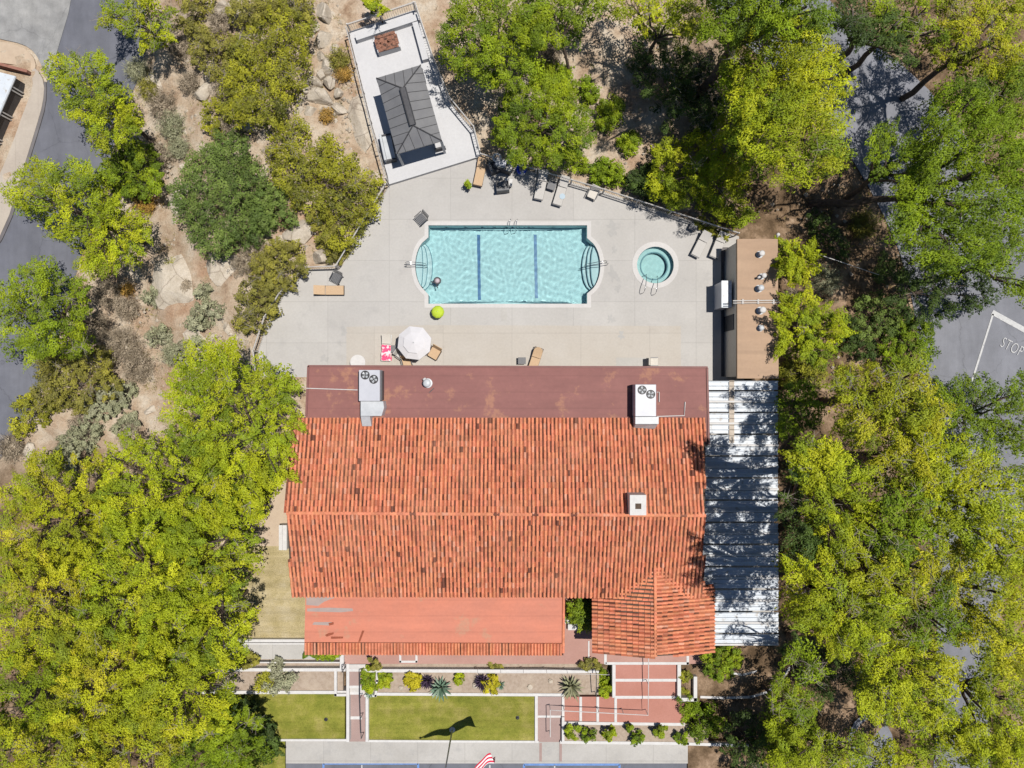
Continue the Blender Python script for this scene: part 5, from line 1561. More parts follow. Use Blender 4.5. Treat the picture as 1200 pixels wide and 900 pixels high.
# ------------------------------------------------------------------ plants
def np_mesh(name, V, quads, cols=None, mat=None, smooth=False):
    """V (n,3), quads (m,4) as numpy; cols per vertex (n,3)."""
    me = bpy.data.meshes.new(name)
    nv, nq = len(V), len(quads)
    me.vertices.add(nv); me.vertices.foreach_set('co', np.ascontiguousarray(V, np.float32).ravel())
    me.loops.add(nq * 4); me.loops.foreach_set('vertex_index', np.ascontiguousarray(quads, np.int32).ravel())
    me.polygons.add(nq); me.polygons.foreach_set('loop_start', np.arange(nq, dtype=np.int32) * 4)
    me.update(calc_edges=True)
    if smooth: me.polygons.foreach_set('use_smooth', np.ones(nq, bool))
    if cols is not None:
        at = me.color_attributes.new('Col', 'FLOAT_COLOR', 'POINT')
        c4 = np.ones((nv, 4), np.float32); c4[:, :3] = cols
        at.data.foreach_set('color', c4.ravel())
    if mat: me.materials.append(mat)
    o = bpy.data.objects.new(name, me); C.objects.link(o)
    return o


def unit(a):
    return a / np.maximum(1e-9, np.linalg.norm(a, axis=-1, keepdims=True))


def leaves(cen, rad, cnt, ln, wd_, col, flatz=0.75, wind=(0, 0, 0), spread=0.45, var=0.22, low=-0.35):
    """Leaf sprays through clumps. cen (N,3), rad (N,), cnt leaves per clump, col (N,3)."""
    Nn = len(cen); idx = np.repeat(np.arange(Nn), cnt); M_ = len(idx)
    u = rng.uniform(low, 1, M_); th = rng.uniform(0, 2 * np.pi, M_); s = np.sqrt(np.maximum(0, 1 - u * u))
    d = np.stack([s * np.cos(th), s * np.sin(th), u], -1)
    r = rng.uniform(0.45, 1.08, M_) ** 0.7
    p = cen[idx] + d * (rad[idx] * r)[:, None] * np.array([1, 1, flatz])
    nrm = unit(d * 0.5 + np.array([0, 0, .95]) + rng.normal(0, spread, (M_, 3)))
    ax = rng.normal(0, 1, (M_, 3)) * 0.8 + d * 0.9 + np.asarray(wind)
    ax = unit(ax - nrm * np.sum(ax * nrm, -1, keepdims=True))
    sd = np.cross(nrm, ax)
    l = ln * rng.uniform(.6, 1.35, M_)[:, None]; w = wd_ * rng.uniform(.6, 1.35, M_)[:, None]
    bend = nrm * l * rng.uniform(-.2, .15, M_)[:, None]
    V = np.stack([p - ax * l * .5, p + sd * w * .5 + ax * l * .05, p + ax * l * .5 + bend, p - sd * w * .5 + ax * l * .05], 1).reshape(-1, 3)
    Q = np.arange(M_ * 4).reshape(-1, 4)
    c = col[idx] * rng.uniform(1 - var, 1 + var, M_)[:, None]
    c = np.repeat(np.clip(c, 0.002, .95), 4, 0)
    return V, Q, c


def boughs(cen, rad, cnt, ln, wd_, col, flatz=0.6, wind=(0, 0, 0), var=0.2, spread=.38, low=-.12, dirs=None, elong=1.0):
    """Dense leafy puffs: lumpy domes of small leaves facing out and up, one per centre."""
    Nn = len(cen)
    k = np.maximum(8, (cnt * (rad / np.mean(rad)) ** 2).astype(int)); idx = np.repeat(np.arange(Nn), k); M_ = len(idx)
    u = rng.uniform(low, 1, M_); th = rng.uniform(0, 2 * np.pi, M_); s = np.sqrt(np.maximum(0, 1 - u * u))
    p1 = rng.uniform(0, 6.28, Nn)[idx]; p2 = rng.uniform(0, 6.28, Nn)[idx]; p3 = rng.uniform(0, 6.28, Nn)[idx]
    lump = 1 + .20 * np.sin(3 * th + p1) * s + .15 * np.sin(5 * th + p2 + 4 * u) + .13 * np.sin(8 * u * 1.5 + 2 * th + p3) + .09 * np.sin(9 * th - 7 * u + p1)
    d = np.stack([s * np.cos(th), s * np.sin(th), u], -1)
    r = np.where(rng.random(M_) < .78, rng.uniform(.82, 1.05, M_), rng.uniform(.3, .85, M_)) * lump
    off = d * (rad[idx] * r)[:, None] * np.array([1, 1, flatz])
    if dirs is not None and elong != 1.0:
        D = dirs[idx]; al = np.sum(off[:, :2] * D, -1); pe = off[:, 1] * D[:, 0] - off[:, 0] * D[:, 1]
        al = al * elong; pe = pe / elong ** .8 * (1 - .28 * np.clip(al / rad[idx], -1, 1.4))       # boughs taper outwards
        off[:, 0] = al * D[:, 0] - pe * D[:, 1]; off[:, 1] = al * D[:, 1] + pe * D[:, 0]
        off[:, 2] += .10 * al
    p = cen[idx] + off
    nrm = unit(d * np.array([.8, .8, .8]) + np.array([0, 0, .5]) + rng.normal(0, spread, (M_, 3)))
    ax = rng.normal(0, 1, (M_, 3)) * .7 + d * .7 + np.asarray(wind)
    if dirs is not None: ax[:, :2] += dirs[idx] * (elong - 1) * 1.6
    ax = unit(ax - nrm * np.sum(ax * nrm, -1, keepdims=True)); sd = np.cross(nrm, ax)
    l = ln * rng.uniform(.55, 1.4, M_)[:, None]; w = wd_ * rng.uniform(.6, 1.35, M_)[:, None]
    bend = nrm * l * rng.uniform(-.2, .2, M_)[:, None]
    V = np.stack([p - ax * l * .5, p + sd * w * .5 + ax * l * .05, p + ax * l * .5 + bend, p - sd * w * .5 + ax * l * .05], 1).reshape(-1, 3)
    c = np.repeat(np.clip(col[idx] * rng.uniform(1 - var, 1 + var, M_)[:, None], .002, .9), 4, 0)
    return V, np.arange(M_ * 4).reshape(-1, 4), c


def scatter(lobes, gap):
    """Poisson-like points in a union of photo circles -> px, py, u(0 centre..1 rim), lobe index."""
    out = []; cell = {}
    x0 = min(a[0] - a[2] for a in lobes); x1 = max(a[0] + a[2] for a in lobes)
    y0 = min(a[1] - a[2] for a in lobes); y1 = max(a[1] + a[2] for a in lobes)
    n = int((x1 - x0) * (y1 - y0) / gap ** 2 * 5) + 10
    X = rng.uniform(x0, x1, n); Y = rng.uniform(y0, y1, n); wob = rng.uniform(.80, 1.12, n)
    for x, y, wv_ in zip(X, Y, wob):
        best = None; bz = -9
        for k, a in enumerate(lobes):
            d = math.hypot(x - a[0], y - a[1]) / a[2]
            if d < wv_:
                hz = a[2] * math.sqrt(max(0, 1 - min(1, d) ** 2))
                if hz > bz: bz = hz; best = (k, min(1, d))
        if best is None: continue
        key = (int(x // gap), int(y // gap)); ok = True
        for i in (-1, 0, 1):
            for j in (-1, 0, 1):
                for (a, b) in cell.get((key[0] + i, key[1] + j), ()):
                    if (a - x) ** 2 + (b - y) ** 2 < gap * gap: ok = False; break
                if not ok: break
            if not ok: break
        if ok:
            cell.setdefault(key, []).append((x, y)); out.append((x, y, best[1], best[0]))
    return out


PAL = {
    'lime': [(0.37, 0.425, 0.014), (0.29, 0.355, 0.014), (0.44, 0.46, 0.018), (0.18, 0.25, 0.018)],
    'gold': [(0.41, 0.43, 0.016), (0.33, 0.37, 0.014), (0.46, 0.43, 0.022), (0.20, 0.25, 0.02)],
    'fresh': [(0.245, 0.325, 0.014), (0.30, 0.365, 0.013), (0.175, 0.25, 0.016), (0.11, 0.17, 0.016)],
    'green': [(0.18, 0.265, 0.012), (0.235, 0.32, 0.012), (0.105, 0.165, 0.014)],
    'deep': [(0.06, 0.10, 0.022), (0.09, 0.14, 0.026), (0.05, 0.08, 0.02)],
    'bluegreen': [(0.14, 0.20, 0.042), (0.185, 0.25, 0.055), (0.095, 0.145, 0.035)],
    'olive': [(0.25, 0.235, 0.045), (0.31, 0.285, 0.045), (0.19, 0.18, 0.045)],
    'scrub': [(0.32, 0.32, 0.022), (0.38, 0.37, 0.028), (0.24, 0.245, 0.03), (0.14, 0.15, 0.03)],
    'sage': [(0.31, 0.32, 0.19), (0.37, 0.37, 0.24), (0.26, 0.26, 0.155)],
    'dry': [(0.34, 0.28, 0.20), (0.41, 0.34, 0.25), (0.27, 0.22, 0.16)],
    'rusty': [(0.40, 0.23, 0.05), (0.45, 0.28, 0.06), (0.32, 0.20, 0.06)],
    'yellow': [(0.46, 0.40, 0.02), (0.50, 0.44, 0.025), (0.40, 0.36, 0.02)],
    'purple': [(0.06, 0.04, 0.07), (0.09, 0.06, 0.10), (0.04, 0.03, 0.05)],
    'teal': [(0.20, 0.30, 0.21), (0.27, 0.36, 0.27), (0.15, 0.24, 0.17)],
}


def branch_mesh(paths, name, mat, root):
    mb = MB()
    for pts, r0_, r1_, n in paths: mb.tube(pts, r0_, n, r1_, cap=False)
    return part(root, name, mb, mat, smooth=True, world=True)


def wiggle(a, b, n, amp):
    pts = []
    for i in range(n + 1):
        t = i / n; q = a.lerp(b, t)
        if 0 < i < n: q = q + Vector((random.uniform(-amp, amp), random.uniform(-amp, amp), random.uniform(-amp, amp) * .6))
        pts.append(q)
    return pts


def tree(name, label, lobes, h, pal, base=None, gap=11.5, clump=.43, cnt=330, ln=.12, wd_=.048, group='trees around the clubhouse', wind=(0, 0, 0), jag=.75, thick=.85, dead=5, trunk_r=None, cat='tree', under=True, bare=0.0, zvar=.6, spread=.34, flatz=.75, elong=1.45, fill=1.25):
    """One tree: crown of leafy boughs over the photo's lobes, trunk and limbs carrying it."""
    cx = sum(a[0] * a[2] ** 2 for a in lobes) / sum(a[2] ** 2 for a in lobes)
    cy = sum(a[1] * a[2] ** 2 for a in lobes) / sum(a[2] ** 2 for a in lobes)
    z0 = 0
    for _ in range(5):
        p = W(cx, cy, z0 + h * .8); z0 = gnd(p.x, p.y)
    ph = [random.uniform(0, 6.28) for _ in range(6)]
    def holes(x, y):
        return math.sin(x * .13 + y * .06 + ph[0]) + math.sin(-x * .07 + y * .15 + ph[1]) + math.sin(x * .21 - y * .17 + ph[2]) + .8 * math.sin(x * .29 + y * .31 + ph[3])
    lz = [random.uniform(-zvar, zvar) for _ in lobes]
    cols = [np.array(random.choice(PAL[pal])) for _ in lobes]
    dr = []
    def layer(gp, cl, keep_thr, drop, jg, tint):
        cen = []; rad = []; col = []; info = []; dr.clear()
        pts = scatter(lobes, gp)
        keep = [q for q in pts if holes(q[0], q[1]) > keep_thr + bare * 3.2 and random.random() > bare * .25]
        if len(keep) >= 3: pts = keep
        if len(pts) < 3: pts = [(a[0], a[1], 0, i) for i, a in enumerate(lobes)] * (3 if len(lobes) < 3 else 1)
        for x, y, u, k in pts:
            Rl = lobes[k][2] * S
            z = z0 + h + lz[k] - Rl * thick * (1 - math.sqrt(max(0, 1 - u * u))) + rng.normal(0, jg) - drop
            z = max(z, z0 + .3)
            cen.append(W(x, y, z)); rad.append(cl * rng.uniform(.6, 1.25))
            c = cols[k] * .35 + np.array(random.choice(PAL[pal])) * .65
            col.append(c * rng.uniform(.74, 1.16) * tint); info.append((x, y, u, k))
            a = math.atan2(-(y - lobes[k][1]) - .5 * (y - cy), (x - lobes[k][0]) + .5 * (x - cx)) + rng.normal(0, .45)
            dr.append((math.cos(a) + wind[0] * 1.2, math.sin(a) + wind[1] * 1.2))
        return np.array(cen), np.array(rad), np.array(col), info
    hs = min(1, h / 6)
    cen, rad, col, pts = layer(gap, clump, -1.35 if h > 5 else -1.6, 0, .62 * jag * hs, 1.0)
    V, Q, c = boughs(cen, rad, cnt, ln, wd_, col, wind=wind, spread=spread, flatz=flatz, dirs=unit(np.array(dr) + 1e-6), elong=elong)
    # small sprays between and around the boughs
    c2, r2, k2, _ = layer(gap * 1.05, clump * .40, -.6 if h > 5 else -1.3, .22 * hs, .4 * jag * hs, 1.0)
    V2, Q2, cc2 = boughs(c2, r2, int(cnt * .22), ln * 1.05, wd_, k2, wind=wind, spread=.55, low=-.5)
    Q2 = Q2 + len(V); V = np.concatenate([V, V2]); Q = np.concatenate([Q, Q2]); c = np.concatenate([c, cc2])
    if under:
        c3, r3, k3, _ = layer(gap * fill, clump * 1.35, -9, clump * 5.6 * (.3 + .7 * hs), .5 * hs, 1.0)
        V3, Q3, cc3 = boughs(c3, r3, int(cnt * .55), ln * 1.5, wd_ * 1.7, k3, spread=.5, low=-.4)
        Q3 = Q3 + len(V); V = np.concatenate([V, V3]); Q = np.concatenate([Q, Q3]); c = np.concatenate([c, cc3])
    top = Vector(cen[:, :].mean(0)); 
    if base is not None: b = WG(*base)
    else: b = Vector((top.x, top.y, gnd(top.x, top.y) if h < 4 else hg(top.x, top.y)))
    t = thing(name, b, label, cat, group)
    o = np_mesh('crown', V, Q, c, Mt['leaf']); o.parent = t; o.matrix_parent_inverse = Matrix.Translation(b).inverted()
    # trunk, limbs to the clumps, bare twigs
    ht = max(.4, h * .55); tr = trunk_r or max(.04, .024 * h)
    fork = Vector((b.x + (top.x - b.x) * .7, b.y + (top.y - b.y) * .7, z0 + ht))
    low_ = b - Vector((0, 0, .25))
    paths = [(wiggle(low_, fork, 4, .05 * h ** .5), tr, tr * .62, 8)]
    for k, a in enumerate(lobes):
        e = W(a[0], a[1], z0 + h + lz[k] - a[2] * S * .35)
        paths.append((wiggle(fork, e, 4, .12), tr * .55, tr * .18, 6))
    for q in random.sample(range(len(cen)), min(len(cen), 14 + len(cen) // 6)):
        e = Vector(cen[q]); k = pts[q][3]; a = lobes[k]
        s = W(a[0], a[1], z0 + h + lz[k] - a[2] * S * .5)
        paths.append((wiggle(fork.lerp(s, random.uniform(.5, 1)), e, 3, .12), tr * .22, .012, 5))
    branch_mesh(paths, 'trunk', Mt['bark'], t)
    if dead:
        for q in random.sample(range(len(cen)), min(len(cen), dead)):
            e = Vector(cen[q]) + Vector((0, 0, rad[q] * .35)); tw = []
            for _ in range(9):
                d = Vector((random.gauss(0, 1), random.gauss(0, 1), random.uniform(.0, .5))).normalized() * random.uniform(.35, .85)
                tw.append((wiggle(e - d * .3, e + d, 3, .07), .018, .006, 4))
            branch_mesh(tw, 'dead_twig', Mt['twig'], t)
    return t


def shrub(name, label, lobes, h, pal, gap=6.0, clump=.27, cnt=150, ln=.11, wd_=.055, cat='shrub', group='shrubs on the slopes', dead=0, **kw):
    return tree(name, label, lobes, h, pal, kw.pop('base', None), gap, clump, cnt, ln, wd_, group, jag=.55, thick=.85, dead=dead, trunk_r=.05, cat=cat, zvar=.2, fill=.95, elong=1.2, **kw)


def brush(name, label, px, py, r, h, pal, n=420, group='dry brush on the slopes', cat='shrub'):
    """Dry brush: thin stems fanning from the ground, each with small twigs."""
    b = WG(px, py); t = thing(name, b, label, cat, group)
    R = r * S
    th = rng.uniform(0, 2 * np.pi, n); k = np.sqrt(rng.uniform(0, 1, n))
    base = np.stack([np.cos(th) * k * R * .45, np.sin(th) * k * R * .45, np.full(n, -.03)], -1)
    tip = np.stack([np.cos(th + rng.normal(0, .3, n)) * R * rng.uniform(.4, 1.1, n), np.sin(th + rng.normal(0, .3, n)) * R * rng.uniform(.4, 1.1, n), h * rng.uniform(.35, 1.1, n)], -1)
    V = []; Cc = []
    A = [base]; B = [tip]
    for q in range(4):
        f = rng.uniform(.35, .95, n)[:, None]; s = base * (1 - f) + tip * f
        A.append(s); B.append(s + np.stack([rng.normal(0, .16, n), rng.normal(0, .16, n), rng.uniform(-.02, .16, n)], -1))
    A = np.concatenate(A); B = np.concatenate(B); M_ = len(A)
    d = unit(B - A); s = unit(np.cross(d, rng.normal(0, 1, (M_, 3)))); w = rng.uniform(.006, .016, M_)[:, None]
    V = np.stack([A - s * w, A + s * w, B + s * w * .4, B - s * w * .4], 1).reshape(-1, 3)
    pc = np.array(PAL[pal]); c = pc[rng.integers(0, 3, M_)] * rng.uniform(.7, 1.2, M_)[:, None]
    o = np_mesh('stems', V, np.arange(M_ * 4).reshape(-1, 4), np.repeat(c, 4, 0), Mt['leaf']); o.parent = t
    # sparse small leaves
    cen = np.stack([rng.normal(0, R * .5, 60), rng.normal(0, R * .5, 60), rng.uniform(.3, 1, 60) * h], -1)
    V, Q, c = leaves(cen, np.full(60, .16), 14, .09, .045, pc[rng.integers(0, 3, 60)])
    o = np_mesh('foliage', V, Q, c, Mt['leaf']); o.parent = t
    return t


def rosette(name, label, px, py, z, r, n, pal, h=.5, w=.055, cat='agave', group='plants in the garden bed'):
    """Agave or spiky plant: thick tapered blades in a whorl."""
    b = W(px, py, z); t = thing(name, b, label, cat, group)
    mb = MB(); R = r * S
    for i in range(n):
        th = i * 2.39996 + random.uniform(-.1, .1); f = (i + .5) / n
        el = math.radians(12 + 62 * (1 - f)); L_ = R * random.uniform(.85, 1.1) / max(.55, math.cos(el)) * (.75 + .25 * f)
        d = Vector((math.cos(th) * math.cos(el), math.sin(th) * math.cos(el), math.sin(el))); s = Vector((-math.sin(th), math.cos(th), 0)); up = s.cross(d) * -1
        k = random.uniform(.8, 1.2); c = random.choice(PAL[pal]); mb.col = (c[0] * k, c[1] * k, c[2] * k)
        p0 = Vector((0, 0, .08)); K = 4; vs_ = []
        for j in range(K + 1):
            u = j / K; ww = w * (1 - u) ** .6 * (1 + .5 * math.sin(u * 3.1)) + .004
            q = p0 + d * L_ * u - Vector((0, 0, .16 * L_ * u * u))
            vs_ += [q - s * ww + up * .3 * ww, q - up * ww * .25, q + s * ww + up * .3 * ww]
        mb.add(vs_, [(3 * j + a, 3 * j + a + 1, 3 * j + a + 4, 3 * j + a + 3) for j in range(K) for a in (0, 1)])
    part(t, 'blade', mb, Mt['leaf'], color=True)
    mb = MB(); mb.lathe((0, 0, -.08), [(.1, 0), (.12, .12), (.02, .26)], 10); part(t, 'stem', mb, Mt['bark'])
    return t


# --- the western grove
G_W = 'pines of the western grove'
tree('pine_tree', 'broad lime crown touching the corner of the tiled roof', [(250, 455, 46), (300, 470, 44), (322, 480, 30), (262, 425, 24), (300, 520, 46), (250, 510, 44), (320, 545, 26), (225, 470, 34), (285, 565, 40)], 7.2, 'lime', group=G_W, base=(330, 520))
tree('pine_tree', 'lime crown below the sage brush with a dark gap on its west side', [(170, 555, 46), (215, 540, 42), (160, 600, 42), (205, 600, 50), (240, 590, 40), (150, 575, 30)], 7.6, 'lime', group=G_W)
tree('pine_tree', 'lime crown left of the swept dirt yard', [(255, 620, 40), (225, 645, 42), (270, 650, 26), (245, 670, 38), (290, 590, 22)], 6.4, 'lime', group=G_W)
tree('pine_tree', 'olive gold crown nearest to the lower end of the west road', [(60, 585, 50), (95, 570, 36), (30, 600, 36), (85, 620, 44), (40, 635, 40)], 7.6, 'gold', group=G_W)
tree('pine_tree', 'golden crown at the west edge with a bare twig patch', [(20, 680, 42), (60, 690, 46), (30, 740, 42), (80, 735, 42)], 8.0, 'gold', group=G_W, dead=8)
tree('pine_tree', 'wide lime crown in the centre of the western grove', [(140, 670, 50), (180, 690, 48), (130, 720, 44), (190, 735, 46), (150, 640, 36)], 8.2, 'lime', group=G_W, dead=8)
tree('pine_tree', 'lime crown whose rim hangs over the dry side yard', [(240, 710, 44), (270, 725, 28), (235, 750, 40), (262, 760, 24), (215, 715, 34), (255, 700, 30)], 7.0, 'lime', group=G_W)
tree('pine_tree', 'lime crown above the white end of the brown bed', [(225, 795, 44), (248, 805, 26), (205, 830, 44), (235, 840, 28), (180, 800, 38), (248, 822, 20)], 7.0, 'lime', group=G_W, dead=8)
tree('pine_tree', 'golden crown with grey dead branches low in the western grove', [(115, 790, 48), (150, 780, 40), (140, 830, 46), (95, 830, 40)], 8.2, 'gold', group=G_W, dead=12)
tree('pine_tree', 'shadowy green crown at the west edge above the lowest gold crown', [(25, 800, 40), (50, 830, 40), (10, 840, 34), (70, 800, 26)], 6.8, 'fresh', group=G_W, bare=.2, dead=6)
tree('pine_tree', 'golden crown filling the lower left corner', [(40, 885, 46), (85, 885, 46), (5, 880, 36)], 8.2, 'gold', group=G_W)
tree('pine_tree', 'gold crown at the bottom rim west of the dark gap', [(140, 885, 44), (170, 870, 36), (115, 900, 36), (190, 850, 24)], 7.8, 'gold', group=G_W)
tree('young_tree', 'small round green tree in the shade beside the shaded lawn', [(272, 850, 22), (288, 848, 14), (258, 858, 14)], 3.4, 'fresh', group=G_W, dead=2, clump=0.34, gap=8.6)
tree('young_tree', 'dim green tree at the bottom rim beside the lower lawn', [(250, 880, 26), (285, 890, 22), (300, 880, 16), (215, 890, 22)], 3.0, 'green', group=G_W, dead=3, clump=0.39, gap=9.9)
tree('dark_oak', 'dark low oak spreading over the edge of the shaded lawn', [(285, 840, 20), (262, 830, 18), (308, 858, 17), (318, 880, 14)], 1.7, 'deep', group=G_W, dead=0, clump=0.30, gap=9.2)

# --- trees by the west road
G_R = 'trees beside the west road'
tree('pine_tree', 'leaning pine with grey branches at the top of the west road', [(155, 18, 20), (175, 30, 20), (190, 40, 14), (186, 20, 16), (130, 16, 12), (170, 5, 18)], 4.6, 'lime', group=G_R, fill=1.0, dead=14, clump=0.40)
tree('pine_tree', 'long yellow green pine slanting out over the west road', [(85, 88, 24), (105, 108, 28), (125, 125, 26), (110, 85, 18), (140, 140, 22), (68, 78, 12), (95, 128, 18), (120, 160, 14)], 6.2, 'lime', group=G_R, fill=1.0, base=(185, 170), clump=0.42)
tree('broadleaf_tree', 'rounded mid green tree between two yellow pines by the road', [(157, 205, 26), (140, 200, 20), (172, 212, 18), (160, 185, 20)], 3.0, 'fresh', group=G_R, fill=1.0, dead=0, clump=0.34, gap=8.6, elong=1.15)
tree('pine_tree', 'multi lobed yellow pine hiding the middle of the west road', [(45, 220, 30), (70, 240, 28), (95, 220, 24), (100, 255, 28), (125, 260, 26), (140, 290, 26), (115, 300, 22), (82, 270, 18), (30, 225, 18), (155, 270, 16)], 6.6, 'lime', group=G_R, fill=1.0, base=(170, 285), clump=0.45)
tree('pine_tree', 'round dark edged pine on the lower west road', [(40, 345, 36), (70, 365, 32), (45, 385, 36), (80, 395, 24), (20, 365, 28), (85, 345, 18)], 6.6, 'fresh', group=G_R, fill=1.0, clump=0.45, dead=10)

# --- shrubs of the west slope
shrub('oak_shrub', 'big blue green oak shrub in the middle of the west slope', [(250, 212, 36), (285, 222, 34), (240, 238, 34), (275, 255, 36), (255, 275, 26), (290, 262, 28), (268, 182, 26), (225, 228, 24)], 2.6, 'bluegreen', gap=7.9, clump=0.34)
shrub('laurel_shrub', 'tall yellow shrub between the boulders and the big blue green shrub', [(300, 62, 30), (330, 50, 30), (292, 92, 28), (325, 90, 34), (310, 120, 28), (345, 80, 22), (345, 35, 22), (325, 25, 24), (285, 125, 20)], 2.8, 'scrub', gap=8.6, clump=0.36, bare=.08, dead=4)
shrub('laurel_shrub', 'wide yellow shrub along the slanted deck fence', [(340, 165, 26), (350, 195, 32), (385, 200, 30), (375, 230, 30), (410, 220, 26), (405, 250, 26), (428, 215, 18), (385, 180, 20), (425, 240, 18), (400, 275, 18)], 2.2, 'scrub', gap=8.6, clump=0.34, bare=.1, dead=6)
shrub('laurel_shrub', 'olive shrub under the pale rock ledge by the deck fence', [(385, 275, 14), (395, 292, 14), (378, 258, 12)], 1.4, 'olive', gap=7.3, bare=.05)
shrub('laurel_shrub', 'olive shrub next to the short level fence', [(330, 300, 20), (345, 315, 14), (315, 315, 20), (330, 325, 16)], 1.9, 'olive', gap=7.7, bare=.1, dead=2)
shrub('laurel_shrub', 'brownish shrub on the lower left deck corner fence', [(305, 345, 22), (298, 370, 20), (312, 365, 14), (290, 345, 14)], 1.9, 'olive', gap=7.7, bare=.14, dead=3)
shrub('laurel_shrub', 'olive brown shrub uphill of the tall yellow shrub', [(245, 65, 22), (262, 80, 18), (240, 45, 16), (265, 55, 16)], 1.6, 'olive', gap=7.9, bare=.25, dead=5)
shrub('laurel_shrub', 'yellow green shrub tuft below the pale roadside dirt', [(255, 130, 18), (250, 145, 12), (262, 118, 12)], 1.3, 'scrub', gap=7.9, bare=.15)
shrub('laurel_shrub', 'small shrub at the top rim right of the leaning pine', [(225, 12, 14), (240, 5, 14), (215, 28, 10)], 1.5, 'olive', gap=7.9, bare=.2)
shrub('laurel_shrub', 'green shrub at the top rim above the tall yellow shrub', [(300, 8, 18), (330, 5, 20), (355, 10, 14), (280, 15, 14)], 1.6, 'olive', gap=7.9, bare=.15, dead=3)
shrub('sage_shrub', 'dark sage shrub between pale slab and yellow shrub', [(318, 238, 20), (305, 255, 18), (332, 255, 14)], 1.6, 'bluegreen', gap=7.9, bare=.12)
shrub('olive_shrub', 'dull olive shrub between the road and brown brush', [(80, 440, 26), (110, 430, 24), (60, 460, 22), (95, 465, 20), (130, 455, 14)], 1.9, 'olive', gap=8.2, bare=.12, dead=4)
shrub('olive_shrub', 'yellow green low shrub near the lower road edge', [(35, 480, 18), (55, 485, 14), (25, 500, 12)], 1.2, 'scrub', gap=7.9, bare=.15)
for lab, x, y, r, pal, h in (
        ('round sage shrub at the foot of the pale granite slab', 240, 370, 19, 'sage', 1.3), ('little sage shrub right above the round one', 238, 340, 9, 'sage', .8),
        ('sage shrub on the rim of the pale slab, nearest the orange plant', 182, 345, 12, 'sage', .8), ('grey green shrub below the pale slab', 187, 393, 14, 'sage', .9),
        ('grey green shrub half under the broad lime crown', 222, 412, 20, 'sage', 1.3), ('silvery sage shrub at the upper rim of the grove', 95, 515, 24, 'sage', 1.3),
        ('silvery sage shrub above the dark gap in the grove', 78, 535, 20, 'sage', 1.1), ('wide pale sage shrub under the brown brush', 120, 472, 24, 'sage', 1.4),
        ('pale sage shrub beside the small red earth scar', 145, 465, 18, 'sage', 1.2), ('grey sage shrub at the grove edge next to red earth', 150, 498, 14, 'sage', 1.0)):
    shrub('sage_shrub', lab, [(x, y, r * .8), (x + r * .4, y - r * .3, r * .55), (x - r * .45, y + r * .25, r * .6)], h, pal, gap=6.9, clump=0.24, bare=.08, group='sage shrubs on the west slope')
for lab, x, y, r, pal, h in (
        ('grey brown brush between pine and red soil', 130, 345, 20, 'dry', .9), ('dark spiky brush beside the orange plant', 153, 362, 17, 'dry', .8),
        ('brown brush below the dark edged road pine', 118, 385, 20, 'dry', .9), ('large brown brush in the middle of the lower slope', 150, 405, 26, 'dry', 1.1),
        ('brown brush just above the pale sage', 165, 430, 22, 'dry', 1.0), ('brown brush touching the grove next to red earth', 158, 510, 18, 'dry', .8),
        ('grey brush at the end of the road beside the gold crown', 18, 525, 20, 'dry', .8), ('brown brush between the slanting pine and pale dirt', 195, 128, 20, 'dry', 1.0),
        ('greyish brush above the rounded green tree', 205, 150, 18, 'sage', .9), ('grey brush at the upper road bend', 165, 85, 16, 'sage', .9),
        ('straw brush on the pale dirt between pine and olive shrub', 225, 100, 14, 'dry', .8), ('dry brush under the small level fence shrub', 290, 310, 16, 'dry', .9),
        ('dry brush at the rock ledge beside the dark sage shrub', 300, 290, 14, 'dry', .7), ('grey brush beside the boulder gap by the terrace', 400, 75, 12, 'olive', .9),
        ('rusty brush clinging to the terrace fence', 405, 90, 9, 'rusty', .7), ('small orange plant among grey brush', 152, 340, 8, 'rusty', .6),
        ('orange tuft at the foot of the boulders', 384, 138, 7, 'rusty', .6), ('dry tuft in the middle of the pale slab', 221, 335, 6, 'dry', .45),
        ('straw tuft at the top of the pale slab', 205, 312, 7, 'scrub', .45), ('dry brush by the tall yellow shrub and the sandy track', 268, 105, 16, 'dry', .9),
        ('brown brush near the top rim between sandy slope and shrub', 262, 30, 16, 'dry', .8), ('low brown brush on the sandy slope beside the olive brown shrub', 215, 60, 15, 'dry', 0.8),
        ('low olive brush under the pale roadside dirt', 178, 108, 14, 'olive', 0.7),
        ('brown brush beside the pale rock above the big shrub', 272, 150, 12, 'dry', 0.7),
        ('straw brush at the edge of the lower road', 60, 425, 16, 'olive', 0.9),
        ('grey brush on the slope under the pale slab', 205, 415, 14, 'sage', 0.7),
        ('brown brush under the wide pale sage', 100, 500, 16, 'dry', 0.8),
        ('straw brush below the rounded green tree', 175, 240, 14, 'rusty', .8),
        ('brown brush beneath the two lobes of the yellow pine', 190, 185, 16, 'dry', .8), ('grey brush on the sandy track left of the big shrub', 212, 175, 14, 'sage', .7)):
    brush('dry_brush', lab, x, y, r, h, pal, n=int(14 * r + 60))

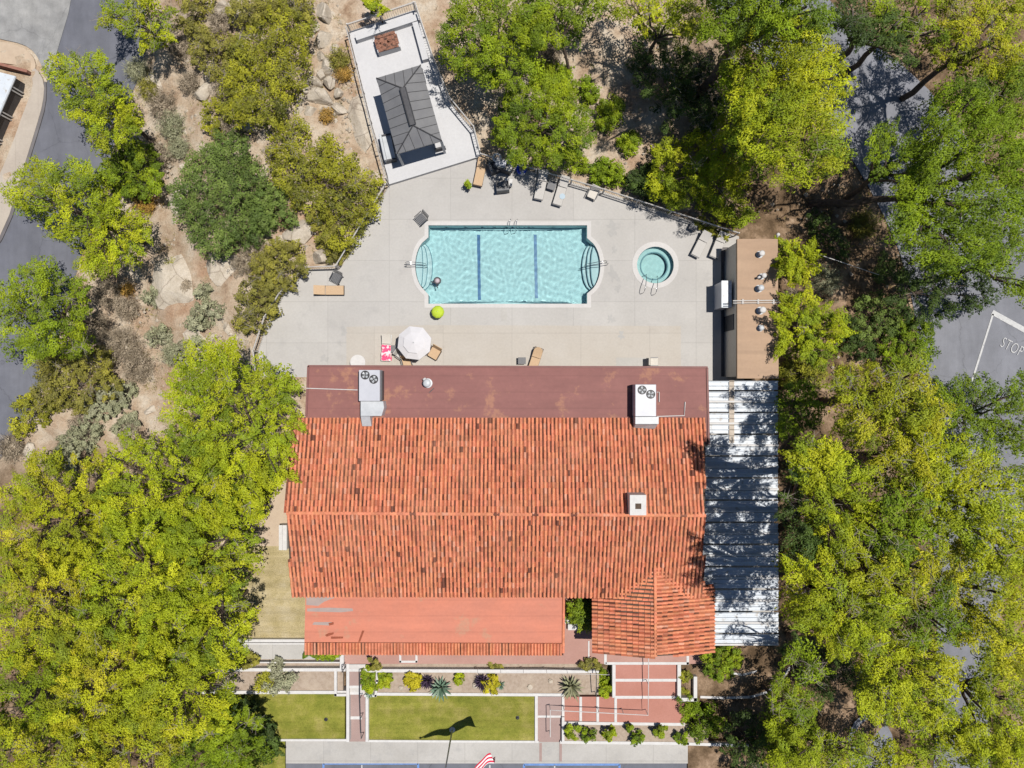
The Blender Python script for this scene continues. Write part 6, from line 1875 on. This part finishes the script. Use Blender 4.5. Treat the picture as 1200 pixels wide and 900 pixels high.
# --- hill top and north-east wood
G_N = 'trees of the north wood'
tree('broadleaf_tree', 'bright leafy tree right of the gazebo terrace at the top rim', [(550, 40, 30), (575, 60, 34), (600, 40, 34), (560, 12, 28), (610, 15, 30), (605, 75, 24), (540, 65, 20), (580, 82, 18), (585, 20, 30)], 6.0, 'fresh', group=G_N, clump=0.42, gap=9.9, dead=2, elong=1.15)
tree('broadleaf_tree', 'bright leafy tree at the top rim beside the sandy clearing', [(645, 10, 28), (672, 8, 24), (655, 30, 22), (632, 36, 24), (695, 0, 16)], 5, 'fresh', group=G_N, clump=0.42, gap=9.9, dead=3, base=(668, 90), elong=1.15)
tree('broadleaf_tree', 'round yellow green tree right behind the grill fence', [(615, 135, 30), (640, 120, 28), (665, 145, 28), (625, 165, 26), (655, 165, 26), (600, 150, 22), (680, 155, 14), (610, 185, 12)], 4.2, 'fresh', group=G_N, clump=0.39, gap=9.2, dead=2, elong=1.15)
shrub('laurel_shrub', 'green shrub beside the grey dead branches', [(655, 92, 14), (640, 85, 12), (665, 100, 10)], 1.5, 'fresh', group='shrubs of the north wood')
shrub('laurel_shrub', 'young spiky shrub at the edge of the deep shade', [(692, 108, 10), (688, 98, 7)], 1.3, 'green', group='shrubs of the north wood')
shrub('laurel_shrub', 'green shrub alone on the sandy clearing', [(714, 132, 13), (707, 145, 9), (722, 125, 8)], 1.3, 'fresh', group='shrubs of the north wood')
shrub('laurel_shrub', 'little shrub below the sandy clearing', [(735, 170, 10), (742, 162, 7)], .9, 'fresh', group='shrubs of the north wood')
shrub('laurel_shrub', 'bushy shrub against the fence behind the wicker chair', [(677, 190, 12), (670, 182, 8)], 1.2, 'fresh', group='shrubs of the north wood')
shrub('laurel_shrub', 'double shrub against the fence right of the wicker chair', [(703, 205, 12), (720, 203, 12), (712, 198, 10)], 1.2, 'green', group='shrubs of the north wood')
shrub('laurel_shrub', 'dark shrub in the shade at the fence above the spa', [(750, 212, 14), (768, 222, 12), (760, 205, 12)], 1.3, 'deep', group='shrubs of the north wood')
brush('dead_brush', 'tangle of grey dead branches beside the leafy trees', 642, 72, 17, 1.1, 'dry', n=260)
tree('broadleaf_tree', 'yellow feathery tree overhanging the fence above the spa', [(795, 212, 28), (822, 188, 30), (850, 162, 26), (835, 218, 26), (788, 190, 24), (852, 235, 18), (842, 205, 28), (862, 190, 18), (774, 212, 16), (866, 252, 12)], 3.3, 'lime', group=G_N, clump=0.39, gap=9.5, dead=2, wind=(.5, .5, 0), elong=1.15)
tree('pine_tree', 'very tall yellow green pine between the shade and grey road', [(895, 75, 40), (930, 60, 38), (955, 90, 40), (920, 120, 44), (960, 135, 34), (900, 150, 34), (940, 170, 36), (890, 115, 30), (965, 175, 26), (930, 195, 22), (895, 40, 28)], 10.5, 'lime', group=G_N, wind=(1.0, .5, 0), clump=0.50, dead=4, jag=1.1, fill=1.05)
tree('pine_tree', 'dark side of a tall pine leaning towards the deep shade', [(870, 130, 24), (880, 165, 24), (865, 95, 20), (885, 190, 18)], 8.0, 'green', group=G_N, bare=.2, dead=2)
tree('pine_tree', 'pine at the top rim left of the patch of grey road', [(760, 8, 30), (790, 15, 30), (815, 28, 22), (740, 5, 20), (800, 45, 14)], 7, 'lime', group=G_N, clump=0.42, dead=3, bare=.1)
tree('pine_tree', 'dark pine at the top rim above the tall yellow green pine', [(860, 15, 28), (890, 8, 26), (920, 15, 24), (840, 35, 18), (945, 8, 20), (960, 25, 16), (880, -25, 30), (920, -30, 30), (850, -20, 26), (960, -25, 28), (900, -60, 30)], 13, 'green', group=G_N, bare=.15, dead=3)
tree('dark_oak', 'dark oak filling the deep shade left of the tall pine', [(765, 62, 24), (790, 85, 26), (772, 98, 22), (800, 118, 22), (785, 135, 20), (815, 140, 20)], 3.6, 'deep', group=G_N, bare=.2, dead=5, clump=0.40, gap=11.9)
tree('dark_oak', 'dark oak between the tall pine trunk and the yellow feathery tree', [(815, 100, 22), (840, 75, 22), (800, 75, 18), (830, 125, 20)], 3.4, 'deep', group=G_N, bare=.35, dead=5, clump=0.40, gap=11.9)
tree('pine_tree', 'yellow pine at the top right corner', [(1140, 20, 36), (1175, 45, 36), (1120, 55, 26), (1180, 10, 30), (1150, 65, 22), (1195, 80, 22)], 9.5, 'gold', group=G_N, bare=.18, dead=12)
tree('pine_tree', 'loose pine at the top rim above the dark road', [(1060, 20, 28), (1085, 10, 24), (1075, 40, 20), (1040, 10, 18), (1100, 35, 18)], 9.0, 'fresh', group=G_N, bare=.25, dead=5)
tree('dark_oak', 'dark tree shading the road bend at the top', [(1012, 32, 24), (1040, 40, 22), (1000, 15, 20), (1056, 62, 14), (1028, 50, 12), (985, 22, 14)], 9, 'deep', group=G_N, bare=.15, dead=2, base=(995, 60))
tree('pine_tree', 'big emerald pine with a long leaning trunk near the grey road', [(1120, 140, 34), (1155, 160, 38), (1105, 180, 32), (1160, 200, 38), (1085, 225, 30), (1130, 240, 40), (1175, 245, 30), (1075, 265, 26), (1110, 285, 34), (1150, 290, 24), (1140, 115, 24), (1185, 190, 30)], 11.0, 'green', group=G_N, base=(952, 238), wind=(1.1, .55, 0), clump=0.46, dead=3, trunk_r=.30, jag=1.1, fill=.95)
tree('pine_tree', 'emerald limb crown next to the long leaning trunk', [(1035, 165, 15), (1060, 185, 18), (1040, 195, 14), (1075, 200, 16), (1055, 215, 12), (1028, 180, 8)], 9.0, 'green', group=G_N, base=(985, 240), clump=0.40, wind=(1, .5, 0), dead=1)
tree('pine_tree', 'emerald crown at the upper right edge above the grey road', [(1185, 130, 26), (1165, 105, 22), (1190, 100, 20)], 10, 'fresh', group=G_N, wind=(1, .5, 0), dead=2)
tree('pine_tree', 'sparse pine at the right edge over the junction', [(1185, 310, 18), (1195, 335, 16), (1175, 290, 14), (1195, 285, 16)], 9, 'green', group=G_N, bare=.15, wind=(1, .4, 0), dead=2)
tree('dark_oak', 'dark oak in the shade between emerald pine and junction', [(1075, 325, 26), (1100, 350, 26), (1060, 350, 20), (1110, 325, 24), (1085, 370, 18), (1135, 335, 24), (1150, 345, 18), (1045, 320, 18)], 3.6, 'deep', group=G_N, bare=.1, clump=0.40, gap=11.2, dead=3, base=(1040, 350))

# --- shrubs east of the tan roof
G_E = 'shrubs east of the tan roof'
tree('young_tree', 'yellow green young tree at the upper corner of the tan roof', [(925, 300, 18), (940, 305, 16), (930, 318, 14), (948, 295, 11)], 3.6, 'lime', group=G_E, clump=0.30, gap=7.9, dead=0)
tree('young_tree', 'feathery yellow young tree at the lower side of the tan roof', [(935, 370, 24), (960, 380, 22), (930, 395, 22), (955, 405, 22), (978, 385, 16), (920, 375, 16), (945, 355, 14), (985, 372, 10)], 3.8, 'lime', group=G_E, clump=0.34, gap=8.6, dead=1)
shrub('oak_shrub', 'grey green shrub between the yellow young tree and dark oak', [(1020, 365, 20), (1035, 375, 18), (1015, 385, 16), (1030, 355, 14)], 2.2, 'bluegreen', group=G_E, gap=7.9)
shrub('oak_shrub', 'dark green shrub hugging the grey green one', [(1000, 400, 16), (1012, 408, 14), (995, 385, 12)], 1.6, 'deep', group=G_E, gap=7.9)
shrub('oak_shrub', 'large spiky green shrub beside the junction road', [(1060, 395, 24), (1075, 410, 20), (1050, 415, 20), (1080, 390, 14), (1062, 425, 14)], 2.4, 'green', group=G_E, gap=7.9)
shrub('olive_shrub', 'pale straw green shrub at the canopy corner', [(925, 440, 14), (945, 435, 14), (958, 440, 10)], 1.1, 'scrub', group=G_E, bare=.2)
shrub('oak_shrub', 'dark shrub in the shade at the upper end of the canopy', [(928, 468, 18), (945, 480, 18), (925, 495, 16), (945, 460, 12)], 5.5, 'green', group=G_E, gap=8.6, bare=.1, base=(925, 470))
shrub('oak_shrub', 'dim green shrub in shade right above the young yellow tree', [(970, 275, 14), (985, 290, 12), (955, 260, 12)], 1.3, 'deep', group=G_E, gap=8.6, bare=.2)
brush('dry_brush', 'dappled dry brush under the long leaning trunk', 1010, 265, 20, .7, 'olive', n=300)
brush('dry_brush', 'grey brush in the shade right of the tan roof', 965, 330, 20, .7, 'sage', n=300)
brush('dry_brush', 'pale brush on the bare strip beside the tan roof conduits', 925, 350, 12, .5, 'dry', n=160)
brush('dry_brush', 'straw brush on the soil below the dark green shrub', 990, 440, 16, .6, 'scrub', n=240)

# --- the eastern wood
G_S = 'trees of the eastern wood'
tree('pine_tree', 'golden crown at the top of the eastern wood with pale bare limbs', [(1000, 465, 28), (1035, 455, 30), (1060, 470, 30), (1080, 485, 24), (1010, 495, 26), (1045, 500, 24), (1065, 440, 18)], 12, 'gold', group=G_S, fill=1.15, dead=14, bare=.05, base=(965, 470))
tree('pine_tree', 'dim green crown under the junction road', [(1110, 480, 28), (1145, 470, 26), (1175, 480, 30), (1130, 505, 26), (1165, 510, 28), (1195, 460, 22), (1195, 505, 24)], 7.0, 'green', group=G_S, fill=1.15, bare=.18, dead=6)
tree('pine_tree', 'yellow crown whose shade falls on the upper canopy', [(945, 535, 20), (965, 550, 26), (990, 570, 30), (970, 590, 26), (1000, 600, 24), (980, 620, 24), (985, 640, 18), (940, 550, 12)], 13.5, 'lime', group=G_S, fill=1.15, dead=6, base=(935, 545))
tree('pine_tree', 'dark crown right beside the canopy middle', [(934, 590, 16), (939, 620, 16), (949, 645, 18), (937, 560, 12)], 12.5, 'deep', group=G_S, fill=1.15, bare=.15, dead=3, base=(930, 610))
tree('pine_tree', 'small gold crown with pale limbs in the eastern wood', [(1055, 545, 22), (1070, 530, 20), (1040, 550, 16), (1085, 550, 18)], 13, 'gold', group=G_S, fill=1.15, dead=8)
tree('pine_tree', 'wide lime crown in the middle of the eastern wood', [(1110, 545, 34), (1140, 575, 38), (1105, 590, 32), (1165, 600, 36), (1130, 620, 34), (1175, 640, 32), (1085, 605, 20), (1185, 570, 28)], 13, 'lime', group=G_S, fill=1.15, dead=8, wind=(.8, -.1, 0))
tree('pine_tree', 'green crown with dark gaps below the small gold crown', [(1045, 600, 22), (1075, 630, 20), (1050, 640, 22), (1080, 580, 14), (1030, 625, 18)], 13, 'green', group=G_S, fill=1.15, bare=.25, dead=8)
tree('pine_tree', 'lime crown overhanging the lower canopy edge', [(940, 700, 20), (970, 690, 28), (995, 715, 30), (965, 725, 26), (1015, 735, 26), (985, 745, 20), (1030, 715, 24), (935, 665, 16), (960, 660, 18)], 13.5, 'lime', group=G_S, fill=1.15, dead=8, base=(935, 665))
tree('pine_tree', 'pale yellow crown right of the crown over the canopy', [(1030, 680, 28), (1055, 690, 26), (1050, 660, 20), (1075, 665, 18), (1010, 670, 18)], 13, 'gold', group=G_S, fill=1.15, dead=12, bare=.1)
tree('pine_tree', 'gold crown at the right edge in the lower half', [(1120, 670, 32), (1155, 690, 34), (1185, 700, 32), (1170, 735, 36), (1140, 725, 30), (1195, 660, 26), (1190, 760, 28)], 12, 'gold', group=G_S, fill=1.15, dead=8, wind=(.8, -.3, 0))
tree('pine_tree', 'dim green crown between two gold crowns of the eastern wood', [(1090, 715, 24), (1105, 735, 22), (1075, 735, 18), (1095, 695, 16)], 12, 'green', group=G_S, fill=1.15, bare=.25, dead=8)
tree('pine_tree', 'broad lime crown beside the tiny grey road gap', [(1040, 785, 28), (1070, 775, 30), (1095, 795, 28), (1060, 815, 32), (1090, 830, 26), (1030, 815, 22), (1075, 845, 20), (1045, 765, 20)], 9.5, 'lime', group=G_S, fill=1.15, dead=8, wind=(.7, -.5, 0))
tree('pine_tree', 'lime crown at the right edge beyond the tiny grey road gap', [(1165, 800, 26), (1185, 825, 30), (1160, 840, 30), (1190, 865, 30), (1180, 785, 22), (1145, 860, 24)], 9.0, 'lime', group=G_S, fill=1.15, dead=5, wind=(.7, -.5, 0))
tree('pine_tree', 'lime crown in the lower right corner', [(1120, 880, 30), (1150, 890, 30), (1185, 895, 30), (1095, 890, 24), (1125, 855, 18)], 9.0, 'lime', group=G_S, fill=1.15, dead=5)
tree('pine_tree', 'lime crown at the bottom rim by the orange soil patch', [(945, 880, 26), (975, 890, 28), (1010, 885, 26), (1040, 895, 24), (920, 895, 22)], 6.5, 'lime', group=G_S, fill=1.15, dead=4)
tree('broadleaf_tree', 'lime tree with grey twigs left of the orange soil patch', [(920, 815, 20), (935, 830, 20), (915, 850, 18), (940, 860, 18), (925, 880, 16)], 5.0, 'fresh', group=G_S, fill=1.15, dead=8, clump=0.40, gap=9.9, elong=1.15)
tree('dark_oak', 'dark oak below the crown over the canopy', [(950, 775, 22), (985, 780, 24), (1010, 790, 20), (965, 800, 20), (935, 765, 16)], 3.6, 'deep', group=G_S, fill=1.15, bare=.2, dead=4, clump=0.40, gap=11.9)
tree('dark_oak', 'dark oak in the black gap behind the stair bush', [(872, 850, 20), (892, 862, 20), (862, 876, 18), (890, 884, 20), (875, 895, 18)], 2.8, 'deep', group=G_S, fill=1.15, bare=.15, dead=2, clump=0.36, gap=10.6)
tree('pine_tree', 'dark pine standing over the shade behind the round green bush', [(938, 772, 14), (948, 785, 13), (930, 760, 10)], 8, 'green', group=G_S, fill=1.15, bare=.3, dead=6, base=(925, 745))

# --- garden plants
G_G = 'plants in the garden beds'
shrub('round_bush', 'round bright green bush at the lower corner of the canopy', [(843, 780, 17), (858, 772, 12), (832, 772, 10), (846, 768, 12)], 1.8, 'fresh', group=G_G, gap=6.1, clump=0.20, cat='bush')
shrub('leafy_bush', 'dark leafy bush at the right foot of the wide stairs', [(810, 834, 12), (828, 842, 13), (822, 854, 12), (840, 850, 11), (802, 823, 8)], 1.4, 'green', group=G_G, gap=6.9, cat='bush')
shrub('leafy_bush', 'leafy plant in the courtyard between the two roofs', [(680, 717, 13), (690, 728, 10), (672, 710, 8), (686, 708, 9)], 1.6, 'fresh', group=G_G, gap=6.1, cat='bush')
shrub('grey_bush', 'open grey leaved bush in the wide brown bed', [(328, 797, 13), (337, 793, 10), (318, 800, 9)], .95, 'sage', group=G_G, gap=7.1, cat='bush', bare=.1)
shrub('grey_bush', 'small pale bush left of the open grey bush', [(306, 804, 8), (312, 796, 6)], .5, 'scrub', group=G_G, gap=6.6, cat='bush', bare=.2)
shrub('grey_bush', 'small bush behind the open grey bush at the white wall', [(322, 782, 6), (327, 777, 5)], .6, 'sage', group=G_G, gap=5.9, cat='bush')
shrub('hedge', 'clipped green strip hedge under the salmon roof corner', [(362 + 8 * i, 766.5, 5.2) for i in range(5)], .45, 'fresh', group=G_G, gap=4.5, clump=0.15, cat='hedge')
shrub('leafy_bush', 'tall leafy plant in the little planter right of the small steps', [(432, 795, 7), (433, 806, 7), (430, 786, 5)], .6, 'fresh', group=G_G, gap=5.3, clump=0.16, cat='bush')
shrub('round_bush', 'lime round bush nearest the small steps', [(451, 796.5, 9), (447, 793, 6)], .6, 'lime', group=G_G, gap=5.0, clump=0.17, cat='bush')
shrub('round_bush', 'golden orange round bush left of the large agave', [(486, 798, 9.5), (482, 794, 6)], .6, 'yellow', group=G_G, gap=5.0, clump=0.17, cat='bush')
shrub('round_bush', 'tiny lime bush right of the large agave', [(539, 795, 6)], .4, 'lime', group=G_G, gap=4.5, clump=0.14, cat='bush')
shrub('round_bush', 'golden bush against the purple plant', [(575, 804, 7.5), (577, 796, 5)], .5, 'yellow', group=G_G, gap=5.0, clump=0.16, cat='bush')
shrub('leafy_bush', 'tall leafy plant between the iron rail and wide stairs', [(707, 798, 8), (709, 808, 7), (704, 790, 6)], 1.0, 'fresh', group=G_G, gap=5.5, clump=0.18, cat='bush')
shrub('leafy_bush', 'small plant poking over the pink walkway edge', [(440, 780, 5), (436, 776, 4)], .55, 'olive', group=G_G, gap=5.3, clump=0.15, cat='bush')
shrub('leafy_bush', 'olive plant at the walkway end of the agave bed', [(690, 780, 6), (697, 778, 5), (683, 781, 4)], .5, 'olive', group=G_G, gap=5.3, clump=0.15, cat='bush')
shrub('leafy_bush', 'low brown plant in the strip above the golden bush', [(577, 780, 5), (584, 780, 4)], .35, 'olive', group=G_G, gap=5.3, clump=0.14, cat='bush', bare=.1)
shrub('leafy_bush', 'yellow plant in the planter right of the wide stairs', [(803, 793, 6), (805, 810, 5)], .4, 'scrub', group=G_G, gap=5.3, clump=0.14, cat='bush', bare=.1)
shrub('leafy_bush', 'rusty shrub along the grey path under the grove', [(290, 774, 8), (300, 774, 6), (283, 772, 6)], .4, 'olive', group=G_G, gap=5.8, clump=0.15, cat='bush', bare=.15)
for i, (lab, x, y, r) in enumerate((('shrub at the stair end of the shrub bed, the fullest', 671, 858, 10), ('second shrub of the shrub bed, beside the fullest', 690, 861, 8), ('upright shrub in the left half of the shrub bed', 714, 859, 8), ('sparse dark shrub in the middle of the shrub bed', 748, 864, 8), ('sparse shrub right of the middle of the shrub bed', 774, 858, 8), ('shrub at the shaded end of the shrub bed', 797, 865, 9), ('little shrub at the upper wall of the shrub bed', 738, 853, 5))):
    shrub('bed_shrub', lab, [(x, y, r * .8), (x - r * .3, y + r * .4, r * .5), (x + r * .4, y - r * .2, r * .5)], .7, 'fresh' if i % 2 == 0 else 'green', group='shrubs in the shrub bed', gap=5.8, clump=0.15, bare=.15, cat='bush')
rosette('agave', 'large pale blue green agave overhanging the flagpole lawn', 517, 805, G1, 15, 34, 'teal', w=.075)
rosette('agave', 'wide striped agave at the stair end of the bed', 669, 803, G1, 16, 36, 'sage', w=.075)
rosette('spiky_plant', 'dark purple spiky plant left of the large agave', 501, 797, G1, 10, 40, 'purple', w=.05, cat='plant')
rosette('spiky_plant', 'dark purple spiky plant beside the golden bush', 565, 797, G1, 11, 40, 'purple', w=.05, cat='plant')
rosette('agave', 'small teal agave right of the golden bush', 587, 802, G1, 6, 18, 'teal', w=.04)
rosette('spiky_plant', 'grey spiky plant on the wall end of the iron rail', 434, 812, G1, 6, 22, 'teal', w=.04, cat='plant')
for lab, x, y, r in (('pale pointed stone in the agave bed', 557, 803, 4), ('small grey stone in the agave bed near the tiny lime bush', 470, 806, 3.2), ('round dark rimmed stone in the middle of the agave bed', 621, 805, 3.5), ('grey stone below the olive plant in the agave bed', 645, 798, 3)):
    p = W(x, y, G1); bm = bmesh.new(); bmesh.ops.create_icosphere(bm, subdivisions=2, radius=r * S)
    for v in bm.verts: v.co *= random.uniform(.8, 1.15); v.co.z *= .6
    me = bpy.data.meshes.new('garden_stone'); bm.to_mesh(me); bm.free(); me.materials.append(Mt['granite'])
    o = bpy.data.objects.new('garden_stone', me); C.objects.link(o); o.location = (p.x, p.y, G1 + .02); tag(o, lab, 'stone', 'stones in the agave bed')
pp = thing('potted_plant', W(549, 220, 0), 'small potted green plant alone on the deck below the gazebo', 'potted plant')
mb = MB(); mb.lathe((0, 0, 0), [(.11, 0), (.16, .26), (.17, .28), (.14, .28), (.13, .24), (.01, .24)], 16); part(pp, 'pot', mb, Mt['terra_pot'])
_c = np.stack([rng.normal(0, .08, 12), rng.normal(0, .08, 12), rng.uniform(.4, 1.0, 12)], -1)
V, Q, c = leaves(_c, np.full(12, .16), 26, .14, .06, np.array(PAL['fresh'])[rng.integers(0, 3, 12)])
o = np_mesh('foliage', V, Q, c, Mt['leaf']); o.parent = pp
mb = MB(); mb.tube([(0, 0, .2), (0, 0, .85)], .02, 6, .01); part(pp, 'stem', mb, Mt['bark'])
tree('young_tree', 'small pine at the top rim above the terrace fence', [(440, 6, 10), (446, 12, 7), (434, 2, 8)], 2.4, 'lime', group=G_N, clump=0.20, gap=6.6, dead=1)
# plants standing in the east alley mouth of the fence
shrub('leafy_bush', 'grass like plant between fence end and tan roof corner', [(835, 268, 7), (848, 276, 6), (822, 260, 6)], .6, 'scrub', group='shrubs of the north wood', gap=5.8, clump=0.17, cat='bush')

# --- rocks
def rock(label, px, py, rx, ry, h, rz=0.0, name='boulder', sub=4, cat='boulder', group='boulders on the west slope'):
    p = WG(px, py); bm = bmesh.new(); bmesh.ops.create_icosphere(bm, subdivisions=sub, radius=1)
    r2 = np.random.default_rng(int(px * 7 + py))
    planes = [(unit(r2.normal(0, 1, 3) * np.array([1, 1, .8])), r2.uniform(.5, .88)) for _ in range(14)]
    ks = [(r2.normal(0, 1, 3) * f, r2.uniform(0, 6.3), .16 / f ** .9) for f in (1.3, 2.2, 3.4, 5.5, 8, 12) for _ in range(2)]
    for v in bm.verts:
        d = np.array(v.co); s = 1.0
        for nrm, dist in planes:
            k = float(d @ nrm)
            if k > 1e-3: s = min(s, dist / k)
        q = d * s
        q = q * (1 + sum(a * math.sin(float(k @ d) + ph) for k, ph, a in ks) * .2)
        v.co = (q[0] * rx * S, q[1] * ry * S, q[2] * h)
    me = bpy.data.meshes.new(name); bm.to_mesh(me); bm.free(); me.materials.append(Mt['granite'])
    o = bpy.data.objects.new(name, me); C.objects.link(o); o.location = (p.x, p.y, p.z - h * .12); o.rotation_euler = (0, 0, rz)
    return tag(o, label, cat, group)
for a in (('large upright boulder at the top rim beside the shrub', 381, 18, 12, 17, 1.1, .3), ('grey boulder under the large upright boulder', 379, 47, 14, 13, .8, .1), ('pale boulder right of the tall yellow shrub', 385, 80, 13, 11, .8, .6),
          ('pale block between two cracks beside the tall yellow shrub', 368, 95, 12, 11, .7, .2), ('narrow boulder at the centre of the rock pile', 388, 97, 9, 9, .6, .9), ('wide boulder in the lower rock pile', 376, 114, 18, 12, .7, -.1),
          ('flat boulder at the bottom of the rock pile', 363, 131, 14, 9, .5, .2), ('rounded boulder beside the terrace fence', 397, 128, 11, 11, .5, .4), ('boulder wedged against the rock pile from the west', 352, 118, 9, 10, .5, .4),
          ('dark wedge stone beside the terrace scrub', 394, 60, 8, 8, .5, .4), ('pale angular rock above the big blue green shrub', 294, 150, 17, 10, .8, -.3), ('pale rock on the sandy slope below the olive brown shrub', 238, 108, 15, 13, .6, .5),
          ('pale rock under the brown brush near the top rim', 285, 22, 14, 12, .7, .2), ('rock in the shrub gap left of the tall yellow shrub', 268, 130, 10, 14, .6, .9), ('angular slab stone leaning on the large upright boulder', 372, 33, 9, 8, .7, .8), ('small cracked block between the pale boulders', 377, 68, 8, 9, .6, .3), ('squat angular rock at the middle of the rock pile', 376, 90, 9, 7, .7, 1.1),
          ('angular block at the west side of the rock pile', 360, 108, 10, 8, .7, .7), ('low angular rock between pile and granite slab', 398, 110, 8, 7, .5, .2), ('broken stone at the foot of the rock pile', 381, 130, 9, 7, .5, .9), ('jagged stone on the rim of the rock pile next to the yellow shrub', 350, 132, 9, 7, .5, .5),
          ('light rock beside the sandy slope at the top rim', 262, 8, 16, 8, .5, .1),
          ('pale rock ledge above the short level fence', 376, 303, 14, 11, .9, -.3), ('brown rock hump inside the deck fence corner', 352, 272, 22, 18, .9, .4), ('light rock left of the brown rock hump', 330, 282, 12, 10, .6, .1),
          ('small pale stone in the middle of the sandy track', 215, 195, 7, 6, .35, .2), ('pale stone under the big blue green shrub', 205, 260, 9, 7, .4, .3), ('small stone at the lower right rim of the pale slab', 250, 395, 7, 6, .3, .1),
          ('pale stone by the fence post hole near the short level fence', 268, 385, 6, 9, .3, .6), ('rock at the grove edge beside the sage shrubs', 178, 480, 12, 8, .5, .5), ('pale rock beside the road end brush', 35, 525, 12, 14, .5, .3)):
    rock(*a)
def slab(label, px, pts_r, h):
    return rock(label, px[0], px[1], pts_r[0], pts_r[1], h, pts_r[2], 'granite_slab', 5, 'rock slab', 'granite slabs on the west slope')
slab('bare pale slab on the roadside slope above the brown brush', (190, 92), (24, 24, .3), .35)
slab('pale slab in the sandy track left of the big blue green shrub', (212, 235), (15, 26, .15), .3)
slab('flat pale slab at the top rim right of the leaning pine', (268, 14), (24, 12, .2), .35)
slab('broad pale granite slab bulging on the bare west slope', (210, 340), (34, 50, .35), .75)
slab('long flat granite slab beside the terrace fence', (424, 140), (20, 42, .22), .38)
slab('low pale granite slab under the big blue green shrub', (262, 315), (30, 26, -.3), .45)
slab('pale granite slab on the slope near the broad lime crown', (232, 395), (22, 20, .2), .35)

# --- loose ground cover
def tufts(name, n, region, pal, ln, avoid=(), h=.18):
    xs = rng.uniform(region[0], region[2], n); ys = rng.uniform(region[1], region[3], n)
    ok = np.ones(n, bool)
    for P in avoid: ok &= ~inpoly(xs, ys, P)
    # gather in drifts
    dr = np.sin(xs * .07 + 1.3) * np.sin(ys * .09) + np.sin(xs * .17 + ys * .13)
    ok &= (dr + rng.normal(0, .6, n)) > .1
    xs, ys = xs[ok], ys[ok]; n = len(xs)
    P = np.array([WG(a, b) for a, b in zip(xs, ys)])
    K = 7; B = np.repeat(P, K, 0) + np.concatenate([rng.normal(0, .05, (n * K, 2)), np.full((n * K, 1), .0)], 1)
    d = np.stack([rng.normal(0, .7, n * K), rng.normal(0, .7, n * K), rng.uniform(.4, 1, n * K)], -1); d = unit(d)
    s = unit(np.cross(d, rng.normal(0, 1, d.shape))); l = (ln * rng.uniform(.5, 1.4, n * K))[:, None]; w = .012
    V = np.stack([B - s * w, B + s * w, B + d * l + s * w * .3, B + d * l - s * w * .3], 1).reshape(-1, 3)
    pc = np.array(PAL[pal]); c = pc[rng.integers(0, 3, n * K)] * rng.uniform(.8, 1.25, n * K)[:, None]
    o = np_mesh(name, V, np.arange(len(V)).reshape(-1, 4), np.repeat(c, 4, 0), Mt['leaf']); o['kind'] = 'stuff'
NOGO = (ROAD_W, DRIVE_W, ROAD_E, FLAT_P, [(-20, 40), (60, 60), (40, 230), (-20, 320)])
PAL['straw'] = [(0.42, 0.34, 0.22), (0.48, 0.40, 0.28), (0.36, 0.28, 0.18)]
PAL['litter'] = [(0.30, 0.20, 0.12), (0.22, 0.14, 0.08), (0.36, 0.27, 0.17)]
tufts('dry_grass', 9000, (60, 0, 450, 560), 'straw', .2, NOGO)
tufts('dry_grass', 3500, (60, 0, 450, 560), 'olive', .16, NOGO)
tufts('dry_grass', 5200, (500, 0, 1200, 900), 'litter', .2, NOGO)
tufts('dry_grass', 1500, (560, 0, 1200, 480), 'scrub', .16, NOGO)
tufts('dry_grass', 2500, (0, 540, 320, 900), 'litter', .2, NOGO)
def pebbles(n, region, avoid):
    xs = rng.uniform(region[0], region[2], n); ys = rng.uniform(region[1], region[3], n); ok = np.ones(n, bool)
    for P in avoid: ok &= ~inpoly(xs, ys, P)
    xs, ys = xs[ok], ys[ok]; n = len(xs); P = np.array([WG(a, b) for a, b in zip(xs, ys)])
    base = np.array([(1, 0, 0), (0, 1, 0), (-1, 0, 0), (0, -1, 0), (0, 0, .8)])
    r = rng.uniform(.03, .12, n) * rng.choice([1, 1, 1.8], n)
    V = P[:, None, :] + base[None] * r[:, None, None] * rng.uniform(.7, 1.3, (n, 5, 1))
    q = np.array([(0, 1, 4, 4), (1, 2, 4, 4), (2, 3, 4, 4), (3, 0, 4, 4)])[:, :3]
    mb = MB(); mb.v = V.reshape(-1, 3).tolist(); F = (np.arange(n)[:, None, None] * 5 + q[None]).reshape(-1, 3)
    mb.f = F.tolist(); mb.c = [(1, 1, 1)] * len(F); mb.m = [0] * len(F)
    o = mb.build('gravel', Mt['granite']); o['kind'] = 'stuff'
pebbles(2600, (120, 0, 440, 520), NOGO)
pebbles(900, (560, 0, 1080, 460), NOGO)
